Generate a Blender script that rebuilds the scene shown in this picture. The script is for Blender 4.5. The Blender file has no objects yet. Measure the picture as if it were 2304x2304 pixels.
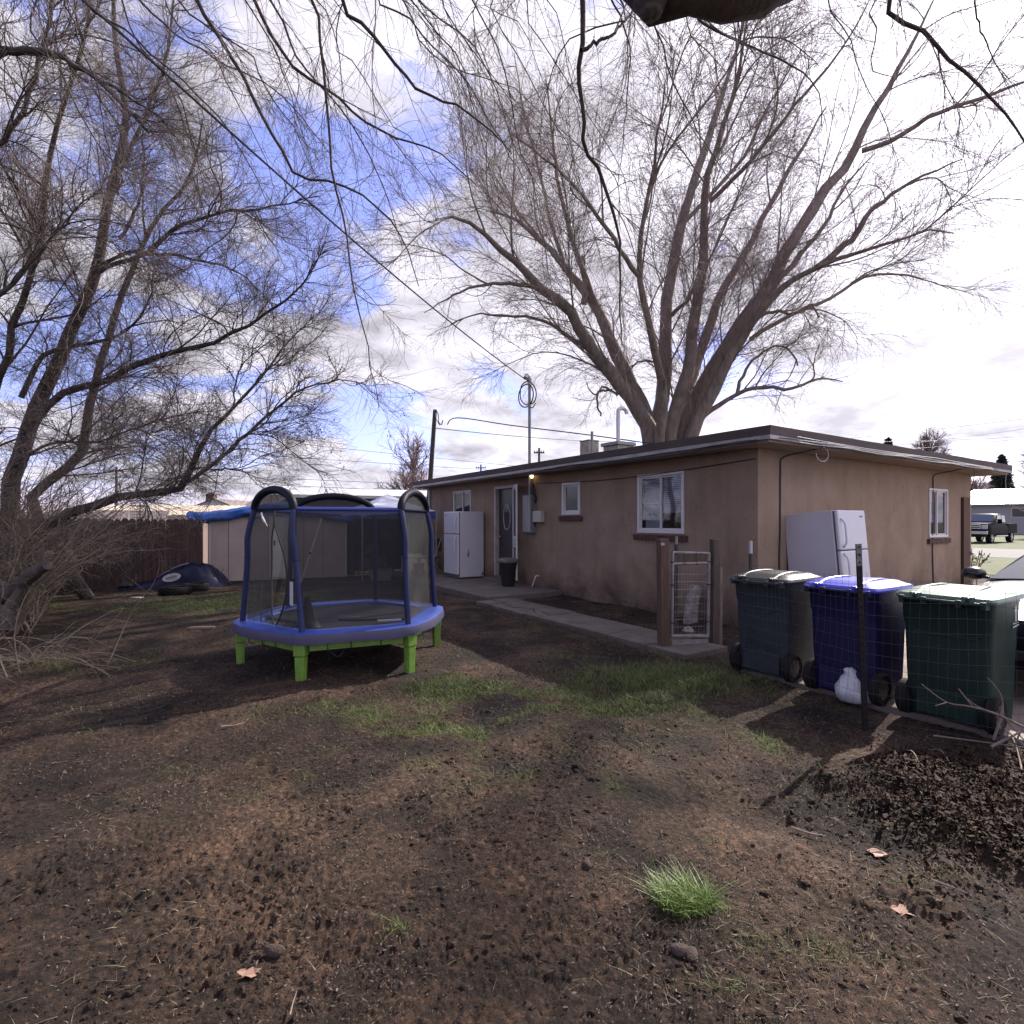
import bpy, bmesh, math, random
import numpy as np
from mathutils import Matrix, Vector, Euler
rnd = random.Random(7)
rng = np.random.default_rng(11)
PI = math.pi
S = bpy.context.scene
COL = S.collection

# ------------------------------------------------------------------ camera
FOC = 1209.0            # focal length in pixels of the 2304 px photograph
cam_d = bpy.data.cameras.new('camera'); cam = bpy.data.objects.new('camera', cam_d)
COL.objects.link(cam)
cam.location = (0, 0, 1.5); cam.rotation_euler = (PI/2, 0, 0)
cam_d.sensor_width = 36; cam_d.lens = 36*FOC/2304
cam_d.shift_y = 21/2304
cam_d.clip_start = .05; cam_d.clip_end = 2000
S.camera = cam

# ------------------------------------------------------------------ sun and sky
SUN = Vector((.93, .86, 1.0)).normalized()
sun_el = math.asin(SUN.z)
sun_rot = math.atan2(SUN.x, SUN.y)
sd = bpy.data.lights.new('sun', 'SUN'); sun = bpy.data.objects.new('sun', sd); COL.objects.link(sun)
sd.energy = 5.0; sd.angle = math.radians(.6); sd.color = (1, .93, .84)
sun.rotation_euler = SUN.to_track_quat('Z', 'Y').to_euler()
S.view_settings.view_transform = 'Standard'; S.view_settings.look = 'None'
S.view_settings.exposure = 1.35; S.view_settings.gamma = 1
S.render.film_transparent = False
S.cycles.transparent_max_bounces = 24
S.cycles.max_bounces = 6

W = bpy.data.worlds.new('World'); S.world = W; W.use_nodes = True
nt = W.node_tree; nt.nodes.clear()
def wn(t, **k):
    n = nt.nodes.new(t)
    for a, b in k.items(): setattr(n, a, b)
    return n
def wl(a, b): nt.links.new(a, b)
def wmath(op, a, b=None, c=None, clamp=False):
    n = wn('ShaderNodeMath', operation=op, use_clamp=clamp)
    for i, v in enumerate((a, b, c)):
        if v is None: continue
        if isinstance(v, (int, float)): n.inputs[i].default_value = v
        else: wl(v, n.inputs[i])
    return n.outputs[0]
sky = wn('ShaderNodeTexSky', sky_type='NISHITA'); sky.sun_disc = False
sky.sun_elevation = sun_el; sky.sun_rotation = sun_rot; sky.ozone_density = 2.5; sky.dust_density = .6
tc = wn('ShaderNodeTexCoord')
nrm = wn('ShaderNodeVectorMath', operation='NORMALIZE'); wl(tc.outputs['Generated'], nrm.inputs[0])
sep = wn('ShaderNodeSeparateXYZ'); wl(nrm.outputs[0], sep.inputs[0])
zz = wmath('ADD', wmath('MAXIMUM', sep.outputs[2], 0.0), .27)
cx = wmath('DIVIDE', sep.outputs[0], zz); cy = wmath('DIVIDE', sep.outputs[1], zz)
cmb = wn('ShaderNodeCombineXYZ'); wl(cx, cmb.inputs[0]); wl(cy, cmb.inputs[1])
def cloudnoise(off, scale, detail, rough, dist):
    mp = wn('ShaderNodeMapping'); mp.inputs['Location'].default_value = off
    wl(cmb.outputs[0], mp.inputs[0])
    n = wn('ShaderNodeTexNoise'); n.inputs['Scale'].default_value = scale
    n.inputs['Detail'].default_value = detail; n.inputs['Roughness'].default_value = rough
    n.inputs['Distortion'].default_value = dist
    wl(mp.outputs[0], n.inputs['Vector'])
    return n.outputs[0]
n1 = cloudnoise((3.1, 1.7, 0), 1.7, 9, .58, .25)
n2 = cloudnoise((9.3, 4.2, 2), 3.4, 8, .6, .1)
dot = wn('ShaderNodeVectorMath', operation='DOT_PRODUCT'); wl(nrm.outputs[0], dot.inputs[0]); dot.inputs[1].default_value = SUN
dd = wmath('MAXIMUM', dot.outputs['Value'], 0.0)
g1 = wmath('POWER', dd, 3.0); g2 = wmath('POWER', dd, 22.0)
# cover: more cloud towards the sun
cov = wmath('ADD', n1, wmath('MULTIPLY', g1, .16))
mr = wn('ShaderNodeMapRange'); mr.interpolation_type = 'SMOOTHSTEP'
mr.inputs[1].default_value = .455; mr.inputs[2].default_value = .54; wl(cov, mr.inputs[0])
# cloud body: lit tops and greyer bellies
mr2 = wn('ShaderNodeMapRange'); mr2.inputs[1].default_value = .36; mr2.inputs[2].default_value = .62
mr2.inputs[3].default_value = 3.8; mr2.inputs[4].default_value = 8.6; wl(n2, mr2.inputs[0])
# added bright sky glow, out of view on the right, lighting the drive wall
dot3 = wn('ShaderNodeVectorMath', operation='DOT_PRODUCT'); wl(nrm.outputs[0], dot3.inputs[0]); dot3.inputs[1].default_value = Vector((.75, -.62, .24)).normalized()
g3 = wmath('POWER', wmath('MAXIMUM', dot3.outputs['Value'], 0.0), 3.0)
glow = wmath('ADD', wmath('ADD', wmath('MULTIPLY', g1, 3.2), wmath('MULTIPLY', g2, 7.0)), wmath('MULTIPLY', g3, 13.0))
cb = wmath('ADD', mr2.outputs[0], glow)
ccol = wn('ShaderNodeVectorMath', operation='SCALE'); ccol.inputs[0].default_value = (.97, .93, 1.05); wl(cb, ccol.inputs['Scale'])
skt = wn('ShaderNodeVectorMath', operation='MULTIPLY'); wl(sky.outputs[0], skt.inputs[0]); skt.inputs[1].default_value = (1.5, 1.22, 1.6)
ska = wn('ShaderNodeVectorMath', operation='ADD'); wl(skt.outputs[0], ska.inputs[0]); ska.inputs[1].default_value = (.9, 1.0, 2.2)
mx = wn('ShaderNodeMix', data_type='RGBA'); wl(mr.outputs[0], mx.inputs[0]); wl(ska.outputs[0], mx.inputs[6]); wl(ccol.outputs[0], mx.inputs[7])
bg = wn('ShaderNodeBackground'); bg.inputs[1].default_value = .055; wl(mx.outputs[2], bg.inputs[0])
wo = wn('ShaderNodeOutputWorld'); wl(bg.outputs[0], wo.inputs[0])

# ------------------------------------------------------------------ pixel helpers (photo 2304 px, horizon row 1173)
def at(px, py, d): return Vector(((px-1152)/FOC*d, d, 1.5+(1173-py)/FOC*d))
def on_ground(px, py, z=0.0):
    d = FOC*(1.5-z)/(py-1173); return Vector(((px-1152)/FOC*d, d, z))
DK = 2304/1932.0
def tp(p): return at(p[0]*DK, p[1]*DK, p[2])      # a point read off the 1932 px view with its distance

# house frame: origin at the near corner, X along the drive wall, Y along the yard wall
HC = Vector((3.36, 7.34, 0)); HA = math.radians(32.8)
HM = Matrix.Translation(HC) @ Matrix.Rotation(HA, 4, 'Z')
HMI = HM.inverted()
def hw(x, y, z=0): return HM @ Vector((x, y, z))

# ------------------------------------------------------------------ numpy noise
_G = rng.random((256, 256))
def vnoise(x, y):
    xi = np.floor(x).astype(int); yi = np.floor(y).astype(int)
    fx = x-xi; fy = y-yi; fx = fx*fx*(3-2*fx); fy = fy*fy*(3-2*fy)
    a = _G[xi & 255, yi & 255]; b = _G[(xi+1) & 255, yi & 255]
    c = _G[xi & 255, (yi+1) & 255]; d = _G[(xi+1) & 255, (yi+1) & 255]
    return (a*(1-fx)+b*fx)*(1-fy)+(c*(1-fx)+d*fx)*fy
def fbm(x, y, o=4):
    s = 0; a = .5; t = 0
    for i in range(o):
        s = s+a*vnoise(x*2**i+17.3*i, y*2**i+9.1*i); t += a; a *= .5
    return s/t

# ------------------------------------------------------------------ materials
MATS = {}
def newmat(name):
    m = bpy.data.materials.new(name); m.use_nodes = True
    return m, m.node_tree, m.node_tree.nodes['Principled BSDF']
def mat(name, col=None, rough=.6, metal=0.0, var=.0, vscale=6.0, bump=0.0, bscale=40.0, spec=.5, stretch=None, col2=None, coat=0.0, thr=None):
    if name in MATS: return MATS[name]
    m, t, b = newmat(name)
    b.inputs['Roughness'].default_value = rough; b.inputs['Metallic'].default_value = metal
    b.inputs['Specular IOR Level'].default_value = spec
    b.inputs['Coat Weight'].default_value = coat; b.inputs['Coat Roughness'].default_value = .06
    if metal < .5: col = [c*.82 for c in col]; col2 = [c*.82 for c in col2] if col2 else None
    c4 = (*col, 1)
    tcn = t.nodes.new('ShaderNodeTexCoord'); src = tcn.outputs['Object']
    if stretch:
        mp = t.nodes.new('ShaderNodeMapping'); mp.inputs['Scale'].default_value = stretch
        t.links.new(src, mp.inputs[0]); src = mp.outputs[0]
    if var > 0 or col2:
        n = t.nodes.new('ShaderNodeTexNoise'); n.inputs['Scale'].default_value = vscale; n.inputs['Detail'].default_value = 7
        n.inputs['Roughness'].default_value = .65
        t.links.new(src, n.inputs['Vector'])
        r = t.nodes.new('ShaderNodeValToRGB')
        lo, hi = thr or (.3, .7)
        r.color_ramp.elements[0].position = lo; r.color_ramp.elements[1].position = hi
        if col2: r.color_ramp.elements[0].color = c4; r.color_ramp.elements[1].color = (*col2, 1)
        else:
            r.color_ramp.elements[0].color = (*[c*(1-var) for c in col], 1)
            r.color_ramp.elements[1].color = (*[min(1, c*(1+var)) for c in col], 1)
        t.links.new(n.outputs[0], r.inputs[0]); t.links.new(r.outputs[0], b.inputs['Base Color'])
    else: b.inputs['Base Color'].default_value = c4
    if bump > 0:
        n = t.nodes.new('ShaderNodeTexNoise'); n.inputs['Scale'].default_value = bscale; n.inputs['Detail'].default_value = 6
        t.links.new(src, n.inputs['Vector'])
        bp = t.nodes.new('ShaderNodeBump'); bp.inputs['Strength'].default_value = bump; bp.inputs['Distance'].default_value = .02
        t.links.new(n.outputs[0], bp.inputs['Height']); t.links.new(bp.outputs[0], b.inputs['Normal'])
    MATS[name] = m
    return m
def mat_net(name, col, dens):
    m, t, b = newmat(name)
    b.inputs['Base Color'].default_value = (*col, 1); b.inputs['Roughness'].default_value = .8
    b.inputs['Alpha'].default_value = dens
    return m
def mat_glass(name, tint=(.02, .025, .03), alpha=.55):
    m, t, b = newmat(name)
    t.nodes.remove(b)
    tr = t.nodes.new('ShaderNodeBsdfTransparent'); tr.inputs[0].default_value = (.82, .85, .88, 1)
    gl = t.nodes.new('ShaderNodeBsdfGlossy'); gl.inputs[0].default_value = (.8, .8, .85, 1); gl.inputs['Roughness'].default_value = .02
    fr = t.nodes.new('ShaderNodeFresnel'); fr.inputs[0].default_value = 1.35
    mul = t.nodes.new('ShaderNodeMath'); mul.operation = 'MULTIPLY_ADD'; mul.inputs[1].default_value = 1.0; mul.inputs[2].default_value = .04
    mx = t.nodes.new('ShaderNodeMixShader')
    t.links.new(fr.outputs[0], mul.inputs[0]); t.links.new(mul.outputs[0], mx.inputs[0])
    t.links.new(tr.outputs[0], mx.inputs[1]); t.links.new(gl.outputs[0], mx.inputs[2])
    t.links.new(mx.outputs[0], t.nodes['Material Output'].inputs[0])
    return m

# ------------------------------------------------------------------ mesh collector
class MB:
    def __init__(self): self.v = []; self.f = []
    def add(self, vs, fs, M=None):
        o = len(self.v)
        for p in vs:
            p = Vector(p)
            self.v.append(M @ p if M is not None else p)
        for f in fs: self.f.append([i+o for i in f])
        return self
    def box(self, x0, x1, y0, y1, z0, z1, M=None):
        vs = [(x0,y0,z0),(x1,y0,z0),(x1,y1,z0),(x0,y1,z0),(x0,y0,z1),(x1,y0,z1),(x1,y1,z1),(x0,y1,z1)]
        return self.add(vs, [(0,3,2,1),(4,5,6,7),(0,1,5,4),(1,2,6,5),(2,3,7,6),(3,0,4,7)], M)
    def hexa(self, low, high, M=None):
        return self.add(list(low)+list(high), [(0,3,2,1),(4,5,6,7),(0,1,5,4),(1,2,6,5),(2,3,7,6),(3,0,4,7)], M)
    def prism(self, poly, z0, z1, M=None):
        n = len(poly)
        vs = [(x, y, z0) for x, y in poly]+[(x, y, z1) for x, y in poly]
        fs = [tuple(range(n-1, -1, -1)), tuple(range(n, 2*n))]+[(i, (i+1) % n, n+(i+1) % n, n+i) for i in range(n)]
        return self.add(vs, fs, M)
    def loft(self, rings, close=True, caps=True, M=None):
        n = len(rings[0]); vs = [p for r in rings for p in r]; fs = []
        for j in range(len(rings)-1):
            for i in range(n if close else n-1):
                k = (i+1) % n
                fs.append((j*n+i, j*n+k, (j+1)*n+k, (j+1)*n+i))
        if caps and close:
            fs.append(tuple(range(n-1, -1, -1))); fs.append(tuple((len(rings)-1)*n+i for i in range(n)))
        return self.add(vs, fs, M)
    def lathe(self, prof, n=16, M=None, caps=True):      # prof: (r, z) about the z axis
        rings = [[(r*math.cos(2*PI*i/n), r*math.sin(2*PI*i/n), z) for i in range(n)] for r, z in prof]
        return self.loft(rings, M=M, caps=caps)
    def tube(self, pts, r, n=8, M=None, smooth=0, closed=False):
        pts = [Vector(p) for p in pts]
        if smooth: pts = smooth_path(pts, smooth, closed)
        m = len(pts)
        rr = [r]*m if isinstance(r, (int, float)) else [r[0]+(r[-1]-r[0])*i/(m-1) if len(r) == 2 else r[min(i*len(r)//m, len(r)-1)] for i in range(m)]
        rings = []; ref = None
        for i, p in enumerate(pts):
            if closed: t = (pts[(i+1) % m]-pts[i-1]).normalized()
            else: t = (pts[min(i+1, m-1)]-pts[max(i-1, 0)]).normalized()
            if ref is None: ref = Vector((0, 0, 1)) if abs(t.z) < .9 else Vector((1, 0, 0))
            a = ref-t*ref.dot(t)
            if a.length < 1e-4: a = t.orthogonal()
            a.normalize(); b = t.cross(a); ref = a
            rings.append([p+(a*math.cos(2*PI*k/n)+b*math.sin(2*PI*k/n))*rr[i] for k in range(n)])
        if closed: rings.append(rings[0])
        return self.loft(rings, caps=not closed, M=M)
def smooth_path(pts, k=4, closed=False):
    out = []; m = len(pts)
    segs = m if closed else m-1
    for i in range(segs):
        if closed: p0, p1, p2, p3 = pts[i-1], pts[i], pts[(i+1) % m], pts[(i+2) % m]
        else: p0, p1, p2, p3 = pts[max(i-1, 0)], pts[i], pts[i+1], pts[min(i+2, m-1)]
        for j in range(k):
            t = j/k
            out.append(.5*((2*p1)+(p2-p0)*t+(2*p0-5*p1+4*p2-p3)*t*t+(3*p1-p0-3*p2+p3)*t**3))
    if not closed: out.append(pts[-1])
    return out

ROOTM = {}
def thing(name, label, cat, loc=(0, 0, 0), rot=(0, 0, 0), group=None):
    o = bpy.data.objects.new(name, None); COL.objects.link(o)
    o.empty_display_size = .2
    o.location = loc; o.rotation_euler = rot
    o['label'] = label; o['category'] = cat
    if group: o['group'] = group
    ROOTM[o.name] = Matrix.Translation(Vector(loc)) @ Euler(rot).to_matrix().to_4x4()
    return o
def obj(name, mb, m, parent=None, smooth=False, bevel=0, world=False, angle=40, label=None):
    vs = mb.v
    if world and parent is not None:
        root = parent
        while root.parent is not None: root = root.parent
        Mi = ROOTM[root.name].inverted(); vs = [Mi @ v for v in vs]
    me = bpy.data.meshes.new(name); me.from_pydata([tuple(v) for v in vs], [], mb.f); me.validate()
    bm = bmesh.new(); bm.from_mesh(me); bmesh.ops.recalc_face_normals(bm, faces=bm.faces); bm.to_mesh(me); bm.free(); me.update()
    o = bpy.data.objects.new(name, me); COL.objects.link(o)
    if m: me.materials.append(m)
    if parent is not None: o.parent = parent
    if smooth:
        me.polygons.foreach_set('use_smooth', [True]*len(me.polygons))
        try: me.set_sharp_from_angle(angle=math.radians(angle))
        except Exception: pass
    if bevel:
        b = o.modifiers.new('bevel', 'BEVEL'); b.width = bevel; b.segments = 2; b.limit_method = 'ANGLE'; b.angle_limit = math.radians(35)
    if label: o['label'] = label
    return o
def tag(o, label, cat=None, group=None, kind=None):
    if label: o['label'] = label
    if cat: o['category'] = cat
    if group: o['group'] = group
    if kind: o['kind'] = kind
    return o
def npobj(name, V, F, m, parent=None, smooth=True, world=False):      # numpy arrays; F quads (n,4) or tris (n,3)
    if world and parent is not None:
        root = parent
        while root.parent is not None: root = root.parent
        Mi = np.array(ROOTM[root.name].inverted()); V = V @ Mi[:3, :3].T+Mi[:3, 3]
    me = bpy.data.meshes.new(name); k = F.shape[1]
    me.vertices.add(len(V)); me.vertices.foreach_set('co', V.astype(np.float32).ravel())
    me.loops.add(F.size); me.loops.foreach_set('vertex_index', F.astype(np.int32).ravel())
    me.polygons.add(len(F)); me.polygons.foreach_set('loop_start', np.arange(0, F.size, k, dtype=np.int32))
    me.polygons.foreach_set('use_smooth', np.full(len(F), smooth))
    me.update(calc_edges=True)
    if m: me.materials.append(m)
    o = bpy.data.objects.new(name, me); COL.objects.link(o)
    if parent is not None: o.parent = parent
    return o
def copy_tree(o, parent=None):
    c = o.copy(); COL.objects.link(c); c.parent = parent
    for ch in list(o.children): copy_tree(ch, c)
    return c
# ================================================================== GROUND
def hl(x, y):                                     # world -> house frame, arrays
    c, s = math.cos(HA), math.sin(HA)
    dx = x-HC.x; dy = y-HC.y
    return dx*c+dy*s, -dx*s+dy*c
def boxmask(x, y, x0, x1, y0, y1, soft):
    d = np.maximum(np.maximum(x0-x, x-x1), np.maximum(y0-y, y-y1))
    return np.clip(-d/soft+.5, 0, 1)
LEAFC = (3.0, 2.75)
def slabmask(x, y, soft=.06):
    X, Y = hl(x, y)
    m = boxmask(X, Y, -2.05, -1.25, -.45, 4.4, soft)             # walk
    m = np.maximum(m, boxmask(X, Y, -1.8, .2, 4.3, 10.4, soft))   # patio
    m = np.maximum(m, boxmask(X, Y, -1.92, 22, -7.6, -1.0, soft))   # drive
    return m
def leafmask(x, y):
    e = ((x-2.75)*.45+(y-2.9)*.25)
    d = np.sqrt(((x-3.1)/1.35)**2+((y-2.75)/.78)**2)
    return np.clip((1.22-d)*1.9+(fbm(x*2.4, y*2.4, 4)-.5)*1.5, 0, 1)
def gz(x, y, fine=True):
    r = np.hypot(x, y)
    near = np.clip((26-r)/14, 0, 1)
    h = (fbm(x*.35+5, y*.35+3, 3)-.5)*.09
    h = h+(fbm(x*1.6, y*1.6, 3)-.5)*.07
    if fine:
        lump = np.clip(fbm(x*1.1+40, y*1.1+8, 3)*2.4-.75, 0, 1)
        h = h+(fbm(x*7+2, y*7, 3)-.5)*.026*(.4+lump)
        f = fbm(x*26+3, y*26+7, 3)
        rough = np.clip(fbm(x*2.1+70, y*2.1+3, 3)*3-1.05, 0, 1)
        h = h+np.clip(f-.48, 0, .14)*.06*(.10+lump*rough)-np.clip(fbm(x*13+9, y*13+1, 3)-.63, 0, 1)*.14*lump*rough
        h = h-np.clip(fbm(x*9+31, y*9+77, 2)-.74, 0, 1)*.10
        h = h+(fbm(x*55, y*55, 3)-.5)*.018*(.35+rough)+np.clip(fbm(x*95+3, y*95, 2)-.62, 0, 1)*.03*rough
    h = h*near
    h = h+.13*leafmask(x, y)*np.clip((4.0-r)/.4+1, 0, 1)
    sm = slabmask(x, y)
    X, Y = hl(x, y)
    h = np.where(sm > 0, h*(1-sm)-.09*sm, h)
    return h
# green patches: photo pixel, radius x / y in metres, strength
PATCH = [(1540, 2035, .13, .11, 1.0), (1690, 2130, .12, .06, .35), (1830, 2150, .2, .07, .35), (2040, 1990, .1, .08, .4), (895, 2095, .05, .04, .6),
 (1010, 1545, .38, .30, .95), (1225, 1592, .22, .14, .7), (760, 1600, .75, .22, .55), (1050, 1640, .45, .25, .35), (1500, 1545, .62, .34, 1.0),
 (1420, 1590, .5, .3, .8), (470, 1360, 1.5, .7, 1.0), (620, 1345, 2.0, .6, .8), (290, 1372, 1.3, .3, .8), (120, 1362, 1.2, .3, .6), (90, 1500, .7, .35, .55), (260, 1490, .6, .25, .5),
 (1175, 1760, .14, .09, .5), (960, 1720, .15, .1, .3), (1720, 1660, .4, .2, .4), (1250, 1560, .3, .12, .6), (2150, 1980, .1, .06, .4), (400, 1440, .5, .2, .25), (240, 1800, .3, .14, .25),
 (1230, 1480, .3, .15, .3), (1650, 2230, .18, .05, .35), (860, 1330, 1.2, .5, .5), (1130, 1720, .25, .12, .3), (1600, 1900, .06, .03, .4), (1640, 1490, .35, .2, .5)]
PW = [(on_ground(a, b), rx, ry, s) for a, b, rx, ry, s in PATCH]
def moss(x, y):
    m = np.zeros_like(x)
    for p, rx, ry, s in PW:
        d = ((x-p.x)/rx)**2+((y-p.y)/ry)**2
        m = np.maximum(m, s*np.exp(-d*.9))
    n = fbm(x*3.4+60, y*3.4+11, 4)
    mid = np.exp(-(((x-.2)/1.9)**2+((y-4.0)/1.3)**2))
    m = m*(.45+1.1*n)+np.clip(n-.53, 0, 1)*2.0*np.clip((y-1.8)/3, .12, .8)+mid*np.clip(n-.52, 0, 1)*1.5
    X, Y = hl(x, y)
    far = np.clip((np.hypot(x, y)-15)/8, 0, 1)
    return np.clip(np.maximum(m, far*.65*(.5+n)), 0, 1)
# one sheet in rings round the viewpoint, fine near by and coarse far off
ang = np.concatenate([np.radians(np.linspace(-58, 58, 980)), np.radians(np.linspace(58, 302, 90))[1:-1]])
rad = np.concatenate([[.02, .35], .8*np.exp(np.linspace(0, math.log(26/.8), 800)), 26*np.exp(np.linspace(0, math.log(900/26), 60))[1:]])
A_, R_ = np.meshgrid(ang, rad)
GX = np.sin(A_)*R_; GY = np.cos(A_)*R_
GZ = gz(GX, GY)
na, nr = len(ang), len(rad)
V = np.stack([GX.ravel(), GY.ravel(), GZ.ravel()], 1)
ii, jj = np.meshgrid(np.arange(na), np.arange(nr-1)); k2 = (ii+1) % na
F = np.stack([(jj*na+ii).ravel(), ((jj+1)*na+ii).ravel(), ((jj+1)*na+k2).ravel(), (jj*na+k2).ravel()], 1)
m, t, b = newmat('soil')
def N(ty, **k):
    n = t.nodes.new(ty)
    for a, c in k.items(): setattr(n, a, c)
    return n
tcn = N('ShaderNodeTexCoord')
def noise(scale, detail=8, rough=.6, dist=0):
    n = N('ShaderNodeTexNoise'); n.inputs['Scale'].default_value = scale; n.inputs['Detail'].default_value = detail
    n.inputs['Roughness'].default_value = rough; n.inputs['Distortion'].default_value = dist
    t.links.new(tcn.outputs['Object'], n.inputs['Vector']); return n.outputs[0]
def ramp(src, stops):
    r = N('ShaderNodeValToRGB'); e = r.color_ramp.elements
    e[0].position, e[0].color = stops[0][0], (*stops[0][1], 1)
    e[1].position, e[1].color = stops[-1][0], (*stops[-1][1], 1)
    for p, c in stops[1:-1]: q = e.new(p); q.color = (*c, 1)
    t.links.new(src, r.inputs[0]); return r.outputs[0]
def mixc(f, a, c, mode='MIX'):
    n = N('ShaderNodeMix', data_type='RGBA', blend_type=mode)
    for i, v in ((0, f), (6, a), (7, c)):
        if isinstance(v, (int, float)): n.inputs[i].default_value = v
        elif isinstance(v, tuple): n.inputs[i].default_value = (*v, 1)
        else: t.links.new(v, n.inputs[i])
    return n.outputs[2]
base = ramp(noise(1.3, 9, .62, .4), [(.32, (.009, .0055, .004)), (.43, (.022, .0135, .0092)), (.54, (.048, .029, .0195)), (.67, (.098, .059, .040))])
fine = ramp(noise(34, 9, .7), [(.36, (.15, .14, .14)), (.47, (.62, .6, .6)), (.56, (1.1, 1.05, 1.0)), (.64, (2.4, 2.2, 2.0))])
c1 = mixc(.85, base, fine, 'MULTIPLY')
at_ = N('ShaderNodeAttribute', attribute_name='moss')
gn = noise(55, 5, .7)
gm = N('ShaderNodeMath', operation='MULTIPLY_ADD'); t.links.new(gn, gm.inputs[0]); gm.inputs[1].default_value = 2.2; gm.inputs[2].default_value = -1.15
gs = N('ShaderNodeMath', operation='ADD'); t.links.new(gm.outputs[0], gs.inputs[0]); t.links.new(at_.outputs['Fac'], gs.inputs[1])
gq = N('ShaderNodeMath', operation='MULTIPLY', use_clamp=True); t.links.new(gs.outputs[0], gq.inputs[0]); t.links.new(at_.outputs['Fac'], gq.inputs[1])
green = ramp(noise(18, 6, .7), [(.3, (.026, .033, .008)), (.55, (.068, .082, .019)), (.75, (.13, .14, .04))])
c2 = mixc(gq.outputs[0], c1, green)
t.links.new(c2, b.inputs['Base Color']); b.inputs['Roughness'].default_value = .92; b.inputs['Specular IOR Level'].default_value = .25
bh = N('ShaderNodeMath', operation='ADD'); t.links.new(noise(90, 8, .75), bh.inputs[0]); t.links.new(noise(30, 5, .6), bh.inputs[1])
bp = N('ShaderNodeBump'); bp.inputs['Strength'].default_value = 1.0; bp.inputs['Distance'].default_value = .018
t.links.new(bh.outputs[0], bp.inputs['Height']); t.links.new(bp.outputs[0], b.inputs['Normal'])
soil = m
ground = npobj('ground', V, F, soil)
tag(ground, None, kind='structure')
mm = moss(GX, GY).ravel().astype(np.float32)
at2 = ground.data.attributes.new('moss', 'FLOAT', 'POINT'); at2.data.foreach_set('value', mm)

# ---- paved sheets
M_conc = mat('concrete', (.125, .100, .085), .9, var=.35, vscale=3.5, bump=.5, bscale=60)
M_drive = mat('drive_concrete', (.25, .195, .165), .9, var=.28, vscale=2.0, bump=.5, bscale=70)
# the walk: cracked slabs with dark joints
walk = MB()
def crack(n, x0, x1, y0, y1):
    # Voronoi-like split of a rectangle into jagged slabs
    cells = []
    ys = [y0]
    while ys[-1] < y1-.25: ys.append(min(y1, ys[-1]+rnd.uniform(.18, .55)))
    ys[-1] = y1
    return ys
jit = lambda a: rnd.uniform(-a, a)
ys = [-.45, .1, .85, 1.9, 2.35, 2.7, 3.0, 3.25, 3.55, 3.85, 4.28]
offs = [jit(.06) for _ in ys]
for i in range(len(ys)-1):
    a, c = ys[i], ys[i+1]; oa, oc = offs[i], offs[i+1]
    if i == 0: oa = 0
    if i == len(ys)-2: oc = 0
    g = .010
    if 2.3 < a < 4.0:
        q = -1.72+jit(.1); q2 = -1.72+jit(.1); dz = jit(.006)
        walk.prism([(-2.02+jit(.03), a+g-oa), (q-g, a+g), (q2-g, c-g), (-2.02+jit(.03), c-g-oc)], -.12, .035+dz)
        walk.prism([(q+g, a+g), (-1.25, a+g+oa), (-1.25, c-g+oc), (q2+g, c-g)], -.12, .042+jit(.004))
    else:
        walk.prism([(-2.02, a+g-oa), (-1.28, a+g+oa), (-1.28, c-g+oc), (-2.02, c-g-oc)], -.12, .04+jit(.003))
w = obj('path', walk, M_conc, bevel=.006); w.matrix_world = HM; tag(w, None, kind='structure')
pt = MB()
pt.box(-1.78, -.01, 4.3, 7.2, -.1, .085); pt.box(-1.80, -.01, 7.22, 10.4, -.1, .083)
w = obj('patio', pt, M_conc, bevel=.008); w.matrix_world = HM; tag(w, None, kind='structure')
dr = MB(); x = -2.2
for k, (x0, x1) in enumerate([(-1.9, .9), (.915, 4.5), (4.515, 8.2), (8.215, 12), (12.015, 16), (16.015, 21.8)]):
    dr.box(x0, x1, -4.2, -1.02, -.12, .012); dr.box(x0, x1, -7.6, -4.215, -.12, .01)
w = obj('driveway', dr, M_drive, bevel=.006); w.matrix_world = HM; tag(w, None, kind='structure')
M_asph = mat('asphalt', (.13, .12, .12), .9, var=.25, vscale=8, bump=.4, bscale=120)
rd = MB(); rd.box(22, 31, -200, 200, -.05, .02)
w = obj('road', rd, M_asph); w.matrix_world = HM; tag(w, None, kind='structure')
M_lawn = mat('lawn', (.040, .060, .016), .95, var=.4, vscale=1.5, bump=.8, bscale=50, col2=(.095, .10, .035))
lw = MB(); lw.box(12.5, 21.97, -.95, 60, -.05, .015); lw.box(31.02, 60, -200, 200, -.05, .016)
w = obj('lawn', lw, M_lawn); w.matrix_world = HM; tag(w, None, kind='structure')

# ================================================================== GRASS, LEAVES, CRUMBS (nobody could count them)
def fan_points(n, r0, r1, a0, a1, power=1.0):
    r = r0*(r1/r0)**(rng.random(n)**power); a = np.radians(rng.uniform(a0, a1, n))
    return np.sin(a)*r, np.cos(a)*r
def blades(x, y, h, w, lean=.5, seg=2):
    n = len(x); z = gz(x, y)-.004
    az = rng.uniform(0, 2*PI, n); fx = np.cos(az); fy = np.sin(az)
    lx = rng.normal(0, lean, n); ly = rng.normal(0, lean, n)
    cols = []
    for k in range(seg+1):
        tt = k/seg; ww = w*(1-tt*.85)
        px = x+lx*h*tt**1.7; py = y+ly*h*tt**1.7; pz = z+h*(tt-.25*tt*tt)
        cols.append(np.stack([px-fx*ww, py-fy*ww, pz], 1)); cols.append(np.stack([px+fx*ww, py+fy*ww, pz], 1))
    V = np.stack(cols, 1).reshape(-1, 3); k = 2*(seg+1)
    o = np.arange(n)*k
    F = np.concatenate([np.stack([o+2*i, o+2*i+1, o+2*i+3, o+2*i+2], 1) for i in range(seg)])
    return V, F
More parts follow.
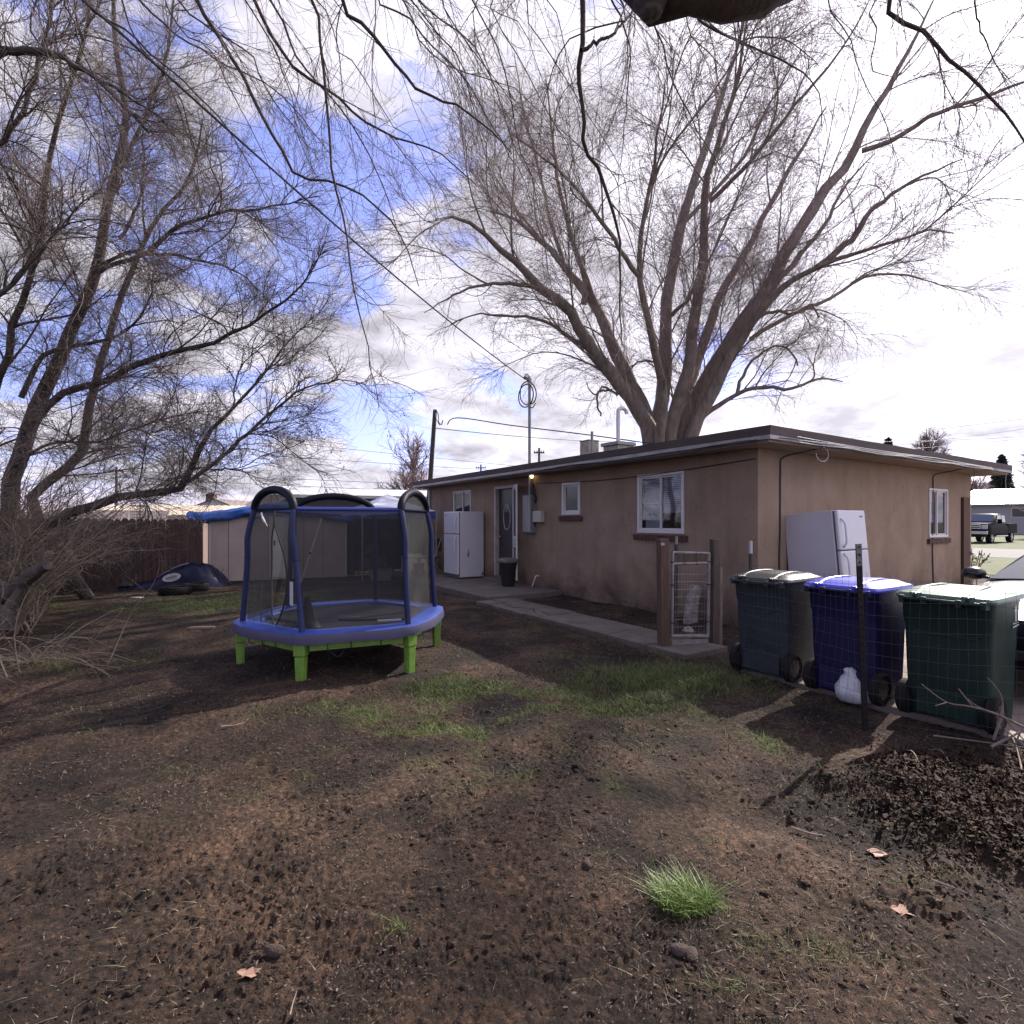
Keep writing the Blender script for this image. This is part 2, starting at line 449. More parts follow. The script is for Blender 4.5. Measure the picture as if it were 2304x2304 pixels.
def joinVF(parts):
    Vs, Fs, o = [], [], 0
    for v, f in parts: Vs.append(v); Fs.append(f+o); o += len(v)
    return np.concatenate(Vs), np.concatenate(Fs)
x, y = fan_points(360000, 1.7, 15, -60, 46, .9)
mk = moss(x, y)*(1-(slabmask(x, y) > 0))
keep = rng.random(len(x)) < np.clip(mk*1.15-.12, 0, 1)**1.4
Xl, Yl = hl(x, y); keep &= ~((Xl > -.05) & (Yl > -.05))
x, y = x[keep], y[keep]; r = np.hypot(x, y)
print('grass', len(x))
h = rng.uniform(.012, .045, len(x))*(.7+.6*moss(x, y)); wd = rng.uniform(.0012, .0022, len(x))*np.clip(r/3, 1, 4.5)
P = [blades(x, y, h, wd, .8)]
# dry straw lying flat
xs_, ys_ = fan_points(20000, 1.7, 9, -58, 50, .8); kp = (slabmask(xs_, ys_) < .1) & (rng.random(len(xs_)) < np.clip((fbm(xs_*1.4+8, ys_*1.4, 3)-.36)*4, .1, 1)); Xl, Yl = hl(xs_, ys_); kp &= ~((Xl > -.05) & (Yl > -.05)); xs_, ys_ = xs_[kp], ys_[kp]
vs_, fs_ = blades(xs_, ys_, rng.uniform(.006, .017, len(xs_)), rng.uniform(.0008, .0016, len(xs_))*np.clip(np.hypot(xs_, ys_)/3, 1, 3), 2.2)
tag(npobj('dry_straw', vs_+np.array([0, 0, .004]), fs_, mat('straw', (.12, .09, .055), .8, var=.5, vscale=30, col2=(.26, .20, .13), thr=(.4, .7))), None, kind='stuff')
# shady tall grass by the gate and the bright tuft in front
for (px, py, sx, sy, n, hh) in [(1500, 1530, .62, .30, 9000, .10), (1430, 1585, .4, .22, 3500, .06), (1495, 1465, .12, .12, 700, .13), (1010, 1545, .28, .2, 3500, .07), (1225, 1590, .14, .09, 800, .05)]:
    c = on_ground(px, py); x = rng.normal(c.x, sx*.6, n); y = rng.normal(c.y, sy*.6, n)
    P.append(blades(x, y, rng.uniform(.3, 1, n)*hh, rng.uniform(.002, .0035, n), .6))
for (px, py, sx, sy, n, hh) in [(1690, 2130, .07, .03, 60, .05), (1830, 2150, .1, .03, 70, .05), (2035, 1990, .06, .04, 50, .04), (895, 2095, .025, .02, 55, .04), (1665, 2240, .1, .02, 50, .05), (1580, 2230, .08, .02, 25, .05)]:
    c = on_ground(px, py); x = rng.normal(c.x, sx, n); y = rng.normal(c.y, sy, n)
    P.append(blades(x, y, rng.uniform(.4, 1, n)*hh, rng.uniform(.001, .0018, n), .7))
V, F = joinVF(P)
M_grass = mat('grass_blade', (.050, .072, .016), .75, var=.5, vscale=9, col2=(.17, .19, .05), thr=(.35, .7))
tag(npobj('grass', V, F, M_grass), None, kind='stuff')
c = on_ground(1540, 2040); n = 1300
aa = rng.uniform(0, 2*PI, n); rr = np.sqrt(rng.random(n))
x = c.x+np.cos(aa)*rr*.115; y = c.y+np.sin(aa)*rr*.085
V, F = blades(x, y, rng.uniform(.05, .115, n), rng.uniform(.0012, .0022, n), .55, 4)
M_tuft = mat('tuft_blade', (.10, .17, .03), .5, var=.4, vscale=30, col2=(.19, .26, .06))
tag(npobj('grass_tuft', V, F, M_tuft), 'bright green tuft of long grass on bare soil in front', 'grass tuft')

def flakes(x, y, size, tilt, lift, asp=.6, curl=.3):
    n = len(x); z = gz(x, y)+lift
    az = rng.uniform(0, 2*PI, n); t1 = rng.normal(0, tilt, n); t2 = rng.normal(0, tilt, n)
    ux = np.stack([np.cos(az)*np.cos(t1), np.sin(az)*np.cos(t1), np.sin(t1)], 1)
    uy = np.stack([-np.sin(az)*np.cos(t2), np.cos(az)*np.cos(t2), np.sin(t2)], 1)
    nn = np.cross(ux, uy); c = np.stack([x, y, z], 1); s = size[:, None]
    cv = (rng.normal(0, curl, n)*size)[:, None]*nn
    pts = [c-ux*s+cv, c-ux*s*.2-uy*s*asp*.8, c+ux*s*.7-uy*s*asp*.4+cv*.5, c+ux*s+cv, c+ux*s*.1+uy*s*asp, c-ux*s*.6+uy*s*asp*.6]
    V = np.stack(pts, 1).reshape(-1, 3); o = np.arange(n)*6
    F = np.concatenate([np.stack([o, o+1, o+2, o+5], 1), np.stack([o+5, o+2, o+3, o+4], 1)])
    return V, F
# fallen leaves heaped along the wire fence
n = 95000
x = rng.normal(3.05, .85, n); y = rng.normal(2.8, .55, n)
keep = (rng.random(n) < leafmask(x, y)*1.2) & (slabmask(x, y) < .5) & (np.hypot(x, y) > 1.7)
x, y = x[keep], y[keep]
print('leaves', len(x))
V, F = flakes(x, y, np.clip(rng.lognormal(-4.85, .55, len(x)), .004, .032), .5, rng.uniform(.0, .030, len(x)), .6, .5)
M_leaf = mat('dead_leaf', (.022, .012, .008), .85, var=.6, vscale=50, col2=(.13, .072, .046), thr=(.48, .80), spec=.15)
tag(npobj('leaf_litter', V, F, M_leaf), None, kind='stuff')
# chips, crumbs and clods over the bare soil
x, y = fan_points(130000, 1.6, 11, -60, 55, .8)
pat = fbm(x*1.7+90, y*1.7, 3); keep = (rng.random(len(x)) < np.clip((pat-.36)*4, .12, 1)) & (slabmask(x, y) < .1)
Xl, Yl = hl(x, y); keep &= ~((Xl > -.05) & (Yl > -.05))
x, y = x[keep], y[keep]; r = np.hypot(x, y)
V, F = flakes(x, y, np.clip(rng.lognormal(-5.85, .5, len(x)), .0014, .010)*np.clip(r/2.6, 1, 2.0), .5, rng.uniform(.003, .010, len(x)), .5, .4)
M_chip = mat('leaf_chip', (.030, .019, .016), .85, var=.7, vscale=60, col2=(.27, .20, .15), thr=(.44, .82))
tag(npobj('leaf_crumbs', V, F, M_chip), None, kind='stuff')
n = 46000
x, y = fan_points(n, 1.6, 8, -60, 55, .8)
lump = fbm(x*1.1+40, y*1.1+8, 3); keep = (rng.random(n) < np.clip((lump-.40)*4.5, .10, 1)) & (slabmask(x, y) < .05)
x, y = x[keep], y[keep]; n = len(x)
t0 = (1+5**.5)/2
ico = np.array([(-1,t0,0),(1,t0,0),(-1,-t0,0),(1,-t0,0),(0,-1,t0),(0,1,t0),(0,-1,-t0),(0,1,-t0),(t0,0,-1),(t0,0,1),(-t0,0,-1),(-t0,0,1)])/1.9
icf = np.array([(0,11,5),(0,5,1),(0,1,7),(0,7,10),(0,10,11),(1,5,9),(5,11,4),(11,10,2),(10,7,6),(7,1,8),(3,9,4),(3,4,2),(3,2,6),(3,6,8),(3,8,9),(4,9,5),(2,4,11),(6,2,10),(8,6,7),(9,8,1)])
s = np.clip(rng.lognormal(-5.75, .62, n), .0018, .022)
V = ico[None]*(1+rng.normal(0, .24, (n, 12, 3)))*s[:, None, None]*np.array([1.2, 1, .6])
V = V+np.stack([x, y, gz(x, y)+s*.1], 1)[:, None]
F = (icf[None]+(np.arange(n)*12)[:, None, None]).reshape(-1, 3)
M_clod = mat('clod', (.055, .034, .026), .95, var=.5, vscale=12, bump=.6, bscale=150)
tag(npobj('soil_clods', V.reshape(-1, 3), F, soil, smooth=False), None, kind='stuff')
# ================================================================== THE STUCCO HOUSE
def wall_px(px, py):         # photo pixel -> (Y, Z) on the yard wall (X = 0)
    r = (px-1152)/FOC; u = Vector((-math.sin(HA), math.cos(HA)))
    t_ = (HC.x-HC.y*r)/(-u.x+u.y*r); d = HC.y+u.y*t_
    return t_, 1.5+(1173-py)/FOC*d
def wall_px2(px, py):        # photo pixel -> (X, Z) on the drive wall (Y = 0)
    r = (px-1152)/FOC; v = Vector((math.cos(HA), math.sin(HA)))
    s_ = (HC.y*r-HC.x)/(v.x-v.y*r); d = HC.y+v.y*s_
    return s_, 1.5+(1173-py)/FOC*d
def rect1(x0, x1, ytop, ybot):
    a, z1 = wall_px(x0, ytop); c, _ = wall_px(x1, ytop); _, z0 = wall_px(x0, ybot)
    return min(a, c), max(a, c), z0, z1
def rect2(x0, x1, ytop, ybot):
    a, z1 = wall_px2(x0, ytop); c, _ = wall_px2(x1, ytop); _, z0 = wall_px2(x0, ybot)
    return min(a, c), max(a, c), z0, z1
R_BIG = rect1(1435, 1540, 1069, 1199)
R_SMALL = rect1(1265, 1306, 1086, 1159)
R_FAR = rect1(1021, 1060, 1106, 1174)
R_DOOR = rect1(1113, 1158, 1095, 1294)
R_SIDE = rect2(2089, 2131, 1098, 1210)
print('openings', R_BIG, R_SMALL, R_FAR, R_DOOR, R_SIDE)
LX, LY, WH = 7.71, 10.85, 2.5
house = thing('stucco_house', 'tan stucco house with flat overhanging roof and white windows beside the yard', 'house', HC, (0, 0, HA))
# stucco: sun-browned tan with real blotches and splash-back dirt near the soil
m, t, b = newmat('stucco')
def N(ty, **k):
    n = t.nodes.new(ty)
    for a, c in k.items(): setattr(n, a, c)
    return n
tcn = N('ShaderNodeTexCoord')
base = ramp(noise(1.4, 7, .6, .3), [(.3, (.228, .165, .121)), (.5, (.265, .191, .142)), (.7, (.305, .224, .168))])
sp = N('ShaderNodeSeparateXYZ'); t.links.new(tcn.outputs['Object'], sp.inputs[0])
mr_ = N('ShaderNodeMapRange'); mr_.inputs[1].default_value = .95; mr_.inputs[2].default_value = .05; t.links.new(sp.outputs[2], mr_.inputs[0])
nn_ = N('ShaderNodeMath', operation='MULTIPLY_ADD'); t.links.new(noise(1.7, 6, .7, .5), nn_.inputs[0]); nn_.inputs[1].default_value = 3.2; nn_.inputs[2].default_value = -1.75
ad = N('ShaderNodeMath', operation='ADD'); t.links.new(nn_.outputs[0], ad.inputs[0]); t.links.new(mr_.outputs[0], ad.inputs[1])
mu = N('ShaderNodeMath', operation='MULTIPLY', use_clamp=True); t.links.new(ad.outputs[0], mu.inputs[0]); t.links.new(mr_.outputs[0], mu.inputs[1])
c2 = mixc(mu.outputs[0], base, (.095, .066, .052))
sc_ = ramp(noise(5.0, 4, .7, 1.5), [(.60, (1, 1, 1)), (.72, (.78, .76, .75))])
c3 = mixc(1.0, c2, sc_, 'MULTIPLY')
mpp = N('ShaderNodeMapping'); mpp.inputs['Scale'].default_value = (2.2, 2.2, .5); t.links.new(tcn.outputs['Object'], mpp.inputs[0])
ns_ = N('ShaderNodeTexNoise'); ns_.inputs['Scale'].default_value = 1.6; ns_.inputs['Detail'].default_value = 5; t.links.new(mpp.outputs[0], ns_.inputs['Vector'])
c3 = mixc(.6, c3, ramp(ns_.outputs[0], [(.50, (1, 1, 1)), (.80, (.66, .62, .60))]), 'MULTIPLY')
vor = N('ShaderNodeTexVoronoi', feature='DISTANCE_TO_EDGE'); vor.inputs['Scale'].default_value = .55; dn_ = N('ShaderNodeVectorMath', operation='ADD'); t.links.new(tcn.outputs['Object'], dn_.inputs[0]); nz_ = N('ShaderNodeTexNoise'); nz_.inputs['Scale'].default_value = 3; t.links.new(tcn.outputs['Object'], nz_.inputs['Vector']); t.links.new(nz_.outputs[1], dn_.inputs[1]); t.links.new(dn_.outputs[0], vor.inputs['Vector'])
c3 = mixc(.55, c3, ramp(vor.outputs['Distance'], [(.0, (.55, .52, .50)), (.004, (1, 1, 1))]), 'MULTIPLY')
t.links.new(c3, b.inputs['Base Color']); b.inputs['Roughness'].default_value = .93; b.inputs['Specular IOR Level'].default_value = .2
bp = N('ShaderNodeBump'); bp.inputs['Strength'].default_value = .9; bp.inputs['Distance'].default_value = .02
t.links.new(noise(55, 6, .7), bp.inputs['Height']); t.links.new(bp.outputs[0], b.inputs['Normal'])
M_stucco = m
M_vinyl = mat('white_vinyl', (.62, .58, .58), .45, var=.08, vscale=8)
M_glass = mat_glass('window_glass')
M_blind = mat('blind', (.62, .55, .62), .7)
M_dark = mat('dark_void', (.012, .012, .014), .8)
M_brick = mat('sill_brick', (.085, .042, .034), .9, var=.45, vscale=18, bump=.5)
M_fascia = mat('fascia_brown', (.062, .040, .036), .75, var=.35, vscale=5, bump=.3, bscale=30, stretch=(.3, .3, 4))
M_metal = mat('edge_metal', (.32, .30, .30), .5, metal=.4, var=.3, vscale=4)
M_roof = mat('roofing', (.10, .085, .08), .95, var=.3, vscale=3, bump=.5)

def wall_grid(mb, length, height, holes, th, fn):
    xs = sorted({0, length, *[h[0] for h in holes], *[h[1] for h in holes]})
    zs = sorted({-.1, height, *[h[2] for h in holes], *[h[3] for h in holes]})
    inside = lambda x, z: any(h[0] < x < h[1] and h[2] < z < h[3] for h in holes)
    for i in range(len(xs)-1):
        for j in range(len(zs)-1):
            if inside((xs[i]+xs[i+1])/2, (zs[j]+zs[j+1])/2): continue
            for dep in (0, th):
                q = [fn(xs[i], dep, zs[j]), fn(xs[i+1], dep, zs[j]), fn(xs[i+1], dep, zs[j+1]), fn(xs[i], dep, zs[j+1])]
                mb.add(q, [(0, 1, 2, 3)])
    for h in holes:
        a, c, z0, z1 = h
        for q in ([(a, z0), (a, z1)], [(c, z0), (c, z1)], [(a, z0), (c, z0)], [(a, z1), (c, z1)]):
            (p0, q0), (p1, q1) = q
            mb.add([fn(p0, 0, q0), fn(p1, 0, q1), fn(p1, th, q1), fn(p0, th, q0)], [(0, 1, 2, 3)])
wl_ = MB()
# yard wall along Y, drive wall along X, and the two hidden walls
wall_grid(wl_, LY, WH, [R_BIG, R_SMALL, R_FAR, R_DOOR], .16, lambda a, d, z: (d, a, z))
wall_grid(wl_, LX, WH, [R_SIDE], .16, lambda a, d, z: (a, d, z))
back_w = (3.0, 4.4, .9, 2.1)
wall_grid(wl_, LY, WH, [back_w], .16, lambda a, d, z: (LX-d, a, z))
wall_grid(wl_, LX, WH, [], .16, lambda a, d, z: (a, LY-d, z))
obj('wall', wl_, M_stucco, house)
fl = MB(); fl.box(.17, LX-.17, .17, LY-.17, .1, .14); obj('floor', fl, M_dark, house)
# roof slab, soffit, fascia, metal edge
OX0, OX1, OY0, OY1 = -.45, LX+.80, -.45, LY+.25
rf = MB(); rf.box(OX0+.03, OX1-.03, OY0+.03, OY1-.03, 2.60, 2.69)
roof = obj('roof', rf, M_roof, house)
so = MB(); so.box(OX0+.04, OX1-.04, OY0+.04, OY1-.04, WH+.004, 2.597); obj('soffit', so, mat('soffit_paint', (.25, .185, .14), .9, var=.15, bump=.3), roof)
def wavy_strip(mb, z0, z1, out, amp, n=40):
    path = []
    for (a, c) in (((OX0, OY1), (OX0, OY0)), ((OX0, OY0), (OX1, OY0)), ((OX1, OY0), (OX1, OY1)), ((OX1, OY1), (OX0, OY1))):
        for i in range(n): path.append((a[0]+(c[0]-a[0])*i/n, a[1]+(c[1]-a[1])*i/n))
    cxm, cym = (OX0+OX1)/2, (OY0+OY1)/2
    rings = []
    for k, (x, y) in enumerate(path):
        sx = (1 if x > cxm else -1)*(abs(x-cxm) > (OX1-OX0)/2-.01); sy = (1 if y > cym else -1)*(abs(y-cym) > (OY1-OY0)/2-.01)
        w = (vnoise(np.array([k*.31+out*90]), np.array([out*50.]))[0]-.5)*amp
        rings.append([(x+sx*out, y+sy*out, z0+w), (x+sx*out, y+sy*out, z1+w*.6), (x-sx*.025, y-sy*.025, z1+w*.6), (x-sx*.025, y-sy*.025, z0+w)])
    rings.append(rings[0])
    mb.loft(rings, caps=False)
fa = MB(); wavy_strip(fa, 2.592, 2.705, .012, .012); obj('fascia', fa, M_fascia, roof)
me_ = MB(); wavy_strip(me_, 2.535, 2.590, .004, .016); obj('roof_edge_strip', me_, M_metal, roof)
# peeling light strip and sagging cables under the eaves (parts of the house)
M_cable = mat('black_cable', (.02, .018, .02), .6)
M_cabw = mat('grey_cable', (.42, .40, .40), .6)
cb_ = MB()
for k in range(3):
    pts = [(-.485-.01*k, y, 2.545-.03*k-.03*abs(math.sin(y*(.9+.3*k)))) for y in np.linspace(-.3, 6.0, 26)]
    cb_.tube(pts, .007, 5)
for k in range(2):
    pts = [(x, -.485-.012*k, 2.56-.035*k-.03*abs(math.sin(x*(.8+.4*k)+k))) for x in np.linspace(-.3, 7.6, 30)]
    cb_.tube(pts, .007, 5)
cb_.tube([(-.02, y, 2.36-.10*math.sin((y)*.55)) for y in np.linspace(.02, 5.2, 20)], .007, 5)
obj('cable', cb_, M_cable, house)
cb2 = MB()
for k in range(3):
    pts = [(x, -.49-.01*k, 2.60-.028*k-.02*abs(math.sin(x*(.7+.5*k)+2*k))) for x in np.linspace(.1, 7.2, 34)]
    cb2.tube(pts, .006, 5)
cb2.tube([(.75+.16*math.cos(a), -.47, 2.42+.1*math.sin(a)) for a in np.linspace(-PI, .9*PI/2, 16)], .006, 5)
obj('cable', cb2, M_cabw, house)
# drops down the drive wall
for x0, zt, zb in ((.52, 2.5, .5), (5.72, 2.5, .25)):
    c_ = MB(); c_.tube([(x0+.35, -.46, 2.53), (x0+.12, -.25, 2.46), (x0+.02, -.03, 2.40), (x0, -.012, 2.2), (x0-.01, -.012, 1.4), (x0-.03, -.012, .9), (x0+.02, -.012, zb)], .011, 6, smooth=4)
    obj('cable', c_, M_cable, house)
c_ = MB(); c_.tube([(6.3, -.47, 2.53), (6.42, -.43, 2.35), (6.38, -.42, 2.2), (6.34, -.42, 2.12)], .007, 5, smooth=3); c_.box(6.32, 6.36, -.44, -.40, 2.09, 2.13); obj('cable', c_, M_cable, house)
c_ = MB(); c_.tube([(8.3, -.42, 2.55), (8.25, -.42, 2.35), (8.3, -.42, 2.15), (8.38, -.42, 2.08)], .006, 5, smooth=3); obj('cable', c_, M_cabw, house)

def window(rect, side, blinds=False, sill=True, kind='slide', flipx=False, silldrop=.0, frame=.05):
    """side 0: on the yard wall (faces -X); side 1: on the drive wall (faces -Y)."""
    a, c, z0, z1 = rect
    P_ = (lambda s, d, z: (d, s, z)) if side == 0 else (lambda s, d, z: (s, d, z))
    def bx(mb, s0, s1, d0, d1, q0, q1):
        lo = P_(s0, d0, q0); hi = P_(s1, d1, q1)
        mb.box(min(lo[0], hi[0]), max(lo[0], hi[0]), min(lo[1], hi[1]), max(lo[1], hi[1]), q0, q1)
    f = MB(); e = .002
    bx(f, a+e, c-e, -.022, .06, z0+e, z0+frame*1.15); bx(f, a+e, c-e, -.018, .06, z1-frame, z1-e)
    bx(f, a+e, a+frame, -.02, .058, z0+frame*1.15, z1-frame); bx(f, c-frame, c-e, -.02, .058, z0+frame*1.15, z1-frame)
    win = obj('window', f, M_vinyl, house, bevel=.004)
    i0, i1, j0, j1 = a+frame, c-frame, z0+frame*1.15, z1-frame
    mid = (i0+i1)/2
    s = MB(); w = .028
    halves = [(i0, mid+.012, .028), (mid-.012, i1, .010)] if kind == 'slide' else [(i0, i1, .02)]
    for h0, h1, dd in halves:
        bx(s, h0, h1, dd, dd+.02, j0, j0+w); bx(s, h0, h1, dd, dd+.02, j1-w, j1)
        bx(s, h0, h0+w, dd+.001, dd+.021, j0+w, j1-w); bx(s, h1-w, h1, dd+.001, dd+.021, j0+w, j1-w)
    obj('sash', s, M_vinyl, win, bevel=.002)
    for h0, h1, dd in halves:
        g = MB(); bx(g, h0+w, h1-w, dd+.009, dd+.013, j0+w, j1-w); obj('pane', g, M_glass, win)
    if blinds:
        bl = MB(); nz = int((j1-j0)/.03)
        for k in range(nz):
            zz_ = j1-.02-k*.03
            if zz_ < j0+blinds: break
            lo = P_(i0, .085, zz_); hi = P_(i1, .105, zz_)
            q = [P_(i0, .085, zz_-.010), P_(i1, .085, zz_-.010), P_(i1, .10, zz_+.014), P_(i0, .10, zz_+.014)]
            bl.add(q, [(0, 1, 2, 3)])
        obj('blind', bl, M_blind, win)
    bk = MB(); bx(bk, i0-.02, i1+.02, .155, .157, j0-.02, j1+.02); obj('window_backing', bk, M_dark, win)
    if sill:
        sl = MB(); n = max(3, int((c-a+.14)/.075)); L = (c-a+.14)/n
        for k in range(n):
            bx(sl, a-.07+k*L+.004, a-.07+(k+1)*L-.004, -.045-rnd.uniform(0, .006), -.002, z0-.115, z0-.022-rnd.uniform(0, .003))
        bx(sl, a-.068, c+.068, -.036, -.003, z0-.112, z0-.026)
        obj('sill', sl, M_brick, win, bevel=.003)
    return win
window(R_BIG, 0, blinds=.28); window(R_SMALL, 0, kind='fixed', blinds=.01, frame=.06); window(R_FAR, 0, sill=False, frame=.035); window(R_SIDE, 1, frame=.04)
# something pale leaning inside the big window
a, c, z0, z1 = R_BIG
pl_ = MB(); pl_.hexa([(.07, c-.42, z0+.06), (.10, c-.42, z0+.06), (.10, c-.1, z0+.06), (.07, c-.1, z0+.06)], [(.11, c-.5, z0+.27), (.14, c-.5, z0+.27), (.14, c-.08, z0+.3), (.11, c-.08, z0+.3)])
obj('inner_cushion', pl_, M_vinyl, house, bevel=.02)
# curtains in the drive window
a, c, z0, z1 = R_SIDE
cu = MB(); cu.loft([[(x, .10+.012*math.sin(x*95), z) for x in np.linspace(a+(c-a)*.52, c-.04, 30)] for z in (z0+.06, z1-.05)], close=False)
obj('curtain', cu, M_blind, house, smooth=True)
a, c, z0, z1 = back_w
g = MB(); g.box(LX-.08, LX-.07, a, c, z0, z1); obj('window', g, M_glass, house)
# back door, its frame and the open storm door
a, c, z0, z1 = R_DOOR
f = MB(); f.box(-.02, .10, a+.002, a+.07, z0, z1-.002); f.box(-.02, .10, c-.07, c-.002, z0, z1-.002); f.box(-.021, .10, a+.071, c-.071, z1-.07, z1-.003)
M_trim = mat('door_trim', (.42, .36, .34), .6, var=.15, vscale=5)
dfr = obj('door_frame', f, M_trim, house, bevel=.004)
M_door = mat('dark_door', (.035, .032, .034), .4, var=.3, vscale=4)
dd_ = MB(); dd_.box(.085, .125, a+.072, c-.072, z0+.01, z1-.075)
for (p0, p1, q0, q1) in ((.18, .82, .08, .42), (.18, .82, .5, .56)):
    w_ = c-a-.144; hh_ = z1-z0
    dd_.box(.078, .084, a+.072+w_*p0, a+.072+w_*p1, z0+hh_*q0, z0+hh_*q1)
door = obj('door', dd_, M_door, house, bevel=.004)
gl_ = MB(); yc = (a+c)/2
for r0 in (.0,):
    ring = [(0.074, yc+.15*math.cos(q), z0+1.42+.30*math.sin(q)) for q in np.linspace(0, 2*PI, 25)[:-1]]
    gl_.tube(ring, .014, 6, closed=True)
obj('door_light_frame', gl_, M_trim, door, smooth=True)
g = MB(); g.loft([[(.076, yc+.14*math.cos(q), z0+1.42+.29*math.sin(q)) for q in np.linspace(0, 2*PI, 25)[:-1]], [(.083, yc+.14*math.cos(q), z0+1.42+.29*math.sin(q)) for q in np.linspace(0, 2*PI, 25)[:-1]]])
obj('pane', g, mat('dark_pane', (.03, .03, .035), .08), door)
kn = MB(); kn.lathe([(.001, 0), (.024, .004), (.028, .02), (.018, .035), (.012, .05)], 12, Matrix.Translation((.085, c-.13, z0+.95)) @ Matrix.Rotation(-PI/2, 4, 'Y')); obj('door_knob', kn, mat('brass', (.35, .26, .12), .35, metal=.9), door, smooth=True)
stp = MB(); stp.box(-.30, -.003, a-.06, c+.05, .08, z0-.03); obj('door_step', stp, mat('concrete'), house, bevel=.01) if z0 > .14 else None
# storm door: hinged at the jamb nearer the camera, swung right out
sdh = a+.01; wdt = .72; aa_ = math.radians(-63)
SM = Matrix.Translation((-.03, sdh, z0+.03)) @ Matrix.Rotation(PI-aa_, 4, 'Z')       # local x runs out from the wall
H_ = z1-z0-.06
s = MB(); bw = .085
s.box(0, bw, -.016, .016, 0, H_, SM); s.box(wdt-bw, wdt, -.016, .016, 0, H_, SM)
s.box(bw, wdt-bw, -.015, .015, 0, .12, SM); s.box(bw, wdt-bw, -.015, .015, H_-.1, H_, SM); s.box(bw, wdt-bw, -.014, .014, H_*.42, H_*.42+.07, SM); s.box(bw, wdt-bw, -.014, .014, H_*.36-.05, H_*.36, SM)
for k in range(5):                                        # scroll work between the rails
    xc_ = bw+(wdt-2*bw)*(k+.5)/5
    s.tube([(xc_+.045*math.cos(q), 0, H_*.395+.05*math.sin(q)) for q in np.linspace(0, 2*PI, 11)[:-1]], .008, 5, SM, closed=True)
for sx, sz in ((0, H_-.1), (wdt, H_-.1)):
    d_ = 1 if sx == 0 else -1
    s.tube([(sx+d_*bw, 0, sz-.16), (sx+d_*(bw+.06), 0, sz-.06), (sx+d_*(bw+.15), 0, sz-.01)], .012, 5, SM, smooth=4)
st = obj('storm_door', s, M_vinyl, house, bevel=.003)
g = MB(); g.box(bw, wdt-bw, -.003, .003, .12, H_-.1, SM); obj('screen', g, mat_net('insect_screen', (.05, .05, .055), .35), st)
# meter boxes, conduit, service mast, hose tap
M_grey = mat('grey_box', (.22, .23, .235), .5, metal=.3, var=.15, vscale=6)
a, c, z0, z1 = rect1(1187, 1206, 1114, 1199)
mb_ = MB(); mb_.box(-.14, -.002, a, c, z0, z1); meter = obj('meter_box', mb_, M_grey, house, bevel=.008)
mb_ = MB(); mb_.box(-.153, -.141, a+.03, c-.03, z0+.03, z1-.02); mb_.box(-.163, -.154, a+(c-a)*.35, a+(c-a)*.62, z0+.12, z1-.08); obj('meter_cover', mb_, mat('light_grey', (.42, .43, .44), .45, metal=.2), meter, bevel=.005)
mym = a+(c-a)*.45
mb_ = MB(); mb_.tube([(-.07, mym, z1), (-.07, mym, 2.5)], .03, 10); obj('conduit', mb_, M_metal, house, smooth=True)
mz = 4.52
mb_ = MB(); mb_.tube([(-.07, mym, 2.66), (-.07, mym, mz)], .032, 10); mast = obj('service_mast', mb_, M_grey, house, smooth=True)
wh = MB(); wh.tube([(-.07, mym, mz-.02), (-.07, mym, mz+.08), (-.14, mym-.02, mz+.16), (-.22, mym-.05, mz+.10)], [.05, .06, .065, .045], 10, smooth=4)
obj('weatherhead', wh, mat('light_grey'), mast, smooth=True)
lp = MB(); R0 = .22
lp.tube([(-.1-.12*math.cos(q)*.4, mym+.10+R0*math.cos(q), mz-.24+R0*1.15*math.sin(q)) for q in np.linspace(0, 2*PI, 25)[:-1]], .014, 6, closed=True)
lp.tube([(-.15, mym-.05, mz+.05), (-.25, mym+.05, mz-.05), (-.2, mym+.16, mz-.3), (-.1, mym+.1, mz-.44), (-.07, mym, mz-.4)], .013, 6, smooth=5)
lp.tube([(-.2, mym-.1, mz+.06), (-.1, mym-.22, mz-.1), (-.06, mym-.24, mz-.28), (-.06, mym-.16, mz-.42), (-.07, mym, mz-.45)], .013, 6, smooth=5)
lp.tube([(-.07, mym, mz-.5), (-.1, mym-.16, mz-.55), (-.1, mym-.27, mz-.47)], .011, 6, smooth=5)
obj('cable_loop', lp, M_cable, mast, smooth=True)
a, c, z0, z1 = rect1(1208, 1226, 1150, 1175)
mb_ = MB(); mb_.box(-.12, -.002, a, c, z0, z1); obj('junction_box', mb_, mat('cream_plastic', (.45, .43, .38), .5), house, bevel=.01)
mb_ = MB(); ym_, zm_ = wall_px(1203, 1082)
mb_.tube([(-.05, ym_, zm_-.05), (-.06, ym_-.02, zm_-.25), (-.06, ym_, zm_-.5), (-.1, ym_-.03, zm_-.62), (-.05, ym_-.05, zm_-.8), (-.03, ym_-.03, zm_-1.0)], .022, 7, smooth=4)
mb_.tube([(-.04, ym_-.06, zm_-.18), (-.1, ym_-.1, zm_-.26), (-.05, ym_-.12, zm_-.38), (-.03, ym_-.03, zm_-.5)], .018, 7, smooth=4)
obj('cable', mb_, M_cable, house, smooth=True)
ly, lz = wall_px(1204, 1071)
mb_ = MB(); mb_.tube([(-.002, ly, lz+.06), (-.06, ly, lz+.06), (-.09, ly, lz+.03)], .02, 8); mb_.lathe([(.03, -.02), (.045, 0), (.03, .03)], 12, Matrix.Translation((-.09, ly, lz+.045)))
lamp = obj('wall_lamp', mb_, M_metal, house, smooth=True)
me2 = MB(); me2.lathe([(.005, -.055), (.03, -.045), (.042, -.015), (.035, .01), (.02, .028)], 14, Matrix.Translation((-.09, ly, lz)))
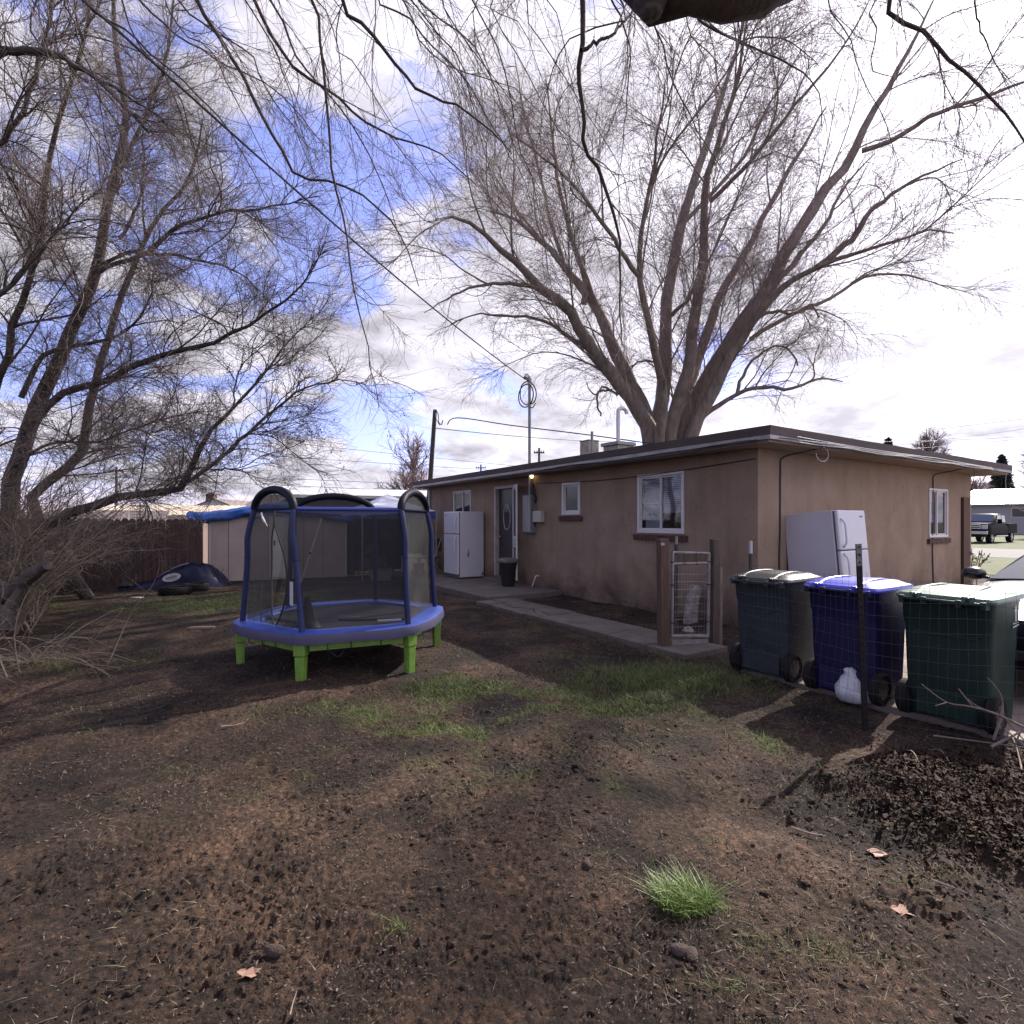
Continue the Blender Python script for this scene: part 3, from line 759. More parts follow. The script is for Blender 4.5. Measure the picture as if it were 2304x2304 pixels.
m, t, b = newmat('lit_bulb'); b.inputs['Emission Color'].default_value = (1, .72, .32, 1); b.inputs['Emission Strength'].default_value = 2.2; b.inputs['Base Color'].default_value = (.8, .7, .4, 1)
obj('bulb', me2, m, lamp, smooth=True)
yh, zh = wall_px(1215, 1298)
mb_ = MB(); mb_.tube([(-.02, yh, zh+.02), (-.10, yh, zh+.03), (-.13, yh+.01, zh-.03), (-.14, yh+.12, .05)], .014, 8, smooth=3)
obj('hose_tap', mb_, M_vinyl, house, smooth=True)
# brown plank fixed upright near the far end of the drive wall
a, c, z0, z1 = rect2(2162, 2176, 1119, 1320)
mb_ = MB(); mb_.box(a, c, -.05, -.002, .02, z1); obj('trim_board', mb_, mat('brown_board', (.075, .032, .02), .8, var=.3, vscale=5, stretch=(4, 4, .5)), house, bevel=.004)
# downpipe at the far yard corner
mb_ = MB(); mb_.tube([(-.05, LY-.06, .1), (-.05, LY-.06, 2.45)], .035, 8); obj('downpipe', mb_, M_vinyl, house, smooth=True)

# things on the roof
def on_roof(px, X):        # house-frame Y for a photo column at a given X
    r = (px-1152)/FOC
    lo, hi = 0, 14
    for _ in range(50):
        m_ = (lo+hi)/2; p = hw(X, m_)
        if p.x/p.y > r: lo = m_
        else: hi = m_
    return m_
yv = on_roof(1326, 3.2); p = hw(3.2, yv)
t1 = thing('roof_vent', 'square tan vent box on the roof beside a thin grey pipe', 'roof vent', (p.x, p.y, 2.69), (0, 0, HA), 'boxes standing on the flat roof')
zt = at(0, 994, p.y).z-2.69; hw_ = .19
mb_ = MB(); mb_.box(-hw_, hw_, -hw_, hw_, 0, zt); obj('vent_box', mb_, mat('tan_metal', (.32, .27, .20), .6, var=.35, vscale=6), t1, bevel=.02)
mb_ = MB(); mb_.box(-hw_-.012, hw_+.012, -hw_-.012, hw_+.012, zt+.002, zt+.03); obj('vent_cap', mb_, M_grey, t1, bevel=.008)
p2 = hw(2.6, on_roof(1332, 2.6)); zt = at(0, 971, p2.y).z-2.69
t2 = thing('vent_pipe', 'thin grey steel pipe standing up in front of the tan roof vent box', 'vent pipe', (p2.x, p2.y, 2.69))
mb_ = MB(); mb_.tube([(0, 0, 0), (0, 0, zt)], .036, 10); mb_.lathe([(.09, 0), (.05, .05), (.037, .07)], 12); obj('pipe', mb_, M_grey, t2, smooth=True)
yv = on_roof(1391, 3.4); p = hw(3.4, yv)
t3 = thing('roof_vent', 'wide square roof box with grey cap and white gooseneck pipe', 'roof vent', (p.x, p.y, 2.69), (0, 0, HA), 'boxes standing on the flat roof')
zt = at(0, 997, p.y).z-2.69; q = .28
mb_ = MB(); mb_.box(-q, q, -q, q, 0, zt-.09); obj('vent_box', mb_, mat('tan_metal'), t3, bevel=.01)
mb_ = MB(); mb_.box(-q-.05, q+.05, -q-.05, q+.05, zt-.088, zt); obj('vent_cap', mb_, M_grey, t3, bevel=.008)
zg = at(0, 920, p.y).z-2.69
mb_ = MB(); mb_.tube([(0, 0, zt), (0, 0, zg-.12), (.02, -.01, zg-.02), (.12, -.03, zg+.03), (.22, -.06, zg-.02), (.25, -.07, zg-.12)], .055, 12, smooth=4); obj('gooseneck_pipe', mb_, M_vinyl, t3, smooth=True)
# ================================================================== REFRIGERATORS
M_fr = mat('fridge_white', (.60, .58, .64), .35, var=.04, vscale=3)
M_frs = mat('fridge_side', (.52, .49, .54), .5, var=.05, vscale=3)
M_gap = mat('gasket_grey', (.10, .10, .11), .7)
def fridge(name, label, loc, rot, hinge_right, w=.75, d=.72, h=1.68, group='white refrigerators standing outside the house', stain=False):
    """faces -Y in its own frame; origin at floor centre"""
    t_ = thing(name, label, 'refrigerator', loc, rot, group)
    mb = MB(); mb.box(-w/2, w/2, -d/2+.07, d/2, .03, h); body = obj('body', mb, M_frs, t_, bevel=.012)
    mb = MB(); mb.box(-w/2+.01, w/2-.01, -d/2+.055, -d/2+.069, .06, h-.01); obj('door_seal', mb, M_gap, t_)
    zs = h*.66
    for z0, z1, nm in ((.10, zs-.006, 'fridge_door'), (zs+.006, h-.003, 'freezer_door')):
        mb = MB(); mb.box(-w/2, w/2, -d/2, -d/2+.052, z0, z1); dr_ = obj(nm, mb, M_fr, t_, bevel=.018)
        xs = -w/2+.07 if hinge_right else w/2-.07
        hh = MB()
        if nm == 'fridge_door': zz_ = (z1-.03, z1-.5)
        else: zz_ = (z0+.03, min(z0+.42, z1-.1))
        a_, b_ = zz_; L = b_-a_
        hh.tube([(xs, -d/2-.002, a_), (xs, -d/2-.045, a_+L*.18), (xs, -d/2-.05, a_+L*.5), (xs, -d/2-.045, a_+L*.82), (xs, -d/2-.002, b_)], .014, 8, smooth=4)
        obj('handle', hh, M_fr, dr_, smooth=True)
    mb = MB(); sx = 1 if hinge_right else -1
    mb.box(sx*(w/2-.13)-.04, sx*(w/2-.13)+.04, -d/2-.004, -d/2-.0005, h-.1, h-.078); obj('badge', mb, mat('badge_grey', (.12, .11, .14), .4), t_)
    mb = MB(); mb.box(-w/2+.02, w/2-.02, -d/2+.03, -d/2+.05, .01, .095); obj('kick_grille', mb, M_gap, t_)
    for sx in (-1, 1):
        for yy_ in (d/2-.1, -d/2+.12): mb = MB(); mb.lathe([(.02, 0), (.02, .035)], 8, Matrix.Translation((sx*(w/2-.06), yy_, 0))); obj('foot', mb, M_gap, t_)
    if stain:
        mb = MB(); X = w/2+.0015
        pts = [(X, -.08, .50), (X, -.10, .56), (X, -.085, .66), (X, -.06, .74), (X, -.055, .64), (X, -.04, .58), (X, -.07, .52)]
        mb.add(pts, [tuple(range(len(pts)))]); obj('scuff_mark', mb, M_gap, t_); mb = MB(); mb.add([(X, .30, .06), (X, .355, .06), (X, .355, .22), (X, .34, .15), (X, .31, .10)], [(0, 1, 2, 3, 4)])
        obj('scuff_mark', mb, M_gap, t_)
    return t_
# leaning fridge by the drive wall
lean = math.radians(5.0)
c = hw(.68+.375, -.47, .02)
R_ = Euler((-lean, 0, 0)).to_matrix().to_4x4()
fridge('refrigerator', 'white refrigerator tipped back against the drive wall behind the bins', (c.x, c.y, .03), (Matrix.Rotation(HA, 4, 'Z') @ R_).to_euler(), True, d=.74, h=1.60)
c = hw(-.42, 7.43+.40, .085)
fridge('refrigerator', 'white refrigerator with a stained side standing on the patio by the back door', (c.x, c.y, .085), (0, 0, HA-PI/2), False, w=.78, d=.74, h=1.66, stain=True)

# ================================================================== PATIO BITS
def swing_bin(px, pyb, pyt, z0=.085):
    p = on_ground(px, pyb, z0); h = at(0, pyt, p.y).z-z0
    t_ = thing('kitchen_bin', 'black plastic kitchen bin with a pale lid in front of the open back door', 'trash can', p, (0, 0, HA))
    mb = MB()
    def sq(w, d, z): 
        r = .04; return [(sx*(w/2-r)+r*math.cos(q), sy*(d/2-r)+r*math.sin(q), z) for sx, sy, q0 in ((1, 1, 0), (-1, 1, PI/2), (-1, -1, PI), (1, -1, 1.5*PI)) for q in (q0, q0+PI/4, q0+PI/2)]
    mb.loft([sq(.23, .21, 0), sq(.27, .25, h*.5), sq(.32, .30, h-.1)]); obj('bin_body', mb, mat('black_plastic', (.012, .012, .014), .45), t_, smooth=True)
    mb = MB(); mb.loft([sq(.36, .34, h-.1), sq(.37, .35, h-.06), sq(.34, .32, h-.03), sq(.25, .22, h)]); obj('lid', mb, mat('taupe_plastic', (.13, .10, .10), .5), t_, smooth=True)
swing_bin(1143, 1319, 1255)
# clutter on the patio behind the fridge: a dark folding chair and a bucket
p = hw(-.75, 9.05, .085)
t_ = thing('folding_chair', 'dark folding chair standing on the patio behind the refrigerator', 'chair', p, (0, 0, HA-PI/2))
mb = MB(); mb.box(-.2, .2, -.2, .18, .43, .455); obj('seat', mb, mat('chair_fabric', (.03, .03, .035), .8), t_, bevel=.008)
mb = MB(); mb.box(-.2, .2, .19, .21, .6, .95); obj('backrest', mb, mat('chair_fabric'), t_, bevel=.008)
for sx in (-.21, .21):
    mb = MB(); mb.tube([(sx, -.22, 0), (sx, .2, .98)], .011, 8); obj('leg', mb, M_metal, t_, smooth=True)
    mb = MB(); mb.tube([(sx, .24, 0), (sx, -.18, .45)], .011, 8); obj('leg', mb, M_metal, t_, smooth=True)
p = hw(-1.2, 8.9, .085)
t_ = thing('bucket', 'grey bucket on the patio edge left of the refrigerator', 'bucket', p)
mb = MB(); mb.lathe([(.11, 0), (.13, .12), (.15, .3), (.158, .305), (.15, .31), (.14, .30), (.12, .03)], 18); obj('pail', mb, M_grey, t_, smooth=True)
mb = MB(); mb.tube([(.15*math.cos(q), .04, .30+.1*math.sin(q)) for q in np.linspace(0, PI, 12)], .004, 5); obj('handle', mb, M_metal, t_)
p = hw(-1.05, 9.5, .085)
t_ = thing('plastic_table', 'low pale slatted table on the patio left of the refrigerator', 'table', p, (0, 0, HA))
mb = MB()
for k in range(6): mb.box(-.3+k*.1, -.21+k*.1, -.35, .35, .43, .455)
mb.box(-.3, .29, -.3, -.25, .40, .428); mb.box(-.3, .29, .25, .3, .40, .428); obj('tabletop', mb, M_vinyl, t_, bevel=.006)
for sx in (-.26, .25):
    for sy in (-.28, .28): mb = MB(); mb.box(sx-.02, sx+.02, sy-.02, sy+.02, 0, .40); obj('leg', mb, M_vinyl, t_)

# ================================================================== WHEELED BINS
def rring(w, d, z, r, cx_=0, cy_=0, n=4):
    out = []
    for sx, sy, q0 in ((1, 1, 0), (-1, 1, PI/2), (-1, -1, PI), (1, -1, 1.5*PI)):
        for k in range(n+1):
            q = q0+k*PI/2/n; out.append((cx_+sx*(w/2-r)+r*math.cos(q), cy_+sy*(d/2-r)+r*math.sin(q), z))
    return out
def wheelie(label, loc, rz, col, lidcol, H=.95, arrow=False, Wd=.58, D=.74):
    """own frame: back (handle, wheels) faces -X, axle along Y; origin on the ground under the axle"""
    t_ = thing('wheeled_bin', label, 'trash bin', loc, (0, 0, rz), 'wheeled trash bins in a row behind the wire fence')
    cn = '_'.join(str(round(v, 3)) for v in col)
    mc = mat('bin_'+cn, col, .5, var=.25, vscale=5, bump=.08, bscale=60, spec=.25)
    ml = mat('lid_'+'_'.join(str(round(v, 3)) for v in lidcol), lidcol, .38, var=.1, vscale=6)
    mb = MB()
    rings = [rring(.49, Wd*.86, .025, .05, .27), rring(.51, Wd*.88, .10, .06, .27)]
    rings += [rring(.535, Wd*.90, .35, .06, .27), rring(.55, Wd*.925, .62, .06, .27), rring(.555, Wd*.93, .70, .06, .27), rring(.58, Wd*.95, .735, .06, .27), rring(.60, Wd*.965, H-.07, .06, .27), rring(.62, Wd*.98, H-.05, .06, .27), rring(.62, Wd*.98, H-.02, .06, .27)]
    mb.loft(rings); body = obj('bin_body', mb, mc, t_, smooth=True, angle=30)
    # wheel housings and axle
    mb = MB()
    mb.tube([(.06, -Wd*.46, .13), (.06, Wd*.46, .13)], .012, 8); obj('axle', mb, mat('axle_steel', (.05, .045, .045), .6, metal=.4), t_)
    mb = MB(); mb.box(-.01, .10, -Wd*.32, Wd*.32, .05, .24); obj('foot_bar', mb, mc, t_, bevel=.01)
    for s_ in (-1, 1):
        M_ = Matrix.Translation((.06, s_*Wd*.46, .13)) @ Matrix.Rotation(PI/2, 4, 'X')
        mb = MB(); mb.lathe([(.083, -.022), (.12, -.034), (.131, -.024), (.133, 0), (.131, .024), (.12, .034), (.083, .022)], 28, M_, caps=False)
        wheel = obj('wheel', mb, mat('rubber', (.014, .013, .013), .75, spec=.15), t_, smooth=True)
        mb = MB(); mb.lathe([(.02, -.032), (.082, -.026), (.084, 0), (.082, .026), (.02, .032)], 20, M_)
        for k in range(6):
            q = k*PI/3; mb.box(.02, .08, -.008, .008, -.031, .031, M_ @ Matrix.Rotation(q, 4, 'Z'))
        obj('hub', mb, mat('hub_plastic', (.03, .026, .028), .5), wheel, smooth=True)
    # lid: low raised deck with ribs, rolled edge, hinge lugs
    mb = MB(); x0 = .275; z = H
    mb.loft([rring(.69, Wd*1.04, z-.035, .05, x0), rring(.70, Wd*1.05, z-.02, .06, x0), rring(.67, Wd*1.02, z, .07, x0), rring(.60, Wd*.92, z+.012, .08, x0), rring(.52, Wd*.80, z+.032, .09, x0+.01), rring(.42, Wd*.66, z+.038, .1, x0+.01)])
    lid = obj('lid', mb, ml, t_, smooth=True, angle=28)
    mb = MB()
    for y_ in (-Wd*.27, Wd*.27):
        mb.tube([(-.085, y_, z-.01), (-.02, y_, z+.006), (.10, y_, z+.032), (.3, y_*.92, z+.040), (.44, y_*.85, z+.032), (.58, y_*.9, z-.002)], [.014, .016, .015, .014, .013, .009], 8, smooth=4)
    obj('lid_rib', mb, ml, lid, smooth=True)
    mb = MB()
    mb.tube([(-.09, -Wd*.42, z-.04), (-.09, Wd*.42, z-.04)], .015, 10)
    for y_ in (-Wd*.42, -Wd*.18, Wd*.18, Wd*.42): mb.box(-.10, -.02, y_-.018, y_+.018, z-.075, z-.02)
    obj('handle', mb, mc, t_, smooth=True, bevel=.004)
    for y_ in (-Wd*.27, Wd*.27):
        mb = MB(); mb.box(-.10, -.04, y_-.032, y_-.012, z-.05, z+.01); mb.box(-.10, -.04, y_+.012, y_+.032, z-.05, z+.01); obj('hinge', mb, ml, t_, bevel=.004)
    # grip recess band and moulded bar on the back
    mb = MB(); mb.box(-.018, .03, -Wd*.34, Wd*.34, H-.30, H-.285); mb.tube([(-.0, -Wd*.36, H-.26), (.0, -Wd*.15, H-.33), (.0, Wd*.15, H-.33), (.0, Wd*.36, H-.26)], .012, 6, smooth=4); obj('moulded_band', mb, mc, t_, smooth=True)
    if arrow:
        mw = mat('label_white', (.5, .55, .52), .6)
        mb = MB(); yy = -Wd*.9825/2-.002
        def q2(x, z_): return (x, yy, z_)
        mb.add([q2(.40, .76), q2(.425, .76), q2(.425, .83), q2(.445, .83), q2(.412, .88), q2(.38, .83), q2(.40, .83)], [(0, 1, 2, 3, 4, 5, 6)])
        mb.add([q2(.345, .715), q2(.475, .725), q2(.475, .735), q2(.345, .725)], [(0, 1, 2, 3)])
        for k in range(5): mb.add([q2(.35+.025*k, .741), q2(.365+.025*k, .742), q2(.365+.025*k, .752), q2(.35+.025*k, .751)], [(0, 1, 2, 3)])
        obj('arrow_label', mb, mw, t_)
    return t_
for (lab, Y, X, col, lidc, arr, tw) in (
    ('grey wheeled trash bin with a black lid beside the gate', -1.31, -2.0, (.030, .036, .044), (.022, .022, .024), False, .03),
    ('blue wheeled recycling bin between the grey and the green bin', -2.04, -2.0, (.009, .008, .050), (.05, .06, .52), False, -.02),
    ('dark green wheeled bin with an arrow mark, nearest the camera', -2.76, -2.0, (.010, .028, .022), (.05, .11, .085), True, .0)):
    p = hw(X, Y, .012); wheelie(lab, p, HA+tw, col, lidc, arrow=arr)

# ================================================================== GATE, POSTS, WIRE FENCE
M_wood = mat('old_timber', (.095, .054, .034), .85, var=.45, vscale=7, bump=.5, bscale=30, stretch=(5, 5, .6))
M_woodg = mat('grey_timber', (.085, .058, .044), .85, var=.45, vscale=7, bump=.5, bscale=30, stretch=(5, 5, .6))
def zatp(py, d): return 1.5+(1173-py)/FOC*d
pA = on_ground(1493, 1459); pB = on_ground(1607, 1452)
gdir = (pB-pA).normalized(); ga = math.atan2(gdir.y, gdir.x)
t_ = thing('gate_post', 'thick reddish timber post left of the wire gate', 'post', pA, (0, math.radians(-.6), ga), 'timber posts either side of the gate')
mb = MB(); mb.box(-.055, .055, -.055, .055, -.05, zatp(1212, pA.y)); obj('post_timber', mb, M_wood, t_, bevel=.006)
mb = MB(); mb.box(-.055, -.01, -.064, -.0565, 1.22, 1.25); obj('nail_plate', mb, M_metal, t_)
t_ = thing('gate_post', 'thinner grey brown timber post right of the wire gate', 'post', pB, (0, math.radians(.4), ga), 'timber posts either side of the gate')
mb = MB(); mb.box(-.045, .045, -.045, .045, -.05, zatp(1213, pB.y)); obj('post_timber', mb, M_woodg, t_, bevel=.006)
mb = MB(); mb.box(.047, .085, -.04, .04, -.04, .94); obj('nailed_board', mb, mat('raw_board', (.20, .14, .11), .85, var=.3, stretch=(5, 5, .6)), t_, bevel=.004)
L = (pB-pA).length
g0 = pA+gdir*.085; M_pvc = mat('dirty_pvc', (.25, .21, .20), .6, var=.45, vscale=9)
t_ = thing('wire_gate', 'white pipe framed wire gate between the two timber posts', 'gate', g0+Vector((0, 0, .0)), (0, math.radians(.8), ga))
gw = L-.17; z0, z1 = .12, zatp(1242, 6.35)
mb = MB(); mb.tube([(.02, 0, z0), (.02, 0, z1)], .019, 8); mb.tube([(gw, 0, z0), (gw, 0, z1-.01)], .019, 8); mb.tube([(.0, 0, z0+.02), (gw, 0, z0+.0)], .024, 8); mb.box(.02, gw, -.012, .012, z0-.09, z0-.025)
mb.tube([(.02, 0, z1-.14), (gw, 0, z1-.13)], .016, 8); mb.tube([(.02, 0, z1-.005), (gw, 0, z1-.015)], .016, 8)
obj('gate_frame', mb, M_pvc, t_, smooth=True, angle=50)
mb = MB(); mb.box(.05, gw-.03, -.006, .006, z1-.118, z1-.03); obj('gate_board', mb, M_woodg, t_)
mb = MB()
for k in range(1, 13): mb.tube([(gw*k/13, .022, z0), (gw*k/13+jit(.004), .022, z1-.14)], .0013, 3)
for k in range(0, 10): mb.tube([(.02, .022, z0+.09*k+.03), (gw, .022, z0+.09*k+.03)], .0013, 3)
obj('gate_mesh', mb, M_metal, t_)
mb = MB()
for a_, b_ in ((.3, .36), (.62, .66)): mb.tube([(gw*a_, -.025, z1+.01), (gw*a_+.01, -.03, z1-.16)], .004, 5)
for zz_ in (.3, .75, 1.02): mb.tube([(.02+.028*math.cos(q), .028*math.sin(q), zz_) for q in np.linspace(0, 2*PI, 9)[:-1]], .006, 5, closed=True); mb.tube([(gw+.028*math.cos(q), .028*math.sin(q), zz_) for q in np.linspace(0, 2*PI, 9)[:-1]], .006, 5, closed=True)
obj('wire_ties', mb, M_cable, t_)
pC = at(1520, 1173, 6.9); t_ = thing('steel_pipe', 'rusty steel pipe standing just behind the gate frame', 'pipe', (pC.x, pC.y, .03))
mb = MB(); mb.tube([(0, 0, -.05), (0.01, 0, zatp(1212, 6.9)-.1)], .026, 8); obj('pipe_shaft', mb, mat('rust_brown', (.05, .035, .032), .7, var=.3), t_, smooth=True)
mb = MB(); mb.tube([(.01, 0, zatp(1212, 6.9)-.1), (0.012, 0, zatp(1212, 6.9))], .018, 8); obj('pipe_tip', mb, M_pvc, t_, smooth=True)
pD = at(1689, 1173, 6.2); t_ = thing('steel_pipe', 'dark pipe with a white top sticking up behind the grey bin', 'pipe', (pD.x, pD.y, .0))
mb = MB(); mb.tube([(0, 0, -.05), (0, 0, 1.13)], .022, 8); obj('pipe_shaft', mb, mat('rust_brown'), t_, smooth=True)
mb = MB(); mb.tube([(0, 0, 1.13), (0, 0, zatp(1217, 6.2))], .021, 8); obj('pipe_tip', mb, mat('light_grey'), t_, smooth=True)
# pale stone leaning by the wall behind the gate
ps = on_ground(1553, 1400); t_ = thing('stone_block', 'tall pale broken stone standing behind the gate', 'stone', ps, (0, math.radians(5), .4))
mb = MB(); mb.loft([[(x*(1+.0), y, z+jit(.01)) for x, y, _ in rring(w_, .13, 0, .03, ox)] for w_, z, ox in ((.18, -.03, 0), (.19, .14, 0), (.16, .3, .01), (.19, .42, .03), (.17, .5, .05), (.08, .56, .03))]); obj('stone', mb, mat('pale_stone', (.27, .235, .21), .9, var=.5, vscale=9, bump=.8, bscale=20), t_, smooth=True)
ps = on_ground(1548, 1424); t_ = thing('cobble', 'small rounded stone on the soil just inside the gate', 'stone', ps)
mb = MB(); mb.loft([[(x+jit(.008), y, z) for x, y, _ in rring(w_, w_*.8, 0, w_*.35)] for w_, z in ((.14, -.02), (.17, .03), (.1, .07), (.03, .085))]); obj('stone', mb, mat('pale_stone'), t_, smooth=True)

# wire fence: post line, T-posts, woven mesh
F0 = Vector((pA.x+.03, pA.y-.02, 0)); F1 = Vector((2.60, 3.95, 0)); F2 = Vector((3.75, 3.40, 0)); F3 = Vector((4.9, 2.85, 0))
def tpost(loc, h, rot, label):
    t_ = thing('fence_post', label, 'fence post', loc, rot, 'steel posts of the wire fence')
    mb = MB(); mb.box(-.022, .022, -.003, .003, -.1, h); mb.box(-.003, .003, .0035, .028, -.1, h)
    for k in range(int(h/.055)): mb.box(-.005, .005, -.008, -.0035, .04+k*.055, .055+k*.055)
    obj('post_steel', mb, mat('rust_dark', (.016, .012, .012), .8, var=.4, vscale=20, spec=.2), t_)
    mb = MB(); mb.box(-.0228, .0228, -.0036, .0036, h-.16, h+.002); obj('post_tip', mb, mat('faded_paint', (.11, .10, .10), .6, var=.5, vscale=30), t_)
tpost(F1, 1.335, (0, math.radians(-2.6), .2), 'tall leaning steel fence post in front of the blue bin')
tpost(F2+Vector((.1, .0, 0)), 1.2, (0, .02, -.4), 'steel fence post at the right end of the leaf heap')
fence = thing('wire_fence', 'sagging rusty woven wire fence in front of the wheeled bins', 'fence', F0)
M_wire = mat('rusty_wire', (.060, .050, .050), .7, metal=.2)
mb = MB()
def seg(a, b_, n_, hfn):
    L_ = (b_-a).length; N_ = int(L_/n_)
    nrm_ = Vector((-(b_-a).y, (b_-a).x, 0)).normalized()
    def P_(s_, z): 
        w_ = .025*math.sin(s_*5+z*3)+.012*math.sin(s_*13+z*7); p = a.lerp(b_, s_/L_)
        return p+nrm_*w_+Vector((0, 0, z+.010*math.sin(s_*6+z*5)))
    for k in range(N_+1):
        s_ = L_*k/N_; h_ = hfn(s_/L_)+jit(.02)
        mb.tube([P_(s_+jit(.004), z) for z in np.linspace(-.02, h_, 9)], .0009, 3)
    for z in [.02, .12, .22, .32, .42, .52, .62, .72, .82, .92, 1.02, 1.08]:
        mb.tube([P_(s_, min(z, hfn(s_/L_))) for s_ in np.linspace(0, L_, 40)], .0011, 3)
seg(F0, F1, .052, lambda q: .42+.68*min(1, max(0, (q-.02)/.35))); seg(F1, F2, .052, lambda q: 1.08-.04*q); seg(F2, F3, .052, lambda q: 1.04)
obj('wire_mesh', mb, M_wire, fence, world=True)
# white plastic bag at the foot of the tall post
pb = on_ground(1950, 1590); pb = pb+Vector((.03, .12, 0))
t_ = thing('plastic_bag', 'crumpled white plastic bag at the foot of the blue bin', 'bag', pb)
rings = []
for j, (z, r_) in enumerate([(-.01, .15), (.03, .17), (.08, .175), (.13, .15), (.16, .125), (.19, .10), (.22, .07), (.25, .045), (.275, .04), (.285, .012)]):
    rings.append([((r_*1.1+jit(.03))*math.cos(q)-.35*z, (r_*.6+jit(.022))*math.sin(q), z+jit(.016)) for q in np.linspace(0, 2*PI, 15)[:-1]])
mb = MB(); mb.loft(rings); o = obj('bag_film', mb, mat('bag_white', (.50, .49, .54), .3, var=.25, vscale=9, bump=.6, bscale=14), t_, smooth=True, angle=180); sb = o.modifiers.new('s', 'SUBSURF'); sb.levels = sb.render_levels = 1

# ================================================================== TRAMPOLINE
TC = Vector((-1.86, 6.03, 0))
angs = [math.radians(a) for a in (-153, -95, -38, 27, 86, 148)]      # A B C D E F
tramp = thing('trampoline', 'small children trampoline with blue pad, dark safety net and green legs', 'trampoline', TC)
M_pad = mat('pad_blue', (.018, .048, .27), .45, var=.15, vscale=6, bump=.15, bscale=20)
M_skirt = mat('skirt_violet', (.062, .055, .115), .55, var=.12, vscale=5)
M_foam = mat('pole_blue', (.012, .018, .068), .5, var=.1, spec=.3)
M_foam2 = mat('arch_blue', (.006, .007, .018), .55, spec=.15)
M_greenp = mat('leg_green', (.13, .25, .030), .5, var=.3, vscale=7)
M_matc = mat('jump_mat', (.022, .020, .024), .7, var=.25, vscale=4)
M_net = mat_net('net_black', (.011, .010, .013), .52)
PH = .46
def hexpt(k, r, z): a = angs[k % 6]; return Vector((r*math.cos(a), r*math.sin(a), z))
def hexring(r, z, round_=.28, n=10, wob=0):
    """rounded hexagon through the pole angles, sides bowed a little"""
    out = []
    for k in range(6):
        a0, a1 = angs[k], angs[(k+1) % 6]+(2*PI if k == 5 else 0)
        for j in range(n):
            tt = j/n; a = a0+(a1-a0)*tt; half = (a1-a0)/2
            flat = math.cos(half)/math.cos((tt-.5)*2*half)
            rr = r*(round_+(1-round_)*flat); rr *= 1-.035*(1-min(1, min(tt, 1-tt)*5))
            out.append((rr*math.cos(a), rr*math.sin(a), z+wob*math.sin(a*9)))
    return out
mb = MB()
mb.loft([hexring(1.18, PH-.088, wob=.008), hexring(1.188, PH-.04), hexring(1.180, PH+.002)], caps=False)
obj('skirt', mb, M_skirt, tramp, smooth=True, angle=30)
mb = MB(); mb.loft([hexring(1.178, PH+.003), hexring(1.165, PH+.009), hexring(1.03, PH+.014), hexring(.90, PH+.008), hexring(.88, PH-.01)], caps=False); obj('spring_pad', mb, M_pad, tramp, smooth=True)
mb = MB(); mb.loft([hexring(.96, PH-.016), hexring(.96, PH-.012)]); jm = obj('jumping_mat', mb, M_matc, tramp)
# pale logo strokes on the mat, a label and a scrap
mb = MB()
for k in range(7):
    x0 = -.05+k*.035; mb.add([(x0, -.08-.008*k, PH-.009), (x0+.026, -.086-.008*k, PH-.009), (x0+.024, -.045-.008*k, PH-.009), (x0+.004, -.04-.008*k, PH-.009)], [(0, 1, 2, 3)])
mb.add([(-.06, -.12, PH-.009), (.22, -.17, PH-.009), (.22, -.16, PH-.009), (-.06, -.11, PH-.009)], [(0, 1, 2, 3)])
obj('mat_print', mb, mat('print_grey', (.16, .15, .17), .7), jm)
mb = MB(); mb.box(-.12, .12, -.05, .05, 0, .004, Matrix.Translation((.60, -.50, PH+.022)) @ Matrix.Rotation(.3, 4, 'Z')); obj('warning_label', mb, mat('label_pale', (.32, .33, .42), .5), tramp)
for k in range(6):
    a = angs[k]
    t2_ = Vector((-math.sin(a), math.cos(a), 0))
    M_ = Matrix.Translation(hexpt(k, 1.06, 0)) @ Matrix.Rotation(a, 4, 'Z')
    mb = MB(); mb.hexa([(-.036, -.038, -.03), (.036, -.038, -.03), (.036, .038, -.03), (-.036, .038, -.03)], [(-.043, -.046, .25), (.043, -.046, .25), (.043, .046, .25), (-.043, .046, .25)], M_)
    mb.box(-.049, .049, -.055, .055, .256, PH-.075, M_); mb.box(-.022, .022, -.0465, .0465, .03, .22, M_)
    obj('leg', mb, M_greenp, tramp, bevel=.008)
    q0, q1 = hexpt(k, 1.06, PH-.135), hexpt(k+1, 1.06, PH-.135)
    d_ = (q1-q0).normalized(); M2 = Matrix.Translation(q0) @ Matrix.Rotation(math.atan2(d_.y, d_.x), 4, 'Z'); Lb = (q1-q0).length
    mb = MB(); mb.box(.07, Lb-.07, -.03, .03, -.03, .045, M2); mb.box(.12, Lb-.12, -.036, -.031, -.015, .02, M2); bm_ = obj('frame_beam', mb, M_greenp, tramp, bevel=.006)
    for j in range(1, 4):
        mb = MB(); xq = .07+(Lb-.14)*j/4+jit(.06); mb.tube([(xq+.045*math.cos(q)*.2, .048*math.cos(q), -.0+.055*math.sin(q)) for q in np.linspace(0, 2*PI, 9)[:-1]], .004, 4, M2, closed=True); obj('tie_cord', mb, M_cable, bm_)
    mb = MB(); mb.tube([(.25, -.04, -.04), (.32, -.05, -.10), (.38, -.04, -.05)], .003, 4, M2, smooth=3)
    obj('tie_cord', mb, M_cable, bm_)
TOP = 1.62
tangs = list(angs); tangs[1] = math.radians(-104); tangs[0] = math.radians(-149)
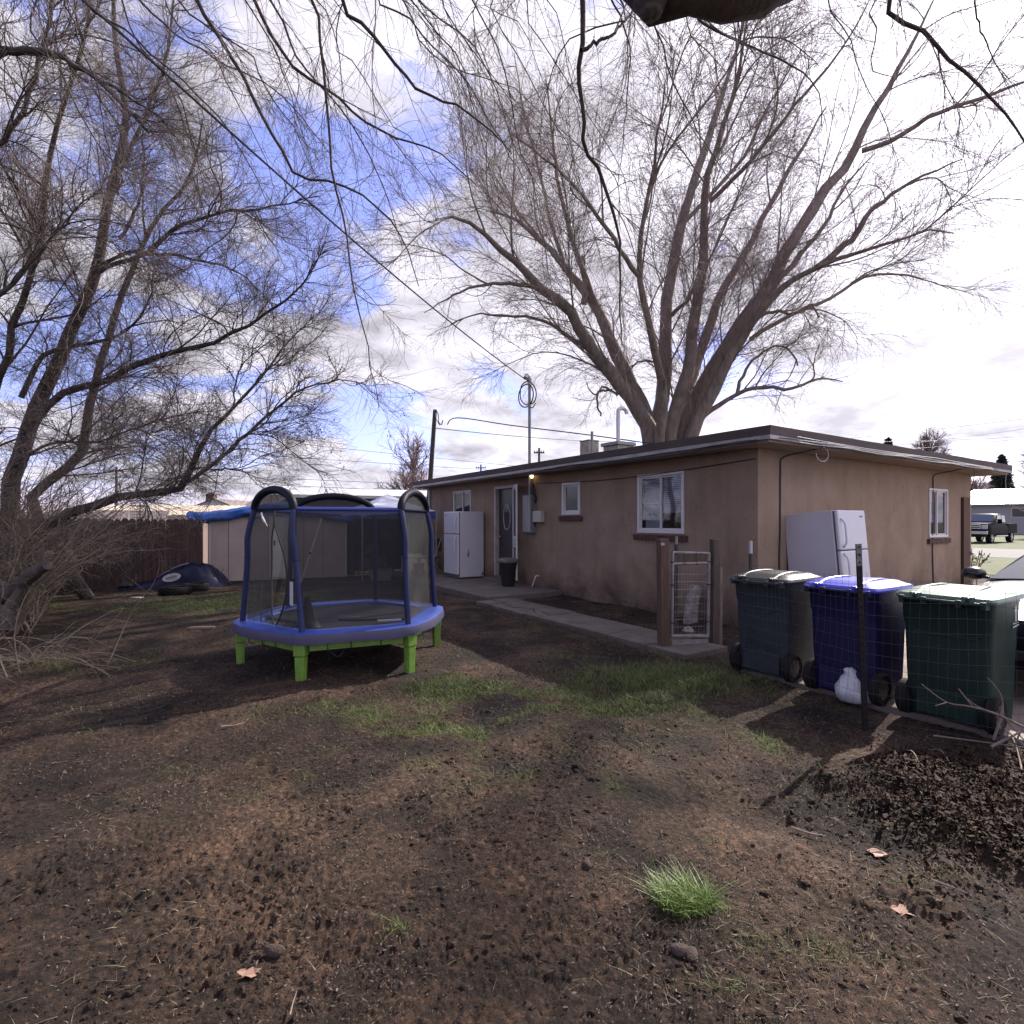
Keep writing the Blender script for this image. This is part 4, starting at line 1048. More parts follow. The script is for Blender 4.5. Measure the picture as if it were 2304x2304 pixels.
def polepts(k, rb=1.04, rt=.93, tw=0.0):
    a = angs[k % 6]; e = Vector((math.cos(a), math.sin(a), 0))
    p0, p1 = e*rb+Vector((0, 0, PH)), Vector((math.cos(tangs[k % 6])*rt, math.sin(tangs[k % 6])*rt, TOP))
    return [p0.lerp(p1, q)+e*o_ for q, o_ in ((0, 0), (.3, .006), (.58, .02), (.74, .038), (.88, .026), (1, 0))]
for k in range(6):
    mb = MB(); mb.tube(polepts(k), .029, 12, smooth=5); obj('pole', mb, M_foam, tramp, smooth=True)
    mb = MB(); e = Vector((math.cos(angs[k]), math.sin(angs[k]), 0)); mb.tube([polepts(k)[2]-Vector((0, 0, .004)), polepts(k)[2]+Vector((0, 0, .004))], .0298, 12); obj('foam_joint', mb, M_foam2, tramp)
def toppt(k): return Vector((math.cos(tangs[k % 6])*.93, math.sin(tangs[k % 6])*.93, TOP))
for k in range(6):
    a_, b_ = toppt(k), toppt(k+1); mid = (a_+b_)/2
    if k % 2 == 0:      # arched dome over A-B, C-D, E-F
        pts = [a_+(b_-a_)*(.5-.5*math.cos(q))+Vector((0, 0, .195*math.sin(q)))+mid.normalized()*Vector((1, 1, 0)).length*0 for q in np.linspace(0, PI, 15)]
        mb = MB(); mb.tube(pts, .040, 12, smooth=2); ar = obj('top_arch', mb, M_foam2, tramp, smooth=True)
        nn_ = MB(); lo = [a_.lerp(b_, i/14) for i in range(15)]
        nn_.loft([lo, [lo[i].lerp(pts[i], 1.0) if True else 0 for i in range(15)]], close=False); obj('dome_net', nn_, mat_net('dome_net', (.014, .014, .018), .80), ar, smooth=True)
        mb = MB(); mb.tube([a_, b_], .014, 8); obj('top_band', mb, M_foam2, tramp, smooth=True)
    else:
        mb = MB(); mb.tube([a_, b_], .020, 10); tb = obj('top_tube', mb, mat('tube_blue', (.03, .05, .26), .35), tramp, smooth=True)
        mb = MB()
        top = [a_.lerp(b_, i/20)+Vector((0, 0, -.01)) for i in range(21)]
        low = [p_+Vector((0, 0, -.055-.03*abs(math.sin(i*1.3))*((i*7) % 5)/4)) for i, p_ in enumerate(top)]
        mb.loft([top, low], close=False); obj('top_valance', mb, mat('valance_blue', (.03, .035, .10), .5), tramp, smooth=True)
# net panels
def pole_at(k, z):
    P_ = smooth_path(polepts(k, 1.0, .92), 6)
    for i in range(len(P_)-1):
        if P_[i].z <= z <= P_[i+1].z: return P_[i].lerp(P_[i+1], (z-P_[i].z)/max(1e-6, P_[i+1].z-P_[i].z))
    return P_[-1] if z > P_[-1].z else P_[0]
zl = [PH+.02+(TOP-PH-.03)*i/14 for i in range(15)]
for k in range(6):
    if k == 0: continue
    rows = []
    for z in zl:
        a_, b_ = pole_at(k, z), pole_at(k+1, z)
        row = []
        for i in range(17):
            q = i/16; p_ = a_.lerp(b_, q); out = Vector((p_.x, p_.y, 0)).normalized()
            sag = math.sin(PI*q)*math.sin(PI*(z-PH)/(TOP-PH)); row.append(p_-out*.05*sag+out*.010*math.sin(i*2.1+z*9+k)*sag)
        rows.append(row)
    mb = MB(); mb.loft(rows, close=False); obj('net_panel', mb, M_net, tramp, smooth=True)
# doorway side A-B: two parted net curtains with dark zip edges
for side in (0, 1):
    rows = []; edge = []
    for z in zl:
        h_ = (z-PH)/(TOP-PH); a_, b_ = pole_at(0, z), pole_at(1, z)
        open_ = .02+.30*math.sin(PI*min(1, max(0, (.86-h_)/.86)))**.8 if h_ < .86 else .0
        cen = .50+.06*math.sin(h_*3)
        q0, q1 = (0, cen-open_*.45) if side == 0 else (cen+open_*.55, 1)
        row = []
        for i in range(13):
            q = q0+(q1-q0)*i/12; p_ = a_.lerp(b_, q); out = Vector((p_.x, p_.y, 0)).normalized()
            row.append(p_-out*.03*math.sin(PI*q)*math.sin(PI*h_)+out*.028*math.sin(i*1.9+side)*(1-h_)*math.sin(PI*i/12))
        rows.append(row); edge.append(row[-1] if side == 0 else row[0])
    mb = MB(); mb.loft(rows, close=False); np_ = obj('door_net', mb, M_net, tramp, smooth=True)
    mb = MB(); mb.tube(edge, .009, 6, smooth=3); obj('zip_edge', mb, M_cable, np_, smooth=True)
a_, b_ = pole_at(0, .9), pole_at(1, .9)
mb = MB(); p_ = a_.lerp(b_, .88)*1.03; d_ = (b_-a_).normalized()*.028
mb.add([p_-d_+Vector((0, 0, -.22)), p_+d_+Vector((0, 0, -.23)), p_+d_+Vector((0, 0, .0)), p_-d_+Vector((0, 0, .0))], [(0, 1, 2, 3)]); obj('paper_tag', mb, mat('paper', (.42, .42, .46), .7), tramp)
p_ = a_.lerp(b_, .18); mb = MB(); mb.tube([(p_.x+.05, p_.y-.03, TOP-.03), (p_.x+.07, p_.y-.04, TOP-.09), (p_.x+.12, p_.y-.05, TOP-.17)], [.008, .012, .006], 6, smooth=3); obj('tie_ribbon', mb, M_vinyl, tramp)
mb = MB(); mb.tube([(.02, -.32, PH-.004), (.25, -.34, PH-.004), (.5, -.30, PH-.002), (.72, -.33, PH)], .012, 6, smooth=4); rod = obj('loose_strap', mb, M_cable, tramp, smooth=True)
mb = MB(); c0 = Vector((-.16, -.72, PH)); mb.loft([[(c0.x+(r_+jit(.015))*math.cos(q)*1.3, c0.y+(r_+jit(.01))*math.sin(q)*.8, z) for q in np.linspace(0, 2*PI, 11)[:-1]] for r_, z in ((.09, PH-.006), (.08, PH+.03), (.045, PH+.07), (.03, PH+.2), (.02, PH+.3))]); obj('bunched_net', mb, M_cable, tramp, smooth=True)
tx = thing('toy_block', 'tiny pale block lying on the trampoline mat', 'toy', TC+Vector((-.28, -.52, PH-.010)))
mb = MB(); mb.box(-.035, .035, -.022, .022, 0, .022); obj('block', mb, M_vinyl, tx, bevel=.004)
# ================================================================== SHED, CANOPY, WOODEN FENCE, CLUTTER
SA, SB = Vector((-7.28, 12.86, 0)), Vector((-4.36, 14.15, 0))
sdir = (SB-SA).normalized(); sa = math.atan2(sdir.y, sdir.x); SL = (SB-SA).length
shed = thing('garden_shed', 'beige panelled garden shed under a blue tarp in the far left corner', 'shed', SA, (0, 0, sa))
M_shed = mat('shed_beige', (.40, .32, .285), .7, var=.12, vscale=2.5, bump=.1)
M_shed2 = mat('shed_trim', (.52, .46, .43), .6)
sh_d = 1.15
def ztop(x): return 1.66+.26*(1-abs(x-SL/2)/(SL/2))
mb = MB(); mb.prism([(0, 0), (SL, 0), (SL, sh_d), (0, sh_d)], .04, 1.62)
mb.loft([[(0, y_, 1.60), (SL/2, y_, 1.88), (SL, y_, 1.60)] for y_ in (0.001, sh_d-.001)], close=True); obj('wall', mb, M_shed, shed)
mb = MB()
for x in [.45, .88, 1.33, 2.15, 2.62]: mb.box(x-.014, x-.005, -.006, -.0005, .06, 1.66); 
obj('panel_groove', mb, mat('groove', (.09, .07, .065), .8), shed)
mb = MB()
for x in (.02, 1.33, 1.80, 3.16): mb.box(x, x+.04, -.014, -.001, .05, 1.70)
obj('corner_trim', mb, M_shed2, shed)
mb = MB(); mb.box(1.37, 1.79, -.018, -.0015, .10, 1.58); sdo = obj('door', mb, mat('shed_door', (.46, .42, .40), .6, var=.1), shed, bevel=.004)
mb = MB(); mb.box(1.44, 1.48, -.04, -.019, .9, 1.02); obj('handle', mb, M_dark, sdo)
mb = MB(); mb.box(-.02, SL+.02, -.02, sh_d, -.05, .05); obj('base', mb, M_dark, shed)
M_tarp = mat('tarp_blue', (.025, .12, .45), .45, var=.25, vscale=5, bump=.4, bscale=9)
rows = []
for y_, dz, o_ in ((-.10, -.19, 0), (-.13, -.10, 0), (-.11, .0, 0), (-.02, .06, 0), (.5, .07, 0), (sh_d+.1, .06, 0), (sh_d+.13, -.2, 0)):
    rows.append([(x, y_+.025*math.sin(x*7+dz*20), ztop(min(max(x, 0), SL))+dz+.018*math.sin(x*11+y_*5)) for x in np.linspace(-.28, SL+.2, 30)])
mb = MB(); mb.loft(rows, close=False); tarp = thing('tarp', 'bright blue tarp folded over the roof of the beige shed', 'tarp', SA, (0, 0, sa)); o = obj('tarp_sheet', mb, M_tarp, tarp, smooth=True)
md = o.modifiers.new('s', 'SOLIDIFY'); md.thickness = .008
mb = MB(); mb.loft([[(-.28+r_*math.cos(q)*.6-.04*j, -.10+r_*.5*math.sin(q), 1.60+.02*j+r_*math.sin(q)) for q in np.linspace(0, 2*PI, 11)[:-1]] for j, r_ in enumerate((.10, .12, .10, .06))]); obj('tarp_fold', mb, M_tarp, tarp, smooth=True)
mb = MB(); mb.tube([(-.36, -.12, 1.62), (-.30, -.15, 1.47), (-.12, -.16, 1.40), (.0, -.12, 1.55)], .007, 5, smooth=4); obj('rope', mb, M_cabw, tarp)
# canopy tent between the shed and the house
cn = hw(-1.6, 10.15); tent = thing('canopy_tent', 'blue and white peaked canopy over dark clutter between shed and house', 'canopy', cn, (0, 0, HA))
q = 1.02; ez = 1.78
M_cb = mat('canopy_blue', (.05, .06, .24), .55); M_cw = mat('canopy_white', (.55, .56, .66), .6)
for k in range(4):
    c0 = [(-q, -q), (q, -q), (q, q), (-q, q)]; a_, b_ = c0[k], c0[(k+1) % 4]
    mb = MB(); mb.loft([[(a_[0]+(b_[0]-a_[0])*i/8, a_[1]+(b_[1]-a_[1])*i/8, ez-.03*math.sin(PI*i/8)) for i in range(9)], [((a_[0]+(b_[0]-a_[0])*i/8)*.5, (a_[1]+(b_[1]-a_[1])*i/8)*.5, ez+.20) for i in range(9)], [(0, 0, 2.26)]*9], close=False)
    obj('roof_panel', mb, M_cw if k in (0, 3) else M_cb, tent, smooth=True)
    mb = MB(); mb.loft([[(a_[0]+(b_[0]-a_[0])*i/8, a_[1]+(b_[1]-a_[1])*i/8, ez-.03*math.sin(PI*i/8)) for i in range(9)], [((a_[0]+(b_[0]-a_[0])*i/8)*1.01, (a_[1]+(b_[1]-a_[1])*i/8)*1.01, ez-.2-.02*(i % 2)) for i in range(9)]], close=False)
    obj('valance', mb, M_cb, tent)
    mb = MB(); mb.tube([(a_[0], a_[1], 0), (a_[0], a_[1], ez)], .018, 8); obj('leg', mb, M_metal, tent, smooth=True)
mb = MB(); mb.loft([[(x, q-.02+.02*math.sin(x*9), z) for x in np.linspace(-q, q, 30)] for z in (.05, ez-.05)], close=False); mb.loft([[(-q+.03+.02*math.sin(y_*9), y_, z) for y_ in np.linspace(-.2, q, 20)] for z in (.05, ez-.05)], close=False); obj('side_sheet', mb, mat('dark_tarp', (.018, .018, .024), .7), tent, smooth=True)
p = hw(-1.9, 10.4); t_ = thing('storage_shelf', 'dark storage shelf with boxes under the canopy tent', 'shelf', p, (0, 0, HA))
mb = MB()
for z in (.2, .6, 1.0, 1.35): mb.box(-.5, .5, -.2, .2, z, z+.025)
obj('shelf_board', mb, mat('chair_fabric'), t_)
for sx in (-.49, .49):
    for sy in (-.19, .19): mb = MB(); mb.box(sx-.012, sx+.012, sy-.012, sy+.012, 0, 1.45); obj('leg', mb, M_dark, t_)
mb = MB()
for x, z, w_, h_ in ((-.3, .226, .3, .26), (.15, .226, .36, .3), (-.1, .626, .4, .22), (.3, 1.026, .25, .2)): mb.box(x-w_/2, x+w_/2, -.15, .12, z, z+h_)
obj('stored_box', mb, mat('box_brown', (.09, .065, .055), .8, var=.5), t_, bevel=.01)
p = at(900, 1173, 13.6); t_ = thing('plastic_tub', 'pale storage tub on the ground under the canopy edge', 'tub', (p.x-.5, p.y-.0, 0), (0, 0, .3))
mb = MB(); mb.hexa([(-.24, -.16, 0), (.24, -.16, 0), (.24, .16, 0), (-.24, .16, 0)], [(-.28, -.2, .26), (.28, -.2, .26), (.28, .2, .26), (-.28, .2, .26)]); obj('tub', mb, mat('tub_grey', (.16, .16, .18), .6), t_, bevel=.015)
mb = MB(); mb.box(-.3, .3, -.215, .215, .262, .285); obj('lid', mb, mat('tub_red', (.14, .05, .04), .6), t_, bevel=.008)
# pole leaning on the shed front
p = SA+sdir*2.05+Vector((.35, -.85, 0)); t_ = thing('leaning_pole', 'thin pale pole leaning across the front of the beige shed', 'pole', p)
mb = MB(); mb.tube([(0, 0, 0), (.28, .62, 1.58)], .017, 8); obj('pole_shaft', mb, M_shed2, t_, smooth=True)
mb = MB(); mb.tube([(.12, .27, .70), (.13, .28, .74)], .03, 8); obj('clamp', mb, M_dark, t_)

# dog-eared board fence
WA, WB = Vector((-13.6, 10.75, 0)), Vector((-7.20, 12.35, 0)); wd_ = (WB-WA).normalized(); wa = math.atan2(wd_.y, wd_.x); WL = (WB-WA).length
wf = thing('board_fence', 'dark red brown dog-eared board fence behind the tarp heap', 'fence', WA, (0, 0, wa))
M_board = mat('fence_board', (.070, .038, .030), .85, var=.6, vscale=2.6, bump=.5, bscale=20, stretch=(7, 1, .5))
mb = MB(); x = 0
while x < WL:
    w_ = .138+jit(.004); h_ = 1.56+jit(.012); dy_ = jit(.004)
    mb.add([(x, dy_, .02), (x+w_, dy_, .02), (x+w_, dy_, h_-.05), (x+w_-.035, dy_, h_), (x+.035, dy_, h_), (x, dy_, h_-.05), (x, dy_+.016, .02), (x+w_, dy_+.016, .02), (x+w_, dy_+.016, h_-.05), (x+w_-.035, dy_+.016, h_), (x+.035, dy_+.016, h_), (x, dy_+.016, h_-.05)],
           [(0, 1, 2, 3, 4, 5), (11, 10, 9, 8, 7, 6)]+[(i, (i+1) % 6+0, (i+1) % 6+6, i+6) for i in range(6)])
    x += w_+rnd.choice((.004, .007, .012))
obj('boards', mb, M_board, wf)
mb = MB()
for z in (.35, 1.25): mb.box(0, WL, .024, .062, z, z+.085)
obj('rail', mb, M_board, wf)
for k in range(4): mb = MB(); mb.box(k*WL/3-.045, k*WL/3+.045, .066, .156, 0, 1.5); obj('post', mb, M_board, wf)

# covered heap: dark vinyl pool folded up with a white oval badge, on tyres
hc = on_ground(392, 1322); heap = thing('tarp_heap', 'dark blue vinyl sheet heaped against the board fence with a white oval badge', 'tarp', (hc.x, hc.y+.15, 0), (0, 0, wa))
n_ = 46; rows = []
for j in range(18):
    v_ = j/17*2-1; row = []
    for i in range(n_):
        u_ = i/(n_-1)*2-1
        prof = np.interp(u_, [-1, -.62, -.25, .12, .35, .7, 1], [.0, .12, .30, .50, .56, .44, .0])
        z = prof*max(0, 1-abs(v_)**2.4)**.6 + .03*math.sin(u_*14+v_*5)*(1-v_*v_)+.02*math.sin(u_*31+v_*11)*(1-v_*v_)
        row.append((u_*1.05, v_*.42+.04*math.sin(u_*9), max(z, -.02)+.01))
    rows.append(row)
mb = MB(); mb.loft(rows, close=False); obj('vinyl_sheet', mb, mat('vinyl_navy', (.011, .012, .040), .4, var=.5, vscale=3, spec=.3), heap, smooth=True)
M_ = Matrix.Translation((.02, -.475, .26)) @ Matrix.Rotation(math.radians(-13), 4, 'Y')
ov = [(.185*math.cos(q), 0, .085*math.sin(q)) for q in np.linspace(0, 2*PI, 29)[:-1]]
mb = MB(); mb.loft([ov, [(x, -.008, z) for x, y, z in ov]], M=M_); bd = obj('oval_badge', mb, mat('badge_white', (.62, .62, .64), .6), heap)
mb = MB()
for k in range(7): mb.box(-.11+k*.032, -.11+k*.032+.022, -.0105, -.0085, -.022+.01*(k % 2), .028, M_)
mb.box(-.10, .10, -.0105, -.0085, -.046, -.036, M_); obj('badge_print', mb, mat('badge_grey'), bd)
mb = MB(); mb.tube([(-.1, -.1, .42), (.1, -.14, .50), (.25, -.14, .54)], .02, 6, smooth=3); mb.tube([(-.35, -.2, .25), (-.25, -.22, .32), (-.1, -.2, .40)], .012, 6, smooth=3); obj('fold_edge', mb, mat('fold_pale', (.22, .23, .33), .4), heap, smooth=True)
for (px, py, lab, w_) in ((395, 1338, 'black tyre lying flat in front of the blue vinyl heap', .30), (440, 1330, 'black tyre lying between the vinyl heap and the shed', .26)):
    c = on_ground(px, py); t_ = thing('tyre', lab, 'tyre', c, (0, 0, 0), 'tyres beside the vinyl heap')
    mb = MB(); mb.lathe([(w_*.62, .01), (w_*.9, .0), (w_, .04), (w_, .13), (w_*.9, .17), (w_*.62, .16), (w_*.56, .085)], 28, caps=False); obj('tread', mb, mat('rubber'), t_, smooth=True)
    mb = MB(); mb.lathe([(w_*.60, .03), (w_*.60, .14)], 20); obj('inner_wall', mb, M_dark, t_)
c = on_ground(290, 1322); t_ = thing('junk_bag', 'small dark rubbish bag beside the vinyl heap', 'bag', c)
mb = MB(); mb.loft([[((r_+jit(.03))*math.cos(q), (r_+jit(.03))*math.sin(q), z) for q in np.linspace(0, 2*PI, 12)[:-1]] for r_, z in ((.18, -.01), (.24, .06), (.2, .16), (.1, .23), (.03, .25))]); obj('bag_film', mb, mat('black_plastic'), t_, smooth=True)
for (px, py, lab) in ((307, 1347, 'flat pale scrap on the soil before the vinyl heap'), (168, 1329, 'small white scrap at the foot of the board fence')):
    c = on_ground(px, py); t_ = thing('litter_scrap', lab, 'litter', (c.x, c.y, .012))
    mb = MB(); mb.prism([(-.11, -.03), (.1, -.05), (.12, .03), (-.08, .04)] if px > 200 else [(-.04, -.04), (.05, -.03), (.04, .04), (-.04, .03)], 0, .02 if px > 200 else .07); obj('scrap', mb, M_vinyl, t_, bevel=.003)
c = on_ground(455, 1417); t_ = thing('wood_offcut', 'short plank lying on the bare soil left of the trampoline', 'wood', (c.x, c.y, .01), (0, 0, .15))
mb = MB(); mb.box(-.16, .16, -.03, .03, 0, .035); obj('plank', mb, mat('raw_board'), t_, bevel=.004)
# covered barbecue by the thicket
c = on_ground(122, 1336); t_ = thing('barbecue', 'black barbecue with a rounded grey lid beside the thicket', 'barbecue', c, (0, 0, .2))
mb = MB(); mb.hexa([(-.26, -.2, .02), (.26, -.2, .02), (.26, .2, .02), (-.26, .2, .02)], [(-.30, -.24, .62), (.30, -.24, .62), (.30, .24, .62), (-.30, .24, .62)]); obj('cabinet', mb, M_dark, t_, bevel=.02)
mb = MB(); mb.loft([[(x, .24*math.cos(q), .64+.26*math.sin(q)) for q in np.linspace(0, PI, 12)] for x in (-.31, .31)]); lidb = obj('lid', mb, mat('lid_grey', (.16, .165, .18), .35, metal=.3, var=.4, vscale=6), t_, smooth=True)
mb = MB(); mb.tube([(-.2, -.24, .72), (-.2, -.29, .72), (.2, -.29, .72), (.2, -.24, .72)], .01, 6); obj('handle', mb, M_metal, lidb)
for sx in (-.25, .25): mb = MB(); mb.tube([(sx, -.2, 0), (sx, -.2, .1)], .03, 10); obj('foot', mb, mat('rubber'), t_)
# wire basket and small stick antenna above the fence
p = at(315, 1146, 13.2); t_ = thing('wire_basket', 'black wire basket standing above the fence top', 'basket', (p.x, p.y, 1.25))
mb = MB()
for z in np.linspace(.28, .62, 6): mb.tube([(-.14, -.12, z), (.14, -.12, z), (.14, .12, z), (-.14, .12, z)], .005, 4, closed=True)
for x in np.linspace(-.14, .14, 7): mb.tube([(x, -.12, .28), (x, -.12, .62)], .004, 4); mb.tube([(x, .12, .28), (x, .12, .62)], .004, 4)
obj('basket_wire', mb, M_cable, t_); mb = MB(); mb.tube([(0, 0, -1.25), (0, 0, .72)], .015, 6); mb.box(-.16, .16, -.14, .14, .62, .64); obj('stand', mb, M_cable, t_)

# ================================================================== NEIGHBOURING ROOFS
def gable(name, label, cat, c, rz, L, Wd, eave, ridge, wallm, roofm, over=.35, windows=0, chimney=None, group=None):
    """ridge runs along local x"""
    t_ = thing(name, label, cat, (c[0], c[1], 0), (0, 0, rz), group)
    mb = MB(); mb.box(-L/2, L/2, -Wd/2, Wd/2, 0, eave)
    mb.loft([[(x, -Wd/2, eave-.002), (x, 0, ridge-.05), (x, Wd/2, eave-.002)] for x in (-L/2, L/2)]); obj('wall', mb, wallm, t_)
    th = .14; k_ = (ridge-eave)/(Wd/2); o_ = over
    mb = MB()
    for s_ in (-1, 1):
        y1, z1 = s_*(Wd/2+o_), eave-k_*o_
        mb.loft([[(x, 0, ridge), (x, y1, z1), (x, y1, z1+th), (x, 0, ridge+th)] for x in (-L/2-o_, L/2+o_)])
    rf_ = obj('roof', mb, roofm, t_)
    if chimney:
        cx_, cy_, w_, zt_, cm = chimney; mb = MB(); mb.box(cx_-w_/2, cx_+w_/2, cy_-w_/2, cy_+w_/2, ridge-1, zt_); ch_ = obj('chimney', mb, cm, rf_)
        mb = MB(); mb.box(cx_-w_*.6, cx_+w_*.6, cy_-w_*.6, cy_+w_*.6, zt_+.002, zt_+.12)
        for k in (-.25, .1, .35): mb.tube([(cx_+w_*k, cy_, zt_+.1), (cx_+w_*k, cy_, zt_+.42)], w_*.1, 8)
        obj('chimney_cap', mb, cm, ch_)
    for i in range(windows):
        xw = -L/2+L*(i+.5)/windows
        for s_ in (-1, 1):
            mb = MB(); mb.box(xw-.6, xw+.6, s_*Wd/2-.03, s_*Wd/2+.03, eave-1.6, eave-.5); w2 = obj('window', mb, M_vinyl, t_)
            mb = MB(); mb.box(xw-.53, xw+.53, s_*Wd/2-.04, s_*Wd/2+.04, eave-1.53, eave-.57); obj('pane', mb, mat('dark_pane'), w2)
    return t_
M_wsid = mat('white_siding', (.50, .50, .52), .7, var=.08); M_shng = mat('brown_shingle', (.15, .12, .11), .9, var=.35, vscale=2)
M_tanr = mat('tan_roof', (.42, .34, .26), .6, var=.2, vscale=1.5, stretch=(.4, 6, 6))
# low ribbed tan roof just beyond the board fence
c = at(318, 1173, 19); t_ = thing('carport', 'low tan ribbed roof just beyond the board fence', 'carport', (c.x, c.y, 0), (0, 0, .12))
mb = MB(); rows = [[(x, y_, z+.035*(i % 2)) for i, x in enumerate(np.linspace(-3.0, 2.6, 44))] for y_, z in ((-1.6, 1.70), (2.6, 2.12))]; mb.loft(rows, close=False); o = obj('roof', mb, M_tanr, t_); md = o.modifiers.new('s', 'SOLIDIFY'); md.thickness = .03
mb = MB(); mb.box(-3.0, 2.6, -1.66, -1.62, 1.56, 1.70); obj('fascia', mb, M_tanr, t_)
mb = MB(); mb.box(-2.9, 2.5, -1.5, 2.5, 0, 1.62); obj('wall', mb, mat('carport_wall', (.16, .11, .10), .8), t_)
c = at(240, 1173, 15.2); t_ = thing('roof_panel_stack', 'cream ribbed panels leaning up beyond the board fence', 'panels', (c.x, c.y, 0), (0, 0, .25))
mb = MB(); mb.loft([[(x, y_, z+.0) for x in np.linspace(-1.5, 1.5, 25)] for y_, z in ((0, 1.45), (.25, 1.82))], close=False)
for x in np.linspace(-1.5, 1.5, 13): mb.box(x, x+.03, -.01, .0, 1.45, 1.70)
mb.box(-1.5, 1.52, .0, .03, 1.2, 1.5); obj('panel_sheet', mb, mat('cream_panel', (.52, .43, .36), .6), t_); mb = MB(); mb.box(-1.4, 1.4, .05, .2, 0, 1.44); obj('trestle', mb, M_dark, t_)
c = at(487, 1173, 110); gable('gable_house', 'distant grey white gable house with a brick chimney, left of the blue tarp', 'house', (c.x, c.y+6), PI/2, 14, 9.5, 4.2, 6.0, M_wsid, M_shng, chimney=(-5.5, 1.3, 1.5, 7.0, M_brick))
c = at(640, 1173, 72); gable('gable_house', 'distant brown gable roofed house with tan chimney behind the trampoline', 'house', (c.x, c.y+3), -.15, 9.5, 7.5, 3.4, 5.1, mat('brown_wall', (.12, .07, .055), .8), M_shng, chimney=(1.2, -.8, .85, 5.75, mat('tan_brick', (.34, .24, .16), .8)))
c = at(870, 1173, 27); t_ = gable('long_house', 'long low grey green house behind the canopy tent', 'house', (c.x+.6, c.y+2), .38, 11, 5.5, 2.62, 3.05, mat('green_wall', (.10, .105, .085), .8, var=.1), mat('pale_roof', (.42, .42, .43), .6, var=.1), over=.3)
c = at(2290, 1173, 58); t_ = gable('long_house', 'white low building with a bright roof across the street', 'house', (c.x+6, c.y+7), HA-PI/2+.35, 26, 9, 3.55, 5.3, mat('pale_wall', (.34, .33, .34), .8), mat('metal_roof_bright', (.62, .62, .64), .35, metal=.2), over=.4, windows=5)

# ================================================================== VEHICLES
M_black = mat('car_black', (.008, .008, .016), .3, spec=.08)
M_chrome = mat('chrome', (.6, .6, .62), .12, metal=1.0)
M_cglass = mat('car_glass', (.035, .04, .045), .03, spec=.9, coat=1.0)
M_tyre = mat('rubber'); M_lamp = mat('headlamp', (.45, .46, .48), .1, coat=1.0)
def wheelset(t_, xs, hwid, r, w_, hubm):
    for x in xs:
        for s_ in (-1, 1):
            M_ = Matrix.Translation((x, s_*(hwid-w_/2+.012), r)) @ Matrix.Rotation(PI/2, 4, 'X')
            mb = MB(); mb.lathe([(r*.62, -w_/2), (r*.93, -w_/2), (r, -w_*.38), (r, w_*.38), (r*.93, w_/2), (r*.62, w_/2)], 28, M_, caps=False); wh_ = obj('wheel', mb, M_tyre, t_, smooth=True)
            mb = MB(); mb.lathe([(r*.16, -w_*.42), (r*.2, -w_*.3), (r*.61, -w_*.44), (r*.63, -w_*.3), (r*.63, w_*.3), (r*.61, w_*.44), (r*.2, w_*.3), (r*.16, w_*.42)], 24, M_)
            for k in range(6): mb.box(r*.14, r*.6, -r*.06, r*.06, -w_*.47, w_*.47, M_ @ Matrix.Rotation(k*PI/3, 4, 'Z'))
            obj('rim', mb, hubm, wh_, smooth=True, angle=25)
